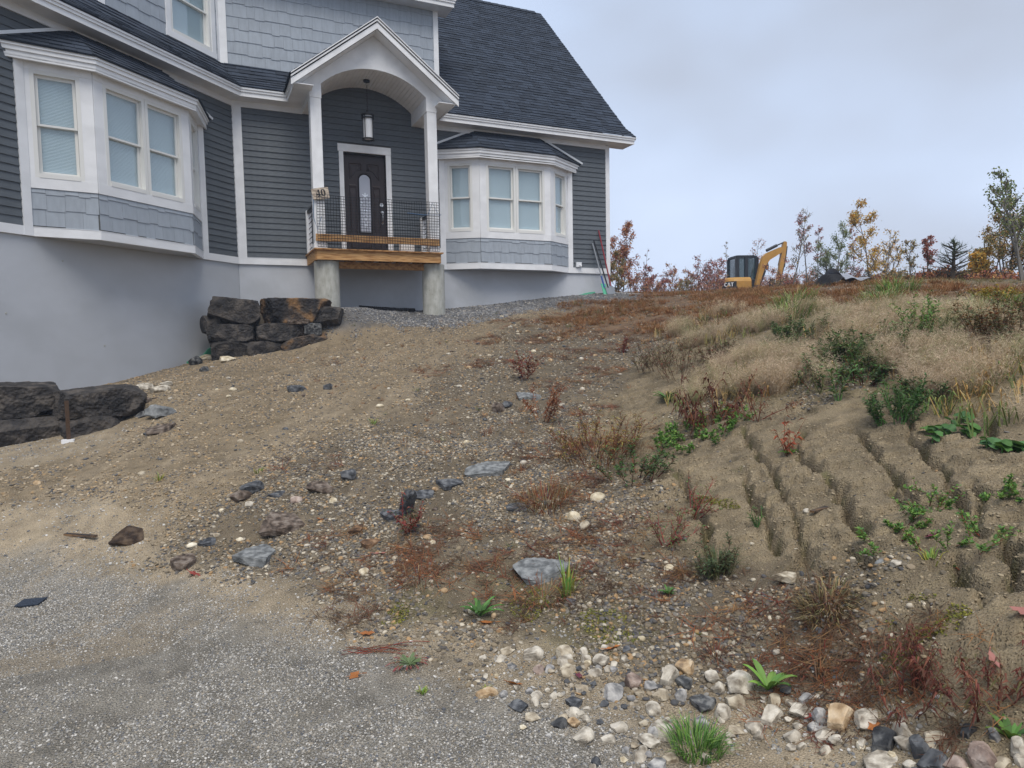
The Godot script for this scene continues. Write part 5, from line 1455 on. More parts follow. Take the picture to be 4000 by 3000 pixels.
	# tools against the right corner
	var tools := [["rake_tool", "tall red handled digging tool leaning on the siding at house corner", Vector3(6.62, 0, 0.42), Vector3(6.46, 4.32, 0.05), M.red, "blade"],
		["shovel_tool", "dark handled shovel leaning left of the red tool", Vector3(6.52, 0, 0.46), Vector3(6.31, 4.06, 0.06), M.black, "blade"],
		["scraper_tool", "shovel with green blade and blue grip leaning against the foundation", Vector3(6.42, 0, 0.44), Vector3(6.27, 3.98, 0.06), M.steel, "green"]]
	for q in tools:
		var foot: Vector3 = q[2]; foot.y = gy(foot.x, foot.z)
		var top: Vector3 = q[3]
		var k := thing(q[0], q[1], "tool", foot)
		b = MB.new(); b.tube([(top - foot) * 0.12, top - foot], [0.018, 0.017], 8); part("handle", b, q[4], k)
		if q[5] == "green":
			b = MB.new(); b.tube([(top - foot) * 0.13, (top - foot) * 0.36], [0.021, 0.021], 8); part("grip", b, M.blue, k)
			b = MB.new(); b.hexa(Vector3(-0.07, -0.01, -0.01), Vector3(0.14, 0, 0), (top - foot).normalized() * 0.30, Vector3(0, 0, 0.012)); part("blade", b, M.green_scrap, k)
		else:
			b = MB.new(); b.prism(PackedVector2Array([Vector2(-0.085, 0.02), Vector2(0.0, -0.03), Vector2(0.085, 0.02), Vector2(0.08, 0.18), Vector2(0.02, 0.22), Vector2(-0.02, 0.22), Vector2(-0.08, 0.18)]), Vector3.ZERO, Vector3(1, 0, 0), (top - foot).normalized(), Vector3(0, 0, 1), -0.004, 0.004); part("blade", b, M.steel, k)
	# corrugated drain pipe under the porch
	b = MB.new()
	var pts := []; var rad := []
	for i in 60:
		var x := 0.25 + i * 0.021
		var z := 0.35 + 0.02 * sin(x * 4.0)
		pts.append(Vector3(x, gy(x, z) + 0.035, z)); rad.append(0.05 if i % 2 == 0 else 0.043)
	b.tube(pts, rad, 10)
	tag(put(numbered("drain_pipe"), b.mesh(), M.black_matt, self), "black corrugated drain pipe lying on gravel under the porch", "pipe")

# ------------------------------------------------------------------ stone
var ico := {}
func icosphere(level: int) -> Dictionary:
	if ico.has(level): return ico[level]
	var t := (1.0 + sqrt(5.0)) / 2.0
	var vs := [Vector3(-1, t, 0), Vector3(1, t, 0), Vector3(-1, -t, 0), Vector3(1, -t, 0), Vector3(0, -1, t), Vector3(0, 1, t), Vector3(0, -1, -t), Vector3(0, 1, -t), Vector3(t, 0, -1), Vector3(t, 0, 1), Vector3(-t, 0, -1), Vector3(-t, 0, 1)]
	for i in vs.size(): vs[i] = vs[i].normalized()
	var fs := [[0, 11, 5], [0, 5, 1], [0, 1, 7], [0, 7, 10], [0, 10, 11], [1, 5, 9], [5, 11, 4], [11, 10, 2], [10, 7, 6], [7, 1, 8], [3, 9, 4], [3, 4, 2], [3, 2, 6], [3, 6, 8], [3, 8, 9], [4, 9, 5], [2, 4, 11], [6, 2, 10], [8, 6, 7], [9, 8, 1]]
	for l in level:
		var mid := {}
		var nf := []
		for f in fs:
			var m := []
			for k in 3:
				var a: int = f[k]; var c: int = f[(k + 1) % 3]
				var key := mini(a, c) * 100000 + maxi(a, c)
				if not mid.has(key):
					mid[key] = vs.size()
					vs.append(((vs[a] + vs[c]) * 0.5).normalized())
				m.append(mid[key])
			nf.append([f[0], m[0], m[2]]); nf.append([f[1], m[1], m[0]]); nf.append([f[2], m[2], m[1]]); nf.append(m)
		fs = nf
	ico[level] = {"v": vs, "f": fs}
	return ico[level]

# a stone: a ball cut by planes (its broken faces), then roughened.  Returned with half extents about 1 on each axis
func stone_mesh(seed_: int, level: int, cuts: Array, rough: float, smooth := false, sc := Vector3.ONE) -> ArrayMesh:
	var s := icosphere(level)
	var r := RandomNumberGenerator.new(); r.seed = seed_
	var pts := []
	for d in s.v:
		var rad := 1.25
		for c in cuts:
			var k: float = d.dot(c[0])
			if k > 0.05: rad = minf(rad, c[1] / k)
		var q: Vector3 = d * rad
		var off := float(seed_) * 3.7
		var qs := q * sc
		q += d * (nz.get_noise_3d(qs.x * 12.0 + off, qs.y * 12.0, qs.z * 12.0) * rough + nz.get_noise_3d(qs.x * 40.0 + off, qs.y * 40.0, qs.z * 40.0) * rough * 0.4) / maxf(sc.y, 0.3) * 0.6
		pts.append(q)
	var b := MB.new()
	var vn := []
	if smooth:
		for p in pts: vn.append(Vector3.ZERO)
		for f in s.f:
			var m: Vector3 = (pts[f[1]] - pts[f[0]]).cross(pts[f[2]] - pts[f[0]])
			for k in 3: vn[f[k]] += m
	for f in s.f:
		b.tri(pts[f[0]], pts[f[1]], pts[f[2]])
		if smooth:
			var k := b.n.size() - 3
			b.n[k] = vn[f[0]].normalized(); b.n[k + 1] = vn[f[2]].normalized(); b.n[k + 2] = vn[f[1]].normalized()
	return b.mesh()

func cut_set(seed_: int, count: int, lo: float, hi: float, boxy := 0.0) -> Array:
	var r := RandomNumberGenerator.new(); r.seed = seed_
	var out := []
	if boxy > 0.0:
		for d in [Vector3.UP, Vector3.DOWN, Vector3.LEFT, Vector3.RIGHT, Vector3.BACK, Vector3.FORWARD]:
			var t: Vector3 = (d + Vector3(r.randf_range(-1, 1), r.randf_range(-1, 1), r.randf_range(-1, 1)) * boxy).normalized()
			out.append([t, r.randf_range(0.78, 0.95)])
	for i in count:
		var t := Vector3(r.randfn(), r.randfn(), r.randfn()).normalized()
		out.append([t, r.randf_range(lo, hi)])
	return out

var stones := {}
func make_stone_kinds() -> void:
	for kind in ["rock", "slab", "pebble"]:
		stones[kind] = []
		for i in 8:
			if kind == "pebble":
				stones[kind].append(stone_mesh(300 + i, 2, cut_set(300 + i, 3, 0.85, 1.0), 0.06, true))
			elif kind == "slab":
				var cs := cut_set(200 + i, 3, 0.78, 0.98)
				for q in 5:
					var an := TAU * q / 5.0 + sin(i * 7.3 + q * 2.1) * 0.55
					cs.append([Vector3(cos(an), 0.15 * sin(q * 1.7), sin(an)).normalized(), 0.66 + 0.22 * absf(sin(i * 3.1 + q * 5.3))])
				cs.append([Vector3(0.05, 1, 0.04).normalized(), 0.62]); cs.append([Vector3(-0.04, -1, 0.03).normalized(), 0.62])
				stones[kind].append(stone_mesh(200 + i, 3, cs, 0.04))
			else:
				stones[kind].append(stone_mesh(100 + i, 3, cut_set(100 + i, 4, 0.60, 0.84, 0.45), 0.045))
	stones["upright"] = [stone_mesh(401, 2, cut_set(401, 5, 0.7, 0.95, 0.25), 0.06)]
	stones["wedge"] = [stone_mesh(402, 2, [[Vector3(0.5, 0.86, 0.1).normalized(), 0.42], [Vector3(-0.86, 0.45, 0.2).normalized(), 0.7], [Vector3(0, -1, 0), 0.5], [Vector3(0, 0.15, 1).normalized(), 0.7], [Vector3(0.1, 0.1, -1).normalized(), 0.8], [Vector3(0.9, -0.1, 0.4).normalized(), 0.95]], 0.05)]

func place_stone(called: String, label: String, cat: String, group: String, x: float, z: float, w: float, h: float, kind: String, m: Material, sink := 0.3) -> void:
	var o := MeshInstance3D.new()
	o.name = numbered(called)
	var st: Array = stones[kind]
	o.mesh = st[rng.randi() % st.size()]
	o.material_override = m
	add_child(o)
	var rw := w * 0.5
	var hh := h * 0.5
	if kind == "slab": hh = clampf(h * 0.34, 0.012, 0.05)
	var dz := rw * rng.randf_range(0.7, 0.95)
	var n := gnorm(x, z)
	var yaw := rng.randf_range(-0.6, 0.6)
	var bs := Basis(Vector3.UP, yaw).scaled_local(Vector3(rw, hh, dz))
	if kind == "upright": bs = (Basis(Vector3.UP, 0.5) * Basis(Vector3(1, 0, 0), 0.35)).scaled_local(Vector3(rw * 0.7, hh * 1.5, 0.03))
	var tilt := Basis(Quaternion(Vector3.UP, n.lerp(Vector3(0.1 + rng.randf_range(-0.25, 0.25), 1, rng.randf_range(-0.1, 0.35)).normalized(), 0.45).normalized()))
	o.transform = Transform3D(tilt * bs, Vector3(x, gy(x, z) + hh * (1.0 - 2.0 * sink) * 0.8, z))
	tag(o, label, cat, group)

func build_rubble() -> void:
	rng.seed = 5
	for r in RUBBLE:
		place_stone("rubble_rock", r[5], "rock", "rocks of the rubble strip at the driveway edge", r[0], r[1], r[2] * 0.98, r[3] * 0.98, "rock", M["rock_" + r[4]], 0.42)
	for r in SLABS:
		place_stone(r[6], r[7], "rock" if r[6] != "dirt_clod" else "clod", "", r[0], r[1], r[2], r[3], r[5], M["rock_" + r[4]], 0.12 if r[5] in ["upright", "wedge"] else 0.28)
	for i in 110:
		var q: Array = RUBBLE[rng.randi() % RUBBLE.size()]
		var c2: String = ["w", "t", "g", "w", "b", "w", "c"][rng.randi() % 7]
		var w2 := rng.randf_range(0.02, 0.042)
		var k2: String = {"c": "cream", "t": "tan", "w": "white", "g": "grey", "b": "blue grey"}[c2]
		place_stone("rubble_chip", "small %s chip lying between the rocks of the rubble strip" % k2, "stone", "small chips in the rubble strip", q[0] + rng.randfn() * 0.13, q[1] + rng.randfn() * 0.11, w2, w2 * 0.7, "rock", M["rock_" + c2], 0.25)
	# small loose stones over the slope and by the stone wall
	var n := 0
	var tr := 0
	while n < 130 and tr < 6000:
		tr += 1
		var x := rng.randf_range(-4.5, 3.2); var z := rng.randf_range(1.8, 12.4)
		var t := ztype[zcell(x, z)]
		if not (t == 3 or t == 2 or (t == 5 and rng.randf() < 0.6)): continue
		if t == 2 and rng.randf() < 0.6: continue
		if z > 8.0 and rng.randf() < 0.25: continue
		var c: String = ["c", "t", "w", "g", "b", "n", "o", "b"][rng.randi() % 8]
		var w := rng.randf_range(0.03, 0.062) * (1.0 + (12.0 - z) * 0.05)
		var kn: String = {"c": "cream", "t": "tan", "w": "white", "g": "grey", "b": "blue black", "n": "brown", "o": "orange"}[c]
		place_stone("loose_stone", "small %s stone loose on the gravel slope" % kn, "stone", "small loose stones on the slope", x, z, w, w * rng.randf_range(0.45, 0.75), "pebble" if c in ["c", "t", "o", "w"] else ("slab" if rng.randf() < 0.5 else "rock"), M["rock_" + c], 0.3)
		n += 1

func big_stone(label: String, group: String, c: Vector3, half: Vector3, yaw: float, m: Material, seed_: int, tilt := Vector3.ZERO, boxy := 0.13) -> void:
	var o := MeshInstance3D.new()
	o.name = numbered("boulder")
	o.mesh = stone_mesh(seed_, 5, cut_set(seed_, 7, 0.96, 1.14, boxy), 0.045, false, half / half.x)
	o.material_override = m
	add_child(o)
	o.transform = Transform3D(Basis.from_euler(Vector3(tilt.x, yaw, tilt.z)).scaled_local(half * 1.16), c)
	tag(o, label, "boulder", group)

func build_boulders() -> void:
	var g := "black boulders of the low retaining wall"
	# left retaining wall, two courses
	big_stone("large flat topped black boulder at the left frame edge, upper course", g, Vector3(-4.98, 0.975, 5.05), Vector3(0.50, 0.20, 0.42), 0.25, M.boulder, 501)
	big_stone("broad black boulder with flat brown top, upper course beside the white rubble", g, Vector3(-4.06, 0.925, 5.38), Vector3(0.42, 0.18, 0.42), 0.30, M.boulder, 502)
	big_stone("lower black boulder under the left flat topped one", g, Vector3(-4.86, 0.60, 5.36), Vector3(0.44, 0.19, 0.34), 0.2, M.boulder, 503)
	big_stone("lower wedge boulder behind the iron stake, under the broad boulder", g, Vector3(-4.08, 0.60, 5.50), Vector3(0.34, 0.17, 0.34), 0.2, M.boulder, 504)
	big_stone("black boulder at the far left below the retaining wall top", g, Vector3(-5.9, 0.80, 4.9), Vector3(0.5, 0.34, 0.45), 0.3, M.boulder, 505)
	# stacked stone wall beside the porch, three courses
	var h := "stones of the stacked wall beside the porch"
	big_stone("long grey streaked top stone at the left end of stacked wall", h, Vector3(-2.26, 2.22, 1.22), Vector3(0.44, 0.235, 0.36), 0.05, M.boulder, 511, Vector3(0, 0, -0.10))
	big_stone("rust coloured top stone next to the concrete pier", h, Vector3(-1.18, 2.20, 1.32), Vector3(0.58, 0.245, 0.38), -0.06, M.rusty, 512, Vector3(0.0, 0, -0.02), 0.28)
	big_stone("small dark chinking stone at the left end under the top stone", h, Vector3(-2.68, 1.97, 1.22), Vector3(0.13, 0.16, 0.24), 0.2, M.boulder, 513)
	big_stone("brown black middle course stone at the left of stacked wall", h, Vector3(-2.34, 1.795, 1.28), Vector3(0.40, 0.155, 0.36), 0.0, M.boulder, 514)
	big_stone("cracked grey middle course stone in the centre of stacked wall", h, Vector3(-1.52, 1.80, 1.33), Vector3(0.42, 0.165, 0.36), -0.05, M.boulder, 515)
	big_stone("small squared blue grey stone at right of middle course", h, Vector3(-0.90, 1.83, 1.46), Vector3(0.165, 0.14, 0.28), -0.1, M.rock_d, 516, Vector3.ZERO, 0.05)
	big_stone("blue black bottom stone at the left corner of stacked wall", h, Vector3(-2.38, 1.43, 1.32), Vector3(0.34, 0.22, 0.36), 0.0, M.boulder, 517)
	big_stone("brown flat faced bottom stone in the middle of stacked wall", h, Vector3(-1.72, 1.45, 1.36), Vector3(0.37, 0.21, 0.36), 0.03, M.boulder, 518, Vector3.ZERO, 0.08)
	big_stone("rust streaked bottom stone at the right of stacked wall", h, Vector3(-1.06, 1.56, 1.46), Vector3(0.42, 0.17, 0.34), -0.12, M.rusty, 519, Vector3(0, 0, 0.22))
	big_stone("flat thin chinking stone under the rust coloured top stone", h, Vector3(-1.16, 2.0, 1.60), Vector3(0.22, 0.045, 0.15), -0.1, M.rock_n, 520)
	big_stone("dark block tucked behind the right end of stacked wall", h, Vector3(-0.60, 2.10, 1.38), Vector3(0.28, 0.17, 0.28), -0.3, M.boulder, 521)
	big_stone("small dark stone filling the gap in the middle course", h, Vector3(-1.12, 1.82, 1.38), Vector3(0.07, 0.13, 0.2), 0.1, M.rock_n, 522)

# ------------------------------------------------------------------ gravel as separate grains
func build_gravel() -> void:
	var kinds := [stone_mesh(601, 1, cut_set(601, 7, 0.7, 0.95), 0.1), stone_mesh(602, 1, cut_set(602, 6, 0.65, 0.95), 0.1), stone_mesh(603, 1, cut_set(603, 2, 0.85, 1.0), 0.05, true)]
	var pal := {
		0: [Color(0.29, 0.275, 0.245), Color(0.23, 0.225, 0.21), Color(0.35, 0.325, 0.28), Color(0.17, 0.17, 0.17), Color(0.30, 0.26, 0.20), Color(0.42, 0.40, 0.36), Color(0.11, 0.115, 0.125), Color(0.52, 0.50, 0.46)],
		2: [Color(0.27, 0.21, 0.135), Color(0.20, 0.165, 0.12), Color(0.32, 0.255, 0.17), Color(0.14, 0.13, 0.115), Color(0.40, 0.33, 0.235), Color(0.10, 0.10, 0.10), Color(0.36, 0.25, 0.135)],
		3: [Color(0.15, 0.125, 0.09), Color(0.20, 0.16, 0.105), Color(0.11, 0.10, 0.09), Color(0.16, 0.145, 0.12), Color(0.08, 0.08, 0.082), Color(0.25, 0.20, 0.135), Color(0.31, 0.27, 0.21), Color(0.34, 0.22, 0.11), Color(0.44, 0.39, 0.30)],
		4: [Color(0.28, 0.225, 0.145), Color(0.23, 0.185, 0.12), Color(0.32, 0.26, 0.17), Color(0.25, 0.20, 0.13)],
		5: [Color(0.15, 0.155, 0.165), Color(0.11, 0.115, 0.125), Color(0.20, 0.20, 0.20), Color(0.26, 0.25, 0.23), Color(0.19, 0.18, 0.17), Color(0.34, 0.31, 0.27)]}
	var xf := [[], [], []]
	var cl := [[], [], []]
	rng.seed = 99
	var cell := 0.25
	# per kind of ground: grains per square metre (near the drive, far), smallest and largest radius
	var spec := {0: [9500.0, 9500.0, 0.0026, 0.0052], 1: [1500.0, 700.0, 0.003, 0.009], 2: [4600.0, 1500.0, 0.0035, 0.013], 3: [8500.0, 2300.0, 0.0032, 0.0135], 4: [2000.0, 700.0, 0.0025, 0.008], 5: [2200.0, 1300.0, 0.007, 0.018], 6: [900.0, 420.0, 0.006, 0.017], 7: [120.0, 60.0, 0.004, 0.012], 8: [5000.0, 900.0, 0.0034, 0.013]}
	var x := -6.5
	while x < 9.5:
		var z := 0.0
		while z < 13.9:
			var t0 := ztype[zcell(x + 0.12, z + 0.12)]
			var far_ := z < 8.0 or x > 2.5
			# leave out what lies far outside the view
			var keep := 1.0 if x < 4.0 and x > -5.2 else 0.5
			if (z > 12.2 and x > 1.5) or (x < -5.0 and z < 3.0) or x > 2.0 + (13.9 - z) * 1.25: keep = 0.0
			var most := 9500.0 if not far_ else 2300.0
			var cnt := int(most * keep * cell * cell + rng.randf())
			for i in cnt:
				var gx := x + rng.randf() * cell; var gz := z + rng.randf() * cell
				var wob := nz.get_noise_2d(gx * 4.0, gz * 4.0 + 60.0) * 0.5
				var t := ztype[zcell(gx + wob + rng.randfn() * 0.09, gz - wob + rng.randfn() * 0.09)]
				var sp: Array = spec[t]
				var patch := nz.get_noise_2d(gx * 3.1 + 20.0, gz * 3.1) + nz.get_noise_2d(gx * 9.0 - 14.0, gz * 9.0) * 0.6
				var want: float = sp[1 if far_ else 0] / most * clampf(0.8 + patch * 1.3, 0.12, 1.5)
				if rng.randf() > want: continue
				var s: float = sp[2] + (sp[3] - sp[2]) * pow(rng.randf(), 4.0 if t != 5 else 2.0)
				if far_: s *= 1.1
				var k := rng.randi() % 3
				var bs := Basis.from_euler(Vector3(rng.randf_range(-0.5, 0.5), rng.randf() * TAU, rng.randf_range(-0.5, 0.5))).scaled_local(Vector3(s * rng.randf_range(0.8, 1.4), s * rng.randf_range(0.5, 0.85), s))
				xf[k].append(Transform3D(bs, Vector3(gx, gy(gx, gz) + s * 0.2, gz)))
				var p: Array = pal[{0: 0, 1: 0, 2: 2, 3: 3, 4: 4, 5: 5, 6: 3, 7: 2, 8: 3}[t]]
				if t == 4 and rng.randf() < 0.04: p = pal[3]
				var c: Color = p[mini(int(pow(rng.randf(), 1.7 if t == 0 else 1.6) * p.size()), p.size() - 1)]
				cl[k].append(c * rng.randf_range(0.8, 1.2))
			z += cell
		x += cell
	var g := Node3D.new()
	g.name = "gravel"
	add_child(g)
	tag(g, "loose gravel covering the driveway and the slope", "gravel", "", "stuff")
	var tot := 0
	for k in 3:
		var mm := MultiMesh.new()
		mm.transform_format = MultiMesh.TRANSFORM_3D
		mm.use_colors = true
		mm.mesh = kinds[k]
		mm.instance_count = xf[k].size()
		for i in xf[k].size():
			mm.set_instance_transform(i, xf[k][i]); mm.set_instance_color(i, cl[k][i])
		tot += xf[k].size()
		var o := MultiMeshInstance3D.new()
		o.name = "grains"
		o.multimesh = mm
		o.material_override = M.pebble
		g.add_child(o, true)
		tag(o, "", "", "", "stuff")
	print("gravel grains ", tot)

# ------------------------------------------------------------------ plants
func pick(p: Array) -> Color:
	var a: Color = p[rng.randi() % p.size()]
	var b: Color = p[rng.randi() % p.size()]
	var c := a.lerp(b, rng.randf() * 0.5)
	return c * rng.randf_range(0.8, 1.2)

func hdir(a: float, el: float) -> Vector3:
	return Vector3(cos(a) * cos(el), sin(el), sin(a) * cos(el))

func blades(b: MB, n: int, spread: float, h: float, wd: float, pal: Array, lean := 0.5, base := Vector3.ZERO) -> void:
	for i in n:
		var a := rng.randf() * TAU
		var r := spread * sqrt(rng.randf())
		var p := base + Vector3(cos(a) * r, 0, sin(a) * r)
		p.y += gy_rel(p)
		var hh := h * rng.randf_range(0.5, 1.05)
		var dir := hdir(a + rng.randf_range(-0.6, 0.6), PI / 2 - lean * rng.randf_range(0.2, 1.0))
		var side := dir.cross(Vector3.UP).normalized()
		b.col = pick(pal)
		var q := p + dir * hh * 0.55
		var t := q + (dir + Vector3(dir.x, -lean * 0.8, dir.z) * 0.9).normalized() * hh * 0.5
		var s := side * wd * 0.5
		b.quad(p - s, p + s, q + s * 0.8, q - s * 0.8)
		b.tri(q - s * 0.8, q + s * 0.8, t)

var plant_at := Vector3.ZERO
func gy_rel(p: Vector3) -> float:
	return gy(plant_at.x + p.x, plant_at.z + p.z) - plant_at.y

# branching stems with leaves along them; returns nothing, fills st (stems) and lf (leaves)
func stems(st: MB, lf: MB, n: int, h: float, spread: float, lean: float, scol: Array, lcol: Array, leaf_len: float, leaf_w: float, per: int, branch := 2, droop := 0.3, base := Vector3.ZERO, thick := 0.004) -> void:
	for i in n:
		var a := rng.randf() * TAU
		var r := spread * sqrt(rng.randf())
		var p := base + Vector3(cos(a) * r, 0, sin(a) * r)
		p.y += gy_rel(p)
		var d := hdir(a, PI / 2 - lean * rng.randf_range(0.3, 1.0))
		shoot(st, lf, p, d, h * rng.randf_range(0.6, 1.05), scol, lcol, leaf_len, leaf_w, per, branch, droop, thick)

func shoot(st: MB, lf: MB, p: Vector3, d: Vector3, h: float, scol: Array, lcol: Array, ll: float, lw: float, per: int, branch: int, droop: float, thick: float) -> void:
	var pts := [p]; var rad := [thick]
	var q := p
	var dd := d
	var segs := 5
	for k in segs:
		dd = (dd + Vector3(rng.randf_range(-0.2, 0.2), rng.randf_range(-0.12, 0.16), rng.randf_range(-0.2, 0.2))).normalized()
		q += dd * h / segs
		pts.append(q); rad.append(thick * (1.0 - 0.75 * (k + 1) / segs))
	st.col = pick(scol)
	st.tube(pts, rad, 4, false)
	if branch > 0:
		for k in rng.randi_range(2, 4):
			var t := rng.randi_range(1, segs - 1)
			var bd := (dd + Vector3(rng.randf_range(-1, 1), rng.randf_range(0.0, 0.6), rng.randf_range(-1, 1)) * 0.9).normalized()
			shoot(st, lf, pts[t], bd, h * rng.randf_range(0.3, 0.55), scol, lcol, ll * 0.85, lw * 0.85, maxi(per / 2, 1), branch - 1, droop, thick * 0.6)
	for k in per:
		var f := rng.randf_range(0.15, 1.0) * segs
		var t := mini(int(f), segs - 1)
		var pp: Vector3 = pts[t].lerp(pts[t + 1], f - t)
		var a := rng.randf() * TAU
		var ld := (hdir(a, rng.randf_range(-0.2, 0.7)) + dd * 0.5).normalized()
		var sd := ld.cross(Vector3.UP + Vector3(rng.randf_range(-0.6, 0.6), 0, rng.randf_range(-0.6, 0.6))).normalized()
		lf.col = pick(lcol)
		lf.leaf(pp, ld, sd, ll * rng.randf_range(0.6, 1.15), lw * rng.randf_range(0.7, 1.15), droop)

func rosette(lf: MB, n: int, ln: float, wd: float, pal: Array, el := 0.25, jag := false, tipcol = null) -> void:
	for i in n:
		var a := TAU * i / n * 1.0 + rng.randf_range(-0.25, 0.25)
		var d := hdir(a, el * rng.randf_range(0.4, 1.6))
		var sd := d.cross(Vector3.UP).normalized()
		var l := ln * rng.randf_range(0.6, 1.1)
		var segs := 5
		var c := pick(pal)
		var prev_w := 0.0; var pp := Vector3(0, 0.005, 0)
		for k in segs:
			var t := float(k + 1) / segs
			var w := wd * sin(PI * pow(t, 0.75)) * (0.55 + 0.45 * t)
			if jag: w *= (0.55 if k % 2 == 0 else 1.1)
			if k == segs - 1: w = 0.0
			var q := d * l * t + Vector3(0, 0.005 + l * 0.22 * sin(t * PI * 0.8) - l * 0.12 * t, 0)
			lf.col = c if tipcol == null or t < 0.65 else c.lerp(tipcol, (t - 0.5) * 1.8)
			var up := Vector3(0, 0.12 * wd, 0)
			lf.quad(pp, q, q + sd * w * 0.5 + up, pp + sd * prev_w * 0.5 + up)
			lf.quad(q, pp, pp - sd * prev_w * 0.5 + up, q - sd * w * 0.5 + up)
			prev_w = w; pp = q

const GREEN := [Color(0.075, 0.18, 0.045), Color(0.11, 0.24, 0.06), Color(0.06, 0.13, 0.04)]
const LIME := [Color(0.19, 0.36, 0.07), Color(0.26, 0.41, 0.09), Color(0.13, 0.28, 0.055)]
const DARKG := [Color(0.055, 0.09, 0.04), Color(0.075, 0.115, 0.045), Color(0.10, 0.11, 0.05)]
const OLIVE := [Color(0.14, 0.145, 0.06), Color(0.19, 0.175, 0.075), Color(0.10, 0.11, 0.045)]
const REDS := [Color(0.17, 0.025, 0.022), Color(0.25, 0.05, 0.03), Color(0.11, 0.02, 0.02)]
const RUST := [Color(0.22, 0.075, 0.03), Color(0.30, 0.12, 0.045), Color(0.15, 0.05, 0.025)]
const STRAW := [Color(0.38, 0.27, 0.13), Color(0.46, 0.35, 0.19), Color(0.28, 0.19, 0.09)]
const YELL := [Color(0.34, 0.30, 0.06), Color(0.42, 0.36, 0.08), Color(0.24, 0.25, 0.06)]
const BROWN := [Color(0.10, 0.06, 0.035), Color(0.14, 0.085, 0.05), Color(0.07, 0.04, 0.025)]

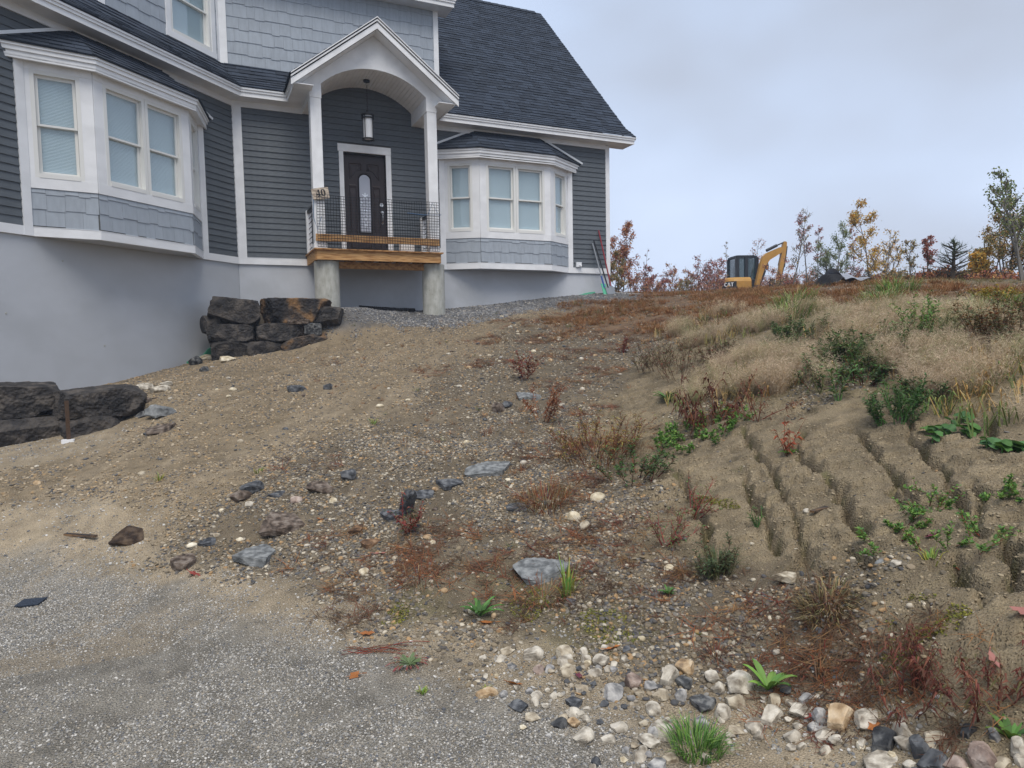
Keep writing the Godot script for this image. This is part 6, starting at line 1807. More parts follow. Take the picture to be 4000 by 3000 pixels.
func build_plants() -> void:
	rng.seed = 31
	for r in PLANTS:
		var h: float = r[6]
		plant_at = gpos(r[0], r[1])
		var t := thing(r[3], r[4], r[5], plant_at)
		var st := MB.new(); var lf := MB.new()
		match r[2]:
			"dandelion": rosette(lf, 16, h * 0.55, h * 0.15, GREEN, 0.45, true)
			"redrosette": rosette(lf, 20, h * 0.5, h * 0.11, [Color(0.11, 0.17, 0.07), Color(0.16, 0.22, 0.10)], 0.14, true, Color(0.28, 0.05, 0.07))
			"greentuft": blades(lf, 260, h * 0.40, h * 0.5, 0.005, LIME + GREEN, 0.7)
			"stalk":
				blades(lf, 14, 0.03, h * 1.0, 0.012, YELL + LIME, 0.28); blades(lf, 22, 0.05, h * 0.55, 0.009, GREEN + YELL, 0.6)
			"tinygreen": blades(lf, 26, h * 0.35, h * 0.8, 0.006, LIME + YELL, 0.8)
			"tinyred": blades(lf, 30, h * 0.4, h * 0.8, 0.005, RUST, 1.0)
			"redweed": stems(st, lf, 8, h, h * 0.15, 0.8, REDS, REDS + RUST, h * 0.22, h * 0.06, 14, 1)
			"redweed2": stems(st, lf, 7, h, h * 0.18, 0.55, RUST, RUST, h * 0.2, h * 0.04, 22, 1, 0.7)
			"darkred": stems(st, lf, 7, h, h * 0.10, 0.9, REDS, REDS + DARKG + [Color(0.3, 0.06, 0.05)], h * 0.26, h * 0.07, 10, 1, 0.5)
			"redgrass":
				blades(lf, 420, h * 0.42, h * 0.45, 0.004, RUST + REDS + STRAW + OLIVE, 1.1); stems(st, lf, 12, h * 0.5, h * 0.3, 1.0, RUST, OLIVE + RUST, 0.035, 0.008, 8, 1)
			"redgrass2": blades(lf, 90, h * 0.42, h * 0.5, 0.004, RUST + REDS + STRAW, 1.35)
			"orangeshrub": 
				stems(st, lf, 38, h * 0.5, h * 0.5, 0.9, REDS + BROWN, RUST + RUST + YELL + OLIVE, 0.05, 0.012, 14, 2); blades(lf, 420, h * 0.6, h * 0.30, 0.004, RUST + RUST + STRAW, 1.1)
			"greenshrub": stems(st, lf, 16, h * 0.7, h * 0.5, 0.9, BROWN + REDS, GREEN + DARKG, 0.055, 0.018, 14, 2)
			"clover":
				stems(st, lf, 90, h * 0.16, h * 0.55, 0.8, GREEN, LIME + LIME + GREEN, 0.032, 0.022, 12, 1, 0.1, Vector3.ZERO, 0.002)
			"rosette": rosette(lf, 18, h * 0.6, h * 0.16, GREEN, 0.5)
			"twigbush": stems(st, lf, 24, h * 0.62, h * 0.4, 0.8, BROWN, OLIVE + DARKG + REDS, 0.05, 0.014, 8, 2)
			"dock": stems(st, lf, 9, h * 0.65, h * 0.3, 0.6, RUST + REDS, [Color(0.14, 0.05, 0.025), Color(0.09, 0.035, 0.02)], 0.10, 0.022, 12, 1, 1.1)
			"dockstem": stems(st, lf, 5, h * 0.9, h * 0.1, 1.1, RUST + REDS, [Color(0.15, 0.06, 0.03)], 0.06, 0.015, 10, 1, 0.8)
			"redleaf":
				stems(st, lf, 5, h, h * 0.08, 0.35, RUST, [Color(0.38, 0.08, 0.03), Color(0.22, 0.06, 0.03)], h * 0.3, h * 0.07, 9, 0, 0.6); rosette(lf, 9, h * 0.3, h * 0.12, LIME, 0.3)
			"bushy": stems(st, lf, 22, h * 0.72, h * 0.32, 0.6, GREEN, GREEN + DARKG, 0.045, 0.014, 34, 1)
			"bigleaf": 
				for i in 16:
					var a := rng.randf() * TAU; var rr := h * 0.5 * sqrt(rng.randf())
					var p := Vector3(cos(a) * rr, 0, sin(a) * rr * 0.7); p.y = gy_rel(p)
					var top := p + Vector3(0, rng.randf_range(0.015, 0.055), 0)
					st.col = pick(GREEN); st.tube([p, top], [0.004, 0.003], 4, false)
					var pg := []
					var s := rng.randf_range(0.035, 0.07)
					var nd := Vector3(rng.randf_range(-0.4, 0.4), 1, rng.randf_range(-0.1, 0.7)).normalized()
					var ux := nd.cross(Vector3.FORWARD).normalized(); var uz := nd.cross(ux)
					lf.col = pick(GREEN + [Color(0.09, 0.2, 0.07)])
					for k in 14:
						var an := TAU * k / 14.0
						var rad := s * (1.0 if k % 2 == 0 else 0.84) * (0.55 if k == 0 else 1.0)
						pg.append(top + ux * cos(an) * rad + uz * sin(an) * rad + nd * (0.012 * cos(an * 2.0)))
					for k in 14: lf.tri(top, pg[k], pg[(k + 1) % 14])
			"spiky": stems(st, lf, 14, h, h * 0.2, 0.45, GREEN + REDS, LIME + GREEN, 0.06, 0.016, 26, 1)
			"pale": stems(st, lf, 12, h, h * 0.15, 0.4, OLIVE, [Color(0.24, 0.29, 0.13), Color(0.32, 0.34, 0.19)], 0.035, 0.012, 28, 1)
			"shrubmass", "shrubmass2": stems(st, lf, 46, h * 0.42, h * 0.5, 0.7, BROWN + GREEN, GREEN + DARKG + OLIVE, 0.055, 0.018, 20, 1)
			"redstem": stems(st, lf, 9, h * 0.72, h * 0.1, 1.25, [Color(0.26, 0.045, 0.045), Color(0.18, 0.04, 0.035)], GREEN + OLIVE + REDS, 0.05, 0.011, 10, 1, 0.4, Vector3.ZERO, 0.0038)
			"darktuft": 
				blades(lf, 160, h * 0.36, h * 0.5, 0.005, DARKG + OLIVE, 0.9); stems(st, lf, 18, h * 0.5, h * 0.25, 0.8, BROWN, DARKG, 0.04, 0.01, 14, 1)
			"smalltuft": stems(st, lf, 6, h, h * 0.1, 0.4, GREEN, GREEN + OLIVE, h * 0.28, h * 0.05, 14, 0)
			"creeper": 
				for k in 6: stems(st, lf, 2, h * 0.42, h * 0.15, 1.5, OLIVE + REDS, LIME + GREEN, 0.027, 0.014, 20, 1, 0.1, Vector3(rng.randf_range(-0.5, 0.5) * h, 0, rng.randf_range(-0.25, 0.25) * h), 0.0025)
			"drygrass": blades(lf, 240, h * 0.35, h * 0.5, 0.006, STRAW + BROWN + OLIVE, 1.15)
			"redtuft": blades(lf, 90, h * 0.26, h * 0.42, 0.004, REDS + RUST + BROWN + BROWN, 1.35)
			"redplant": stems(st, lf, 12, h * 0.7, h * 0.35, 0.75, [Color(0.15, 0.04, 0.03), Color(0.11, 0.035, 0.025)], [Color(0.17, 0.042, 0.03), Color(0.12, 0.04, 0.026), Color(0.22, 0.085, 0.05), Color(0.12, 0.11, 0.04), Color(0.10, 0.045, 0.028)], 0.065, 0.010, 11, 1, 0.75, Vector3.ZERO, 0.0026)
			"broad": rosette(lf, 9, h * 0.95, h * 0.3, GREEN + LIME, 0.55)
			"pierplant": stems(st, lf, 4, h * 1.0, 0.05, 0.6, GREEN, DARKG + GREEN, 0.14, 0.06, 8, 0)
			"longgrass": blades(lf, 320, h * 0.9, h * 0.85, 0.010, GREEN + LIME + STRAW, 0.75)
			"goldenrod": stems(st, lf, 22, h * 1.1, h * 0.7, 0.6, OLIVE, [Color(0.46, 0.31, 0.03), Color(0.38, 0.26, 0.03), Color(0.16, 0.15, 0.04)], 0.05, 0.02, 24, 1)
			"darkbush": stems(st, lf, 60, h * 0.9, h * 0.7, 0.55, BROWN, OLIVE + DARKG + RUST, 0.05, 0.02, 22, 1)
			"fallenstem":
				for k in 9:
					var p0 := Vector3(-h * 0.55 + rng.randf_range(-0.05, 0.05), 0.012, -h * 0.10 + rng.randf_range(-0.02, 0.02)); var p1 := Vector3(h * 0.6 + rng.randf_range(-0.1, 0.1), 0.012, h * 0.30 + rng.randf_range(-0.03, 0.03))
					var pts := []; var rd := []
					for q in 7:
						var pp := p0.lerp(p1, q / 6.0) + Vector3(0, 0, 0.03 * sin(q * 0.9 + k)); pp.y = gy_rel(pp) + 0.008 + 0.004 * k / 9.0
						pts.append(pp); rd.append(0.0017)
					st.col = pick(RUST + REDS + BROWN); st.tube(pts, rd, 4, false)
		if st.v.size() > 0: part("stems", st, M.bark, t)
		if lf.v.size() > 0: part("leaves", lf, M.leaf, t)
	plant_at = Vector3.ZERO

func build_moss() -> void:
	rng.seed = 41
	var b := MB.new()
	for r in MOSS:
		for i in 900:
			var a := rng.randf() * TAU; var q := sqrt(rng.randf())
			var x: float = r[0] + cos(a) * q * r[2]; var z: float = r[1] + sin(a) * q * r[3]
			if nz.get_noise_2d(x * 14.0, z * 14.0) < -0.05 + q * 0.25 - 0.15: continue
			var p := gpos(x, z) + Vector3(0, 0.004, 0)
			b.col = pick([Color(0.22, 0.22, 0.03), Color(0.30, 0.27, 0.05), Color(0.13, 0.16, 0.03)])
			var d := hdir(rng.randf() * TAU, rng.randf_range(0.1, 0.9))
			b.leaf(p, d, d.cross(Vector3.UP).normalized(), rng.randf_range(0.008, 0.016), 0.008, 0.0)
	tag(put("moss_mats", b.mesh(), M.leaf, self), "low yellow green moss mats spread on the gravelly toe of slope", "moss", "", "stuff")
	# fallen leaves
	var cm := {"o": Color(0.42, 0.16, 0.05), "p": Color(0.45, 0.20, 0.17), "r": Color(0.26, 0.05, 0.04), "m": Color(0.20, 0.05, 0.08)}
	var nm := {"o": "orange", "p": "pink", "r": "rust red", "m": "maroon"}
	for r in LEAVES:
		var lf := MB.new()
		lf.col = cm[r[2]] * rng.randf_range(0.85, 1.15)
		var s := rng.randf_range(0.03, 0.045)
		var pg := []
		for k in 12:
			var an := TAU * k / 12.0
			pg.append(Vector3(cos(an) * s * (1.35 if k % 2 == 0 else 0.7), 0.004 * sin(an * 3.0) + 0.006, sin(an) * s * (0.8 if k % 2 == 0 else 0.5)))
		for k in 12: lf.tri(Vector3(0, 0.002, 0), pg[(k + 1) % 12], pg[k])
		lf.beam(Vector3(s * 1.2, 0.006, 0), Vector3(s * 1.9, 0.01, 0.01), 0.003, 0.003)
		var o := put(numbered("fallen_leaf"), lf.mesh(), M.leaf, self, gpos(r[0], r[1]) + Vector3(0, 0.008, 0))
		o.rotation = Vector3(rng.randf_range(-0.3, 0.5), rng.randf() * TAU, rng.randf_range(-0.3, 0.3))
		tag(o, "fallen %s autumn leaf lying on the ground" % nm[r[2]], "leaf", "fallen leaves on the gravel")

func multi(called: String, label: String, cat: String, meshes: Array, xf: Array, cl: Array, m: Material) -> void:
	var g := Node3D.new()
	g.name = called
	add_child(g)
	tag(g, label, cat, "", "stuff")
	for k in meshes.size():
		var mm := MultiMesh.new()
		mm.transform_format = MultiMesh.TRANSFORM_3D
		mm.use_colors = true
		mm.mesh = meshes[k]
		var mine := []
		for i in range(k, xf.size(), meshes.size()): mine.append(i)
		mm.instance_count = mine.size()
		for i in mine.size():
			mm.set_instance_transform(i, xf[mine[i]]); mm.set_instance_color(i, cl[mine[i]])
		var o := MultiMeshInstance3D.new()
		o.name = "clumps"
		o.multimesh = mm
		o.material_override = m
		g.add_child(o, true)
		tag(o, "", "", "", "stuff")

# fine dry panicle grass of the meadow and the short rusty grass of the plateau
func build_meadow() -> void:
	rng.seed = 61
	var airy := []
	for v in 4:
		var b := MB.new()
		for i in 26:
			var a := rng.randf() * TAU
			var d := hdir(a, rng.randf_range(0.9, 1.45))
			var p := Vector3(cos(a), 0, sin(a)) * rng.randf() * 0.05
			var h := rng.randf_range(0.16, 0.34)
			var q := p + d * h
			b.col = Color(1, 1, 1) * rng.randf_range(0.75, 1.15)
			b.sliver(p, q, 0.0028, Vector3(-sin(a), 0, cos(a)))
			for k in 9:
				var f := rng.randf_range(0.35, 1.0)
				var s := p.lerp(q, f)
				var e := hdir(rng.randf() * TAU, rng.randf_range(-0.2, 1.0)) * rng.randf_range(0.03, 0.09)
				b.sliver(s, s + e, 0.0022, e.cross(Vector3(0.3, 0.8, 0.5)).normalized())
				b.tri(s + e, s + e + Vector3(0.003, 0.004, 0), s + e + Vector3(-0.002, 0.005, 0.003))
		airy.append(b.mesh())
	var xf := []; var cl := []
	var n := 0
	var tries := 0
	while n < 1700 and tries < 60000:
		tries += 1
		var q: Array = MEADOW[rng.randi() % MEADOW.size()]
		var a := rng.randf() * TAU; var rr: float = q[2] * sqrt(rng.randf())
		var x: float = q[0] + cos(a) * rr; var z: float = q[1] + sin(a) * rr
		if nz.get_noise_2d(x * 4.0 + 11.0, z * 4.0) < rng.randf_range(-0.12, 0.2): continue
		var s := rng.randf_range(0.5, 1.0)
		xf.append(Transform3D(Basis(Vector3.UP, rng.randf() * TAU).scaled(Vector3(s, s * rng.randf_range(0.8, 1.1), s)), gpos(x, z)))
		var c := Color(0.66, 0.54, 0.36).lerp(Color(0.54, 0.42, 0.31), rng.randf())
		if rng.randf() < 0.14: c = Color(0.26, 0.28, 0.12)
		cl.append(c * rng.randf_range(0.8, 1.15))
		n += 1
	multi("dry_meadow_grass", "fine pale dry grass growing in soft patches on the bank", "grass", airy, xf, cl, M.straw)
	var bent := []
	for v in 3:
		var b := MB.new()
		plant_at = Vector3.ZERO
		for i in 7:
			var a := rng.randf() * TAU
			var p := Vector3(rng.randf_range(-0.06, 0.06), 0, rng.randf_range(-0.06, 0.06))
			var h := rng.randf_range(0.07, 0.17)
			var d := hdir(a, rng.randf_range(0.9, 1.4))
			var side := Vector3(-sin(a), 0, cos(a)) * 0.004
			b.col = Color(1, 1, 1) * rng.randf_range(0.7, 1.2)
			var q := p + d * h
			var e := q + Vector3(cos(a), -0.5, sin(a)) * h * 0.4
			b.quad(p - side, p + side, q + side, q - side); b.tri(q - side, q + side, e)
		bent.append(b.mesh())
	xf = []; cl = []
	for i in 480:
		var q: Array = MEADOW[rng.randi() % MEADOW.size()]
		var a := rng.randf() * TAU; var rr: float = q[2] * 1.7 * sqrt(rng.randf())
		var x: float = q[0] + cos(a) * rr; var z: float = q[1] + sin(a) * rr
		var s := rng.randf_range(0.6, 1.2)
		xf.append(Transform3D(Basis(Vector3.UP, rng.randf() * TAU).scaled(Vector3(s, s, s)), gpos(x, z)))
		cl.append(pick([Color(0.50, 0.34, 0.14), Color(0.44, 0.26, 0.09), Color(0.16, 0.22, 0.06), Color(0.12, 0.17, 0.05), Color(0.34, 0.26, 0.12)]))
	multi("bent_meadow_blades", "bent straw and green blades standing among the pale dry grass", "grass", bent, xf, cl, M.straw)
	var low := []
	for v in 4:
		var b := MB.new()
		for i in 22:
			var a := rng.randf() * TAU
			var d := hdir(a, rng.randf_range(0.15, 1.1))
			var p := Vector3(cos(a), 0, sin(a)) * rng.randf() * 0.05
			b.col = Color(1, 1, 1) * rng.randf_range(0.7, 1.2)
			b.sliver(p, p + d * rng.randf_range(0.05, 0.15), 0.006, Vector3(-sin(a), 0, cos(a)))
		low.append(b.mesh())
	xf = []; cl = []
	tries = 0
	while xf.size() < 9000 and tries < 120000:
		tries += 1
		var x := rng.randf_range(-1.5, 16.0); var z := rng.randf_range(-6.0, 11.0)
		if z < 0.4 and x < 7.0: continue
		if rng.randf() > 0.35 and x > 9.0: continue
		var t := ztype[zcell(x + nz.get_noise_2d(x * 3, z * 3) * 0.9, z + nz.get_noise_2d(x * 3 + 33, z * 3) * 0.9)]
		var pr := 0.0
		if t == 6: pr = 1.0
		elif t == 3 or t == 2: pr = 0.05
		elif t == 7: pr = 0.3
		if rng.randf() > pr: continue
		if nz.get_noise_2d(x * 2.2 + 70.0, z * 2.2) < rng.randf_range(-0.35, 0.05): continue
		var s := rng.randf_range(0.6, 1.2) * (1.0 if t == 6 else 0.7)
		xf.append(Transform3D(Basis(Vector3.UP, rng.randf() * TAU).scaled(Vector3(s, s * rng.randf_range(0.6, 1.2), s)), gpos(x, z)))
		var c := Color(0.30, 0.125, 0.05).lerp(Color(0.36, 0.22, 0.10), rng.randf())
		if t == 7: c = Color(0.28, 0.22, 0.10)
		if rng.randf() < 0.08: c = Color(0.13, 0.15, 0.05)
		cl.append(c * rng.randf_range(0.75, 1.2))
	multi("rusty_plateau_grass", "short rust coloured dead grass covering the plateau", "grass", low, xf, cl, M.straw)
	# thin red-brown dead stems lying about the slope
	xf = []; cl = []
	var lit := []
	for v in 3:
		var b := MB.new()
		for i in 16:
			var a := rng.randf() * TAU
			var d := hdir(a, rng.randf_range(-0.02, 0.35))
			var p := Vector3(rng.randf_range(-0.05, 0.05), 0.008, rng.randf_range(-0.05, 0.05))
			b.col = Color(1, 1, 1) * rng.randf_range(0.6, 1.2)
			b.sliver(p, p + d * rng.randf_range(0.06, 0.16), 0.0045, Vector3(-sin(a), 0.3, cos(a)).normalized())
		lit.append(b.mesh())
	for q in LITTER:
		for i in int(q[3] * 0.75):
			var a := rng.randf() * TAU; var rr: float = q[2] * sqrt(rng.randf())
			var x: float = q[0] + cos(a) * rr; var z: float = q[1] + sin(a) * rr
			if nz.get_noise_2d(x * 6.0 + 31.0, z * 6.0) < rng.randf_range(-0.4, 0.1): continue
			var s := rng.randf_range(0.6, 1.2)
			xf.append(Transform3D(Basis(Quaternion(Vector3.UP, gnorm(x, z))) * Basis(Vector3.UP, rng.randf() * TAU).scaled(Vector3(s, s, s)), gpos(x, z)))
			cl.append(pick(RUST + BROWN + BROWN + [Color(0.30, 0.17, 0.07), Color(0.18, 0.05, 0.03)]))
	multi("dead_stem_litter", "thin red brown dead stems and litter strewn over the slope", "litter", lit, xf, cl, M.straw)

# ------------------------------------------------------------------ trees
func limb(b: MB, p: Vector3, d: Vector3, ln: float, r: float, depth: int, tips: Array, upward: float) -> void:
	var pts := [p]; var rad := [r]
	var segs := 5
	var q := p; var dd := d
	for k in segs:
		dd = (dd + Vector3(rng.randf_range(-0.13, 0.13), upward * 0.12, rng.randf_range(-0.13, 0.13))).normalized()
		q += dd * ln / segs
		pts.append(q); rad.append(maxf(r * (1.0 - 0.75 * (k + 1) / segs), 0.009))
	b.tube(pts, rad, 5 if depth > 1 else 4, false)
	if depth == 0:
		for k in range(1, segs + 1): tips.append([pts[k], dd])
		return
	for k in rng.randi_range(3, 5):
		var f := rng.randf_range(0.3, 0.98) * segs
		var t := mini(int(f), segs - 1)
		var pp: Vector3 = pts[t].lerp(pts[t + 1], f - t)
		var a := rng.randf() * TAU
		var bd := (dd * 0.9 + hdir(a, 0.1) * 0.8 + Vector3.UP * upward * 0.4).normalized()
		limb(b, pp, bd, ln * rng.randf_range(0.35, 0.55), rad[t] * 0.55, depth - 1, tips, upward)
	tips.append([pts[segs], dd])

func tree(called: String, label: String, at: Vector3, h: float, wid: float, leaves: int, ls: float, pal: Array, bark: Array, stems_: int, low: float, group: String, hang := 0.3) -> void:
	var t := thing(called, label, "tree", at, group)
	var b := MB.new(); var lf := MB.new()
	var tips := []
	for s in stems_:
		var a := rng.randf() * TAU
		var lean := 0.0 if stems_ == 1 else wid / h * rng.randf_range(0.3, 0.9)
		var d := hdir(a, PI / 2 - lean * 0.6 - rng.randf_range(0.0, 0.06))
		var hh := h * (1.0 if s == 0 else rng.randf_range(0.6, 0.95))
		var r0 := clampf(0.019 * hh / 2.0, 0.026, 0.04) * (1.0 if stems_ < 3 else 0.7)
		var pts := [Vector3(cos(a) * 0.05 * s, -0.15, sin(a) * 0.05 * s)]; var rad := [r0]
		var q: Vector3 = pts[0]
		b.col = pick(bark)
		for k in 8:
			d = (d + Vector3(rng.randf_range(-0.07, 0.07), 0.05, rng.randf_range(-0.07, 0.07))).normalized()
			q += d * hh / 8.0
			pts.append(q); rad.append(maxf(r0 * (1.0 - 0.9 * (k + 1) / 8.0), 0.005))
		b.tube(pts, rad, 6, false)
		var nb := int(lerpf(8.0, 16.0, clampf(hh / 5.0, 0, 1))) / (1 if stems_ < 3 else 2)
		for k in nb:
			var f := lerpf(low, 0.97, (k + rng.randf()) / nb)
			var g := f * 8.0; var i := mini(int(g), 7)
			var pp: Vector3 = pts[i].lerp(pts[i + 1], g - i)
			var an := k * 2.4 + rng.randf_range(-0.5, 0.5)
			var ln := wid * 0.5 * (1.05 - 0.75 * pow(f, 1.6)) * rng.randf_range(0.7, 1.15)
			limb(b, pp, hdir(an, rng.randf_range(0.35, 0.9)), ln, rad[i] * 0.5, 1, tips, 0.6)
		tips.append([pts[8], d]); tips.append([pts[7], d])
	var mid := PackedFloat32Array()
	for i in leaves:
		var tp: Array = tips[rng.randi() % tips.size()]
		var p: Vector3 = tp[0] + Vector3(rng.randfn(), rng.randfn(), rng.randfn()) * wid * 0.045
		var d := hdir(rng.randf() * TAU, rng.randf_range(-0.9, 0.5))
		d = (d - Vector3.UP * hang).normalized()
		var sd := d.cross(Vector3(rng.randf_range(-1, 1), rng.randf_range(-1, 1), rng.randf_range(-1, 1))).normalized()
		lf.col = pick(pal) * 1.2
		var s := ls * rng.randf_range(0.6, 1.2)
		lf.leaf(p, d, sd, s, s * 0.62, 0.1)
	part("trunk", b, M.bark, t)
	if leaves > 0: part("crown", lf, M.leaf, t)

func pine(label: String, at: Vector3, h: float, wid: float) -> void:
	var t := thing("pine_tree", label, "tree", at, "young pines on the crest")
	var b := MB.new(); var lf := MB.new()
	b.col = Color(0.09, 0.07, 0.05)
	b.tube([Vector3(0, -0.1, 0), Vector3(0.02, h * 0.5, 0), Vector3(0, h, 0.02)], [0.05, 0.03, 0.008], 6, false)
	var y := h * 0.12
	while y < h:
		var ln := wid * 0.5 * (1.08 - y / h)
		for k in 5:
			var a := rng.randf() * TAU
			var d := hdir(a, rng.randf_range(-0.05, 0.5))
			var p := Vector3(0, y + rng.randf_range(-0.05, 0.05), 0)
			var e := p + d * ln * rng.randf_range(0.7, 1.1) + Vector3(0, ln * 0.15, 0)
			b.tube([p, e], [0.012, 0.004], 4, false)
			for i in 20:
				var q := p.lerp(e, rng.randf_range(0.25, 1.0))
				var nd := (d + Vector3(rng.randfn(), rng.randfn() * 0.8 + 0.1, rng.randfn()) * 0.9).normalized()
				lf.col = pick([Color(0.06, 0.11, 0.06), Color(0.09, 0.14, 0.08), Color(0.12, 0.17, 0.10)])
				lf.sliver(q, q + nd * rng.randf_range(0.07, 0.13), 0.009, nd.cross(Vector3.UP).normalized())
		y += h * 0.075
	part("trunk", b, M.bark, t)
	part("crown", lf, M.leaf, t)

# point on the ground at the given bearing (x, z direction numbers) and distance from the drive
const EYE := Vector3(-2.9039, 1.6, 14.9542)
func far(bx: float, bz: float, d: float) -> Vector3:
	var v := Vector2(bx, bz).normalized() * d
	var p := Vector3(EYE.x + v.x, 0, EYE.z + v.y)
	p.y = hbase(p.x, p.z)
	return p

func build_trees() -> void:
	rng.seed = 71
	var bark := [Color(0.10, 0.085, 0.07), Color(0.16, 0.14, 0.12), Color(0.07, 0.06, 0.05)]
	var grey := [Color(0.13, 0.12, 0.11), Color(0.17, 0.16, 0.145), Color(0.10, 0.09, 0.08)]
	var red := [Color(0.30, 0.085, 0.075), Color(0.22, 0.07, 0.065), Color(0.36, 0.15, 0.11), Color(0.26, 0.14, 0.10)]
	var orange := [Color(0.46, 0.21, 0.07), Color(0.38, 0.15, 0.06), Color(0.50, 0.31, 0.11)]
	var gold := [Color(0.55, 0.33, 0.05), Color(0.50, 0.25, 0.04), Color(0.46, 0.34, 0.10), Color(0.28, 0.26, 0.09)]
	var green := [Color(0.14, 0.19, 0.07), Color(0.22, 0.24, 0.09), Color(0.10, 0.14, 0.06)]
	var mixed := [Color(0.20, 0.19, 0.09), Color(0.33, 0.18, 0.08), Color(0.16, 0.18, 0.08), Color(0.36, 0.25, 0.10)]
	var g := "autumn trees along the crest"
	for q in TREES:
		var at := Vector3(q[0], hbase(q[0], q[1]), q[1])
		var pal: Array = {"red": red, "orange": orange + red, "gold": gold, "green": green, "mixed": mixed, "ro": red + orange}[q[5]]
		if q[5] == "green" and q[2] == "pine_tree":
			pine(q[8], at, q[3], q[4]); continue
		tree(q[2], q[8], at, q[3], q[4], int(q[6]), q[9], pal, grey if q[7] == 1.0 else bark, int(q[10]), q[11], g if q[2] != "shrub_tree" else "low autumn shrubs along the crest")

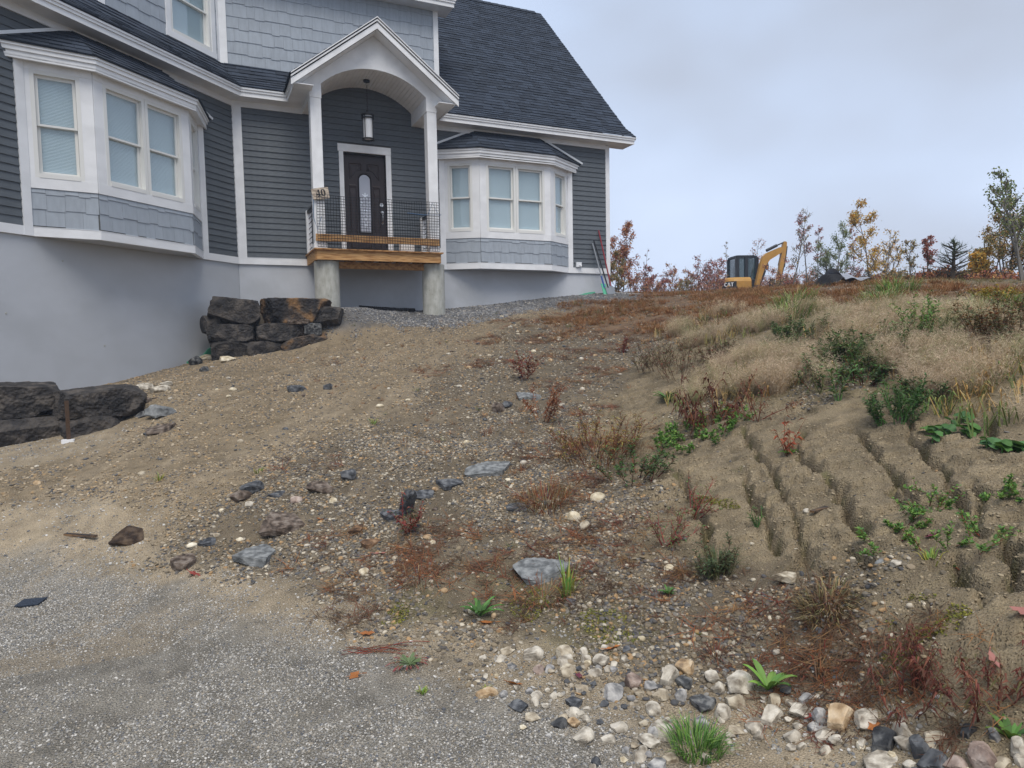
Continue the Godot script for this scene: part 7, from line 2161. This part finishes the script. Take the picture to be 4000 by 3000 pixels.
const EXC := [22.500, -11.946, -0.3205]
const TREES := [
[11.601,-6.623,"maple_tree",2.876,1.444,"orange",3750,0,"orange red leafed tree just right of the house corner",0.072,2,0.15],
[10.266,-5.109,"shrub_tree",1.744,0.961,"mixed",2000,0,"rust and green leafed shrub tight behind the house corner",0.066,3,0.1],
[14.239,-9.665,"shrub_tree",2.414,0.797,"ro",750,0,"small red shrub right of the orange corner tree",0.072,3,0.1],
[16.977,-12.627,"sapling",2.943,0.601,"red",62.5,1,"bare thin sapling left of the red shrubs",0.066,1,0.3],
[15.082,-9.056,"shrub_tree",1.814,1.056,"red",1050,0,"deep red sumac shrub first of the row left of excavator",0.077,4,0.2],
[16.95,-10.142,"shrub_tree",2.038,0.98,"ro",950,0,"orange and red shrub second left of the excavator",0.077,4,0.2],
[17.476,-9.717,"shrub_tree",1.762,0.835,"ro",600,0,"low red shrub between the orange shrub and tall sumac",0.077,4,0.2],
[17.212,-8.633,"shrub_tree",2.066,1.477,"red",1400,0,"wide dark red sumac left of the excavator cab",0.077,5,0.25],
[19.646,-10.492,"shrub_tree",2.394,1.025,"red",850,0,"red sumac right behind the excavator counterweight",0.077,4,0.25],
[24.083,-14.57,"sapling",3.858,0.686,"mixed",175,1,"thin nearly bare sapling rising behind the excavator cab",0.072,1,0.4],
[27.648,-16.709,"sapling",4.308,1.776,"ro",1050,0,"reddish leafed tree top behind the excavator boom",0.077,2,0.3],
[27.001,-14.536,"shrub_tree",2.321,1.592,"ro",1050,0,"orange shrub seen under the excavator stick",0.077,4,0.1],
[16.89,-3.409,"birch_tree",3.23,1.067,"mixed",375,1,"tall thin bare tree right of the excavator arm",0.055,1,0.25],
[21.767,-8.441,"shrub_tree",1.993,1.563,"ro",1750,0,"orange red undergrowth right of the excavator stick",0.072,5,0.1],
[17.971,-3.707,"birch_tree",3.214,0.983,"red",600,1,"tall thin tree with dark red leaves at its top",0.066,1,0.45],
[18.987,-4.066,"birch_tree",2.833,0.833,"red",350,1,"thin grey tree left of the yellow green one",0.061,1,0.4],
[16.259,-1.102,"poplar_tree",2.302,1.221,"green",3750,0,"dense yellow green leafed young tree in the centre of the row",0.047,2,0.15],
[18.988,-2.503,"birch_tree",2.851,0.676,"red",325,1,"thin tree with red tip left of the golden poplar",0.061,1,0.4],
[14.558,1.572,"poplar_tree",2.549,1.314,"gold",3125,1,"golden orange poplar tallest of the crest row",0.055,1,0.12],
[15.573,1.258,"poplar_tree",1.851,0.999,"gold",1050,0,"smaller orange leafed tree leaning right of the golden poplar",0.05,2,0.15],
[12.567,3.925,"shrub_tree",0.338,0.668,"mixed",1050,0,"low grey green shrub right of the poplars",0.05,5,0.1],
[12.681,4.087,"sapling",1.149,0.664,"mixed",475,1,"small sparse sapling with green leaves left of the dark red tree",0.047,1,0.3],
[12.874,4.368,"sapling",1.185,0.584,"red",800,0,"dark red drooping leafed sapling on the crest",0.055,1,0.4],
[11.285,5.591,"shrub_tree",0.306,0.715,"ro",1125,0,"low red shrub under the dark red sapling",0.05,6,0.1],
[10.371,6.953,"shrub_tree",0.702,0.606,"gold",2250,0,"bright orange yellow shrub left of the right frame trees",0.047,3,0.2],
[9.655,7.706,"shrub_tree",0.222,0.64,"ro",1300,0,"pink and orange low shrub beside the right frame trees",0.041,6,0.1],
[10.18,7.618,"willow_tree",1.617,1.038,"mixed",5750,0,"tall brownish leafed willow clump at the right frame edge",0.041,5,0.12],
[8.556,8.817,"poplar_tree",2.054,0.887,"green",1075,1,"sparse tree with dark round leaves reaching in from the right edge",0.047,2,0.35],
[10.914,6.887,"willow_tree",1.129,0.531,"mixed",2250,0,"slim olive leafed clump left of the willow",0.039,4,0.15],
[14.056,2.571,"shrub_tree",0.382,0.495,"green",500,0,"small green bush at the foot of the golden poplar",0.044,4,0.1],
[15.086,-10.292,"shrub_tree",1.397,1.233,"red",1050,0,"low red sumac clump left of the excavator on the crest",0.055,5,0.08],
[14.265,-8.417,"shrub_tree",1.059,1.151,"ro",1050,0,"low orange leafed clump left of the excavator on the crest",0.055,5,0.08],
[17.247,-11.179,"shrub_tree",1.656,1.303,"orange",1050,0,"low russet clump left of the excavator on the crest",0.055,5,0.08],
[15.957,-8.375,"shrub_tree",1.203,1.178,"mixed",1050,0,"low mixed autumn clump left of the excavator on the crest",0.055,5,0.08],
[18.932,-11.107,"shrub_tree",1.583,1.329,"red",1050,0,"low red sumac clump left of the excavator on the crest",0.055,5,0.08],
[16.76,-7.703,"shrub_tree",1.274,1.167,"ro",1050,0,"low orange leafed clump left of the excavator on the crest, thinner one",0.055,5,0.08],
[22.604,-10.449,"shrub_tree",1.428,1.367,"orange",1050,0,"low russet clump right of the excavator on the crest, thinner one",0.055,5,0.08],
[20.173,-7.215,"shrub_tree",1.265,1.207,"mixed",1050,0,"low mixed autumn clump right of the excavator on the crest, thinner one",0.055,5,0.08],
[19.063,-5.477,"shrub_tree",1.038,1.124,"red",1050,0,"low red sumac clump right of the excavator on the crest, thinner one",0.055,5,0.08],
[19.322,-5.195,"shrub_tree",1.176,1.118,"ro",1050,0,"low orange leafed clump right of the excavator on the crest, thinner one",0.055,5,0.08],
[20.389,-5.502,"shrub_tree",1.283,1.147,"orange",1050,0,"low russet clump right of the excavator on the crest, lower one",0.055,5,0.08],
[17.976,-2.164,"shrub_tree",0.897,0.984,"mixed",1050,0,"low mixed autumn clump below the golden poplar on the crest, lower one",0.055,5,0.08],
[19.633,-3.296,"shrub_tree",1.42,1.053,"red",1050,0,"low red sumac clump below the golden poplar on the crest, lower one",0.055,5,0.08],
[17.497,-1.164,"shrub_tree",0.897,0.939,"ro",1050,0,"low orange leafed clump below the golden poplar on the crest, lower one",0.055,5,0.08],
[16.315,0.579,"shrub_tree",0.653,0.855,"orange",1050,0,"low russet clump below the golden poplar on the crest, lower one",0.055,5,0.08],
[14.938,2.082,"shrub_tree",0.613,0.776,"mixed",1050,0,"low mixed autumn clump below the golden poplar on the crest, wider one",0.055,5,0.08],
[12.78,4.23,"shrub_tree",0.352,0.66,"red",1050,0,"low red sumac clump left of the right frame trees on the crest, wider one",0.055,5,0.08],
[12.199,5.161,"shrub_tree",0.383,0.616,"ro",1050,0,"low orange leafed clump left of the right frame trees on the crest, wider one",0.055,5,0.08],
[11.506,5.934,"shrub_tree",0.237,0.576,"orange",1050,0,"low russet clump left of the right frame trees on the crest, wider one",0.055,5,0.08],
[11.599,6.085,"shrub_tree",0.284,0.572,"mixed",1050,0,"low mixed autumn clump left of the right frame trees on the crest, wider one",0.055,5,0.08],
[10.442,7.072,"shrub_tree",0.2,0.516,"red",1050,0,"low red sumac clump left of the right frame trees on the crest, darker one",0.055,5,0.08],
[9.357,8.197,"shrub_tree",0.213,0.457,"ro",1050,0,"low orange leafed clump left of the right frame trees on the crest, darker one",0.055,5,0.08],
[15.349,-0.629,"pine_tree",0.867,1.6,"green",1,0,"small dark green pine under the yellow green tree",0.1,1,0.1],
[11.035,6.126,"pine_tree",0.797,1.5,"green",1,0,"young pine with long needles between the red sapling and orange shrub",0.1,1,0.1],
[16.103,0.3,"pine_tree",0.585,0.9,"green",1,0,"little pine at the foot of the golden poplar",0.1,1,0.1]]

# ------------------------------------------------------------------ excavator: forward +x, its right-hand side +z
func rbox(b: MB, a: Vector3, c: Vector3, r: float) -> void:
	# box with its four upright edges and top rounded off a little
	var pg := PackedVector2Array()
	var cs := [Vector2(a.x + r, a.z + r), Vector2(c.x - r, a.z + r), Vector2(c.x - r, c.z - r), Vector2(a.x + r, c.z - r)]
	var st := [PI, -PI / 2, 0.0, PI / 2]
	for k in 4:
		for i in 4:
			var an: float = st[k] + PI / 2 * i / 3.0
			pg.append(cs[k] + Vector2(cos(an), sin(an)) * r)
	b.prism(pg, Vector3.ZERO, Vector3(1, 0, 0), Vector3(0, 0, 1), Vector3.UP, a.y, c.y)

func build_excavator() -> void:
	var at := Vector3(EXC[0], 0, EXC[1])
	at.y = hbase(at.x, at.z)
	var t := thing("mini_excavator", "yellow and black mini excavator with folded arm parked behind the crest", "excavator", at)
	t.rotation.y = EXC[2]
	var b := MB.new()
	for z in [-0.98, 0.58]:
		b = MB.new()
		var pg := PackedVector2Array()
		for i in 13:
			var an := PI / 2 + PI * i / 12.0
			pg.append(Vector2(-0.95 + cos(an) * 0.28, 0.29 + sin(an) * 0.28))
		for i in 13:
			var an := -PI / 2 + PI * i / 12.0
			pg.append(Vector2(0.95 + cos(an) * 0.28, 0.29 + sin(an) * 0.28))
		b.prism(pg, Vector3(0, 0, 0), Vector3(1, 0, 0), Vector3.UP, Vector3(0, 0, 1), z, z + 0.40)
		var tr := part("track", b, M.black_matt, t)
		for k in 5:
			b = MB.new(); b.tube([Vector3(-0.8 + k * 0.4, 0.2, z - 0.012), Vector3(-0.8 + k * 0.4, 0.2, z + 0.412)], [0.11, 0.11], 12); part("roller", b, M.steel, tr)
	b = MB.new(); b.box(Vector3(-0.6, 0.25, -0.57), Vector3(0.6, 0.52, 0.57)); b.tube([Vector3(0, 0.5, 0), Vector3(0, 0.68, 0)], [0.42, 0.42], 20); part("undercarriage", b, M.black_matt, t)
	b = MB.new(); b.box(Vector3(1.35, 0.08, -0.98), Vector3(1.45, 0.46, 0.98)); b.beam(Vector3(0.5, 0.32, -0.4), Vector3(1.36, 0.26, -0.4), 0.1, 0.1); b.beam(Vector3(0.5, 0.32, 0.4), Vector3(1.36, 0.26, 0.4), 0.1, 0.1); part("dozer_blade", b, M.yellow, t)
	b = MB.new(); rbox(b, Vector3(-1.0, 0.68, -0.92), Vector3(0.85, 0.92, 0.92), 0.12); part("turntable_frame", b, M.black_matt, t)
	# counterweight and engine hood: rounded plan, rounded top
	b = MB.new()
	var rings := [[0.72, 0.0], [1.18, 0.0], [1.30, 0.05], [1.38, 0.16], [1.40, 0.42]]
	var outline := func(inset: float) -> Array:
		var o := []
		for i in 15:
			var an := PI / 2 + PI * i / 14.0
			o.append(Vector2(-0.35 + cos(an) * (0.92 - inset), sin(an) * (0.96 - inset)))
		o.append(Vector2(-0.28, -0.96 + inset)); o.append(Vector2(-0.28, 0.10)); o.append(Vector2(0.12, 0.10)); o.append(Vector2(0.12, 0.96 - inset))
		return o
	for k in rings.size() - 1:
		var o0: Array = outline.call(rings[k][1]); var o1: Array = outline.call(rings[k + 1][1])
		for i in o0.size():
			var j := (i + 1) % o0.size()
			b.quad(Vector3(o0[i].x, rings[k][0], o0[i].y), Vector3(o0[j].x, rings[k][0], o0[j].y), Vector3(o1[j].x, rings[k + 1][0], o1[j].y), Vector3(o1[i].x, rings[k + 1][0], o1[i].y))
	var top: Array = outline.call(0.42)
	b.prism(PackedVector2Array(top), Vector3.ZERO, Vector3(1, 0, 0), Vector3(0, 0, 1), Vector3.UP, 1.39, 1.402)
	var hood := part("engine_hood", b, M.yellow, t)
	# black grille on the curved rear flank
	b = MB.new()
	var gp := []
	for i in 8:
		var an := deg_to_rad(108.0 + 46.0 * i / 7.0)
		gp.append(Vector3(-0.35 + cos(an) * 0.928, 0, sin(an) * 0.968))
	for i in 7:
		var y1 := 1.18 if i < 5 else 1.12
		b.quad(gp[i] + Vector3(0, 0.80, 0), gp[i + 1] + Vector3(0, 0.80, 0), gp[i + 1] + Vector3(0, y1, 0), gp[i] + Vector3(0, y1, 0))
	part("black_panel", b, M.black, hood)
	var an0 := deg_to_rad(131.0)
	var nrm := Vector3(cos(an0), 0, sin(an0))
	var face := Node3D.new()
	face.name = "maker_lettering"
	hood.add_child(face, true)
	face.position = Vector3(-0.35, 1.02, 0) + Vector3(cos(an0) * 0.936, 0, sin(an0) * 0.976)
	face.rotation.y = atan2(nrm.x, nrm.z)
	var sf := SystemFont.new(); sf.font_names = PackedStringArray(["Droid Sans"]); sf.font_weight = 800
	var tm := TextMesh.new(); tm.font = sf; tm.text = "CAT"; tm.font_size = 32; tm.pixel_size = 0.0082; tm.depth = 0.012
	put("letters", tm, M.pvc, face)
	var tm2 := TextMesh.new(); tm2.font = sf; tm2.text = "305E"; tm2.font_size = 32; tm2.pixel_size = 0.0042; tm2.depth = 0.012
	put("letters", tm2, M.pvc, face, Vector3(0.0, -0.19, 0.0))
	b = MB.new(); b.prism(PackedVector2Array([Vector2(-0.09, -0.11), Vector2(0.09, -0.11), Vector2(0.0, 0.0)]), Vector3.ZERO, Vector3(1, 0, 0), Vector3.UP, Vector3(0, 0, 1), 0.006, 0.014); part("triangle_mark", b, M.yellow, face)
	# cab
	var c0 := Vector3(-0.30, 0.92, -0.92); var c1 := Vector3(0.82, 2.50, 0.14)
	b = MB.new(); rbox(b, Vector3(c0.x - 0.02, 2.44, c0.z - 0.02), Vector3(c1.x + 0.02, 2.52, c1.z + 0.02), 0.1); rbox(b, Vector3(c0.x + 0.05, 2.52, c0.z + 0.05), Vector3(c1.x - 0.08, 2.555, c1.z - 0.05), 0.1); part("cab_roof", b, M.black, t)
	b = MB.new(); b.box(c0, Vector3(c1.x, 1.32, c1.z)); part("cab_base", b, M.black, t)
	for p in [[c0.x, c0.z], [c1.x - 0.08, c0.z], [c0.x, c1.z - 0.08], [c1.x - 0.08, c1.z - 0.08], [0.18, c1.z - 0.07], [0.18, c0.z]]:
		b = MB.new(); b.box(Vector3(p[0] - 0.03, 1.32, p[1] - 0.03), Vector3(p[0] + 0.14, 2.44, p[1] + 0.11)); part("cab_post", b, M.black, t)
	var gl: StandardMaterial3D = M.glass.duplicate()
	gl.albedo_color = Color(0.12, 0.26, 0.27, 0.5)
	for w in [[Vector3(c0.x + 0.08, 1.36, c1.z - 0.035), Vector3(0.18, 2.42, c1.z - 0.03)], [Vector3(0.26, 1.36, c1.z - 0.035), Vector3(c1.x - 0.08, 2.42, c1.z - 0.03)], [Vector3(c0.x + 0.03, 1.42, c0.z + 0.08), Vector3(c0.x + 0.035, 2.40, c1.z - 0.08)], [Vector3(c1.x - 0.04, 1.36, c0.z + 0.08), Vector3(c1.x - 0.035, 2.40, c1.z - 0.08)], [Vector3(c0.x + 0.08, 1.36, c0.z + 0.03), Vector3(0.18, 2.42, c0.z + 0.035)], [Vector3(0.26, 1.36, c0.z + 0.03), Vector3(c1.x - 0.08, 2.42, c0.z + 0.035)]]:
		b = MB.new(); b.box(w[0], w[1]); part("cab_pane", b, gl, t)
	b = MB.new(); rbox(b, Vector3(-0.1, 1.32, -0.65), Vector3(0.35, 1.45, -0.15), 0.08); rbox(b, Vector3(-0.14, 1.45, -0.65), Vector3(0.0, 2.05, -0.15), 0.05); part("seat", b, M.black_matt, t)
	b = MB.new(); b.tube([Vector3(0.9, 1.9, 0.15), Vector3(1.15, 1.95, 0.55)], [0.012, 0.012], 5); b.box(Vector3(1.10, 1.75, 0.52), Vector3(1.14, 2.02, 0.72)); part("mirror", b, M.black, t)
	# boom, stick, bucket and rams, all near the middle line
	var plate := func(pts: Array, z0: float, z1: float, called: String, m: Material) -> void:
		var q := MB.new()
		q.prism(PackedVector2Array(pts), Vector3.ZERO, Vector3(1, 0, 0), Vector3.UP, Vector3(0, 0, 1), z0, z1)
		part(called, q, m, t)
	plate.call([Vector2(0.45, 0.66), Vector2(0.723, 0.66), Vector2(0.746, 1.0), Vector2(0.51, 1.0)], 0.22, 0.62, "swing_bracket", M.black_matt)
	plate.call([Vector2(0.51, 0.80), Vector2(0.684, 0.78), Vector2(0.853, 1.35), Vector2(1.084, 1.98), Vector2(1.3, 2.26), Vector2(1.916, 2.62), Vector2(2.008, 2.70), Vector2(1.978, 2.88), Vector2(1.854, 2.90), Vector2(1.161, 2.62), Vector2(0.961, 2.46), Vector2(0.807, 2.06)], 0.32, 0.54, "boom", M.yellow)
	plate.call([Vector2(1.931, 2.52), Vector2(2.024, 3.10), Vector2(2.101, 3.20), Vector2(2.209, 3.16), Vector2(2.209, 3.02), Vector2(2.116, 2.30), Vector2(1.793, 0.80), Vector2(1.623, 0.80), Vector2(1.654, 0.95)], 0.34, 0.52, "stick", M.yellow)
	b = MB.new(); b.tube([Vector3(1.161, 2.74, 0.43), Vector3(1.716, 3.0, 0.43)], [0.075, 0.075], 10); b.tube([Vector3(1.716, 3.0, 0.43), Vector3(2.101, 3.16, 0.43)], [0.035, 0.035], 8); part("stick_ram", b, M.black, t)
	b = MB.new(); b.tube([Vector3(0.73, 0.85, 0.43), Vector3(1.069, 1.75, 0.43)], [0.085, 0.085], 10); b.tube([Vector3(1.069, 1.75, 0.43), Vector3(1.238, 2.14, 0.43)], [0.04, 0.04], 8); part("boom_ram", b, M.black, t)
	b = MB.new(); b.tube([Vector3(2.224, 2.95, 0.43), Vector3(2.085, 1.9, 0.43)], [0.07, 0.07], 10); b.tube([Vector3(2.085, 1.9, 0.43), Vector3(1.885, 1.02, 0.43)], [0.035, 0.035], 8); part("bucket_ram", b, M.black, t)
	plate.call([Vector2(1.685, 0.92), Vector2(1.777, 0.70), Vector2(1.67, 0.34), Vector2(1.415, 0.22), Vector2(1.238, 0.36), Vector2(1.192, 0.72), Vector2(1.3, 0.98), Vector2(1.377, 0.94), Vector2(1.331, 0.66), Vector2(1.469, 0.50), Vector2(1.562, 0.80)], 0.16, 0.70, "bucket", M.black_matt)
	plate.call([Vector2(1.346, 0.94), Vector2(1.439, 1.32), Vector2(1.546, 1.30), Vector2(1.531, 0.94)], 0.26, 0.60, "thumb_link", M.black_matt)
	b = MB.new(); b.tube([Vector3(0.838, 2.1, 0.30), Vector3(1.223, 2.55, 0.30), Vector3(1.916, 2.85, 0.30), Vector3(1.962, 2.5, 0.30), Vector3(1.839, 2.0, 0.32)], [0.02, 0.02, 0.02, 0.02, 0.02], 5); part("hydraulic_hose", b, M.black_matt, t)

func build_site_things() -> void:
	var b := MB.new()
	# iron stake with a white base by the boulders
	var p := gpos(-4.26, 6.06)
	var t := thing("iron_stake", "rusty iron stake with a white foot in front of the black boulders", "stake", p)
	b.box(Vector3(-0.02, -0.1, -0.005), Vector3(0.02, 0.46, 0.005)); b.box(Vector3(-0.005, -0.1, -0.024), Vector3(0.005, 0.46, -0.005)); part("iron_bar", b, M.rust, t)
	b = MB.new(); rbox(b, Vector3(-0.07, -0.02, -0.035), Vector3(0.055, 0.028, 0.045), 0.02); part("white_foot", b, M.pvc, t)
	# shingle scrap on the drive
	p = gpos(-3.958, 9.77)
	b = MB.new(); b.prism(PackedVector2Array([Vector2(-0.075, -0.055), Vector2(0.07, -0.06), Vector2(0.078, 0.05), Vector2(0.0, 0.058), Vector2(-0.068, 0.052)]), Vector3.ZERO, Vector3(1, 0, 0), Vector3(0, 0, 1), Vector3.UP, 0.0, 0.008)
	var o := put(numbered("shingle_scrap"), b.mesh(), M.roof1, self, p + Vector3(0, 0.010, 0))
	o.rotation = Vector3(0.05, -0.4, 0.04)
	tag(o, "black square scrap of roof shingle lying on the driveway", "scrap")
	# stick of lath in the sand
	b = MB.new(); b.hexa(Vector3(-0.16, 0.0, -0.014), Vector3(0.32, 0, 0), Vector3(0, 0.016, 0), Vector3(0, 0, 0.03))
	o = put(numbered("wood_lath"), b.mesh(), M.rusty, self, gpos(-3.80, 8.83) + Vector3(0, 0.006, 0))
	o.rotation = Vector3(0, -0.75, 0.03)
	tag(o, "brown strip of wood lath half sunk in the sand", "stick")
	b = MB.new(); b.hexa(Vector3(-0.09, 0.0, -0.012), Vector3(0.18, 0, 0), Vector3(0, 0.012, 0), Vector3(0, 0, 0.03))
	o = put(numbered("wood_lath"), b.mesh(), M.rusty, self, gpos(0.41, 12.1) + Vector3(0, 0.01, 0))
	o.rotation = Vector3(0, 0.2, 0.0)
	tag(o, "weathered splinter of wood on the gravel in the silt", "stick")
	# plastic sheet heaped on the crest
	var c := Vector3(8.4, 0, 5.55)
	c.y = gy(c.x, c.z)
	t = thing("plastic_sheet", "black and grey plastic sheet heaped on the crest before the trees", "sheet", c)
	for k in 2:
		b = MB.new()
		var nu := 18; var nv := 8
		var grid := []
		for j in nv + 1:
			for i in nu + 1:
				var u := float(i) / nu; var v := float(j) / nv
				var x: float = (-0.40 + u * 0.32 if k == 0 else -0.08 + u * 0.75)
				var y: float
				if k == 0: y = 0.27 * sin(PI * clampf(u * 0.62 + 0.08, 0, 1)) * (0.55 + 0.45 * u) * sin(PI * (0.15 + 0.7 * v)) + 0.02 * sin(u * 9.0 + v * 6.0)
				else: y = (0.30 * pow(1.0 - u, 3.0) + 0.07 * sin(PI * u)) * sin(PI * (0.1 + 0.8 * v)) + 0.022 * sin(u * 14.0 + v * 5.0) + 0.015
				var zz := -0.35 + v * 0.7
				grid.append(Vector3(x * 0.707 + zz * -0.2, y + gy(c.x + x, c.z + zz) - c.y, x * 0.5 + zz))
		for j in nv:
			for i in nu:
				var a := j * (nu + 1) + i
				b.quad(grid[a], grid[a + nu + 1], grid[a + nu + 2], grid[a + 1])
		part("black_fold" if k == 0 else "grey_fold", b, M.black_matt if k == 0 else M.tarp, t)

# ------------------------------------------------------------------ start
func _ready() -> void:
	# camera
	var cam := Camera3D.new()
	cam.name = "camera"
	cam.fov = 59.023
	cam.near = 0.05
	cam.far = 600.0
	add_child(cam)
	cam.transform = Transform3D(Basis(Vector3(0.9076921, -0.0188890, 0.4192114), Vector3(0.0446633, 0.9976606, -0.0517537), Vector3(-0.4172532, 0.0656998, 0.9064123)), EYE)
	cam.current = true
	# overcast sky and soft sun
	nz.seed = 4
	nz.noise_type = FastNoiseLite.TYPE_SIMPLEX_SMOOTH
	nz.frequency = 0.25
	nz.fractal_octaves = 3
	nzv.seed = 12; nzv.noise_type = FastNoiseLite.TYPE_CELLULAR; nzv.frequency = 1.0; nzv.cellular_return_type = FastNoiseLite.RETURN_CELL_VALUE; nzv.fractal_type = FastNoiseLite.FRACTAL_NONE
	nzc.seed = 12; nzc.noise_type = FastNoiseLite.TYPE_CELLULAR; nzc.frequency = 1.0; nzc.cellular_return_type = FastNoiseLite.RETURN_DISTANCE2_SUB; nzc.fractal_type = FastNoiseLite.FRACTAL_NONE
	nz2.seed = 8
	nz2.frequency = 0.25
	nz2.fractal_octaves = 2
	var we := WorldEnvironment.new()
	we.name = "environment"
	var env := Environment.new()
	env.background_mode = Environment.BG_SKY
	var sky := Sky.new()
	var pm := PanoramaSkyMaterial.new()
	pm.panorama = sky_texture()
	sky.sky_material = pm
	env.sky = sky
	env.background_energy_multiplier = 0.605
	env.tonemap_mode = Environment.TONE_MAPPER_LINEAR
	env.tonemap_exposure = 1.95
	env.fog_enabled = true
	env.fog_density = 0.002
	env.fog_light_color = Color(0.80, 0.86, 0.95)
	env.sdfgi_enabled = true
	env.ssao_enabled = true
	env.ssil_enabled = true
	we.environment = env
	add_child(we)
	var sun := DirectionalLight3D.new()
	sun.name = "sun"
	sun.light_energy = 0.5
	sun.light_color = Color(1.0, 0.97, 0.93)
	sun.light_angular_distance = 40.0
	sun.shadow_enabled = true
	add_child(sun)
	sun.look_at_from_position(Vector3(-4, 20, 11), Vector3(0, 0, 0))
	make_materials()
	make_terrain_tables()
	build_ground()
	print("ground")
	build_house()
	build_porch_things()
	print("house")
	make_stone_kinds()
	build_boulders()
	build_rubble()
	print("stones")
	build_excavator()
	build_trees()
	build_site_things()
	build_plants()
	build_moss()
	build_meadow()
	build_gravel()
	print("done")

func sky_texture() -> ImageTexture:
	var w := 512; var h := 256
	var im := Image.create(w, h, false, Image.FORMAT_RGBF)
	var f := FastNoiseLite.new()
	f.seed = 3; f.frequency = 1.5; f.fractal_octaves = 5; f.noise_type = FastNoiseLite.TYPE_SIMPLEX_SMOOTH
	for j in h:
		var el := (0.5 - (j + 0.5) / h) * PI
		for i in w:
			var az := TAU * (i + 0.5) / w
			var d := Vector3(cos(el) * cos(az), sin(el), cos(el) * sin(az))
			var c: Color
			if el >= 0.0:
				var t := clampf(d.y / 0.55, 0, 1)
				c = Color(0.66, 0.745, 0.90).lerp(Color(0.45, 0.54, 0.71), sqrt(t))
				var n := f.get_noise_3d(d.x, d.y * 2.2, d.z)
				c = c * (1.0 + 0.34 * n)
				c = c.lerp(Color(c.get_luminance(), c.get_luminance(), c.get_luminance() * 1.06), clampf(0.10 - n * 0.55, 0.0, 0.4))
			else:
				c = Color(0.20, 0.18, 0.15)
			im.set_pixel(i, j, c)
	return ImageTexture.create_from_image(im)
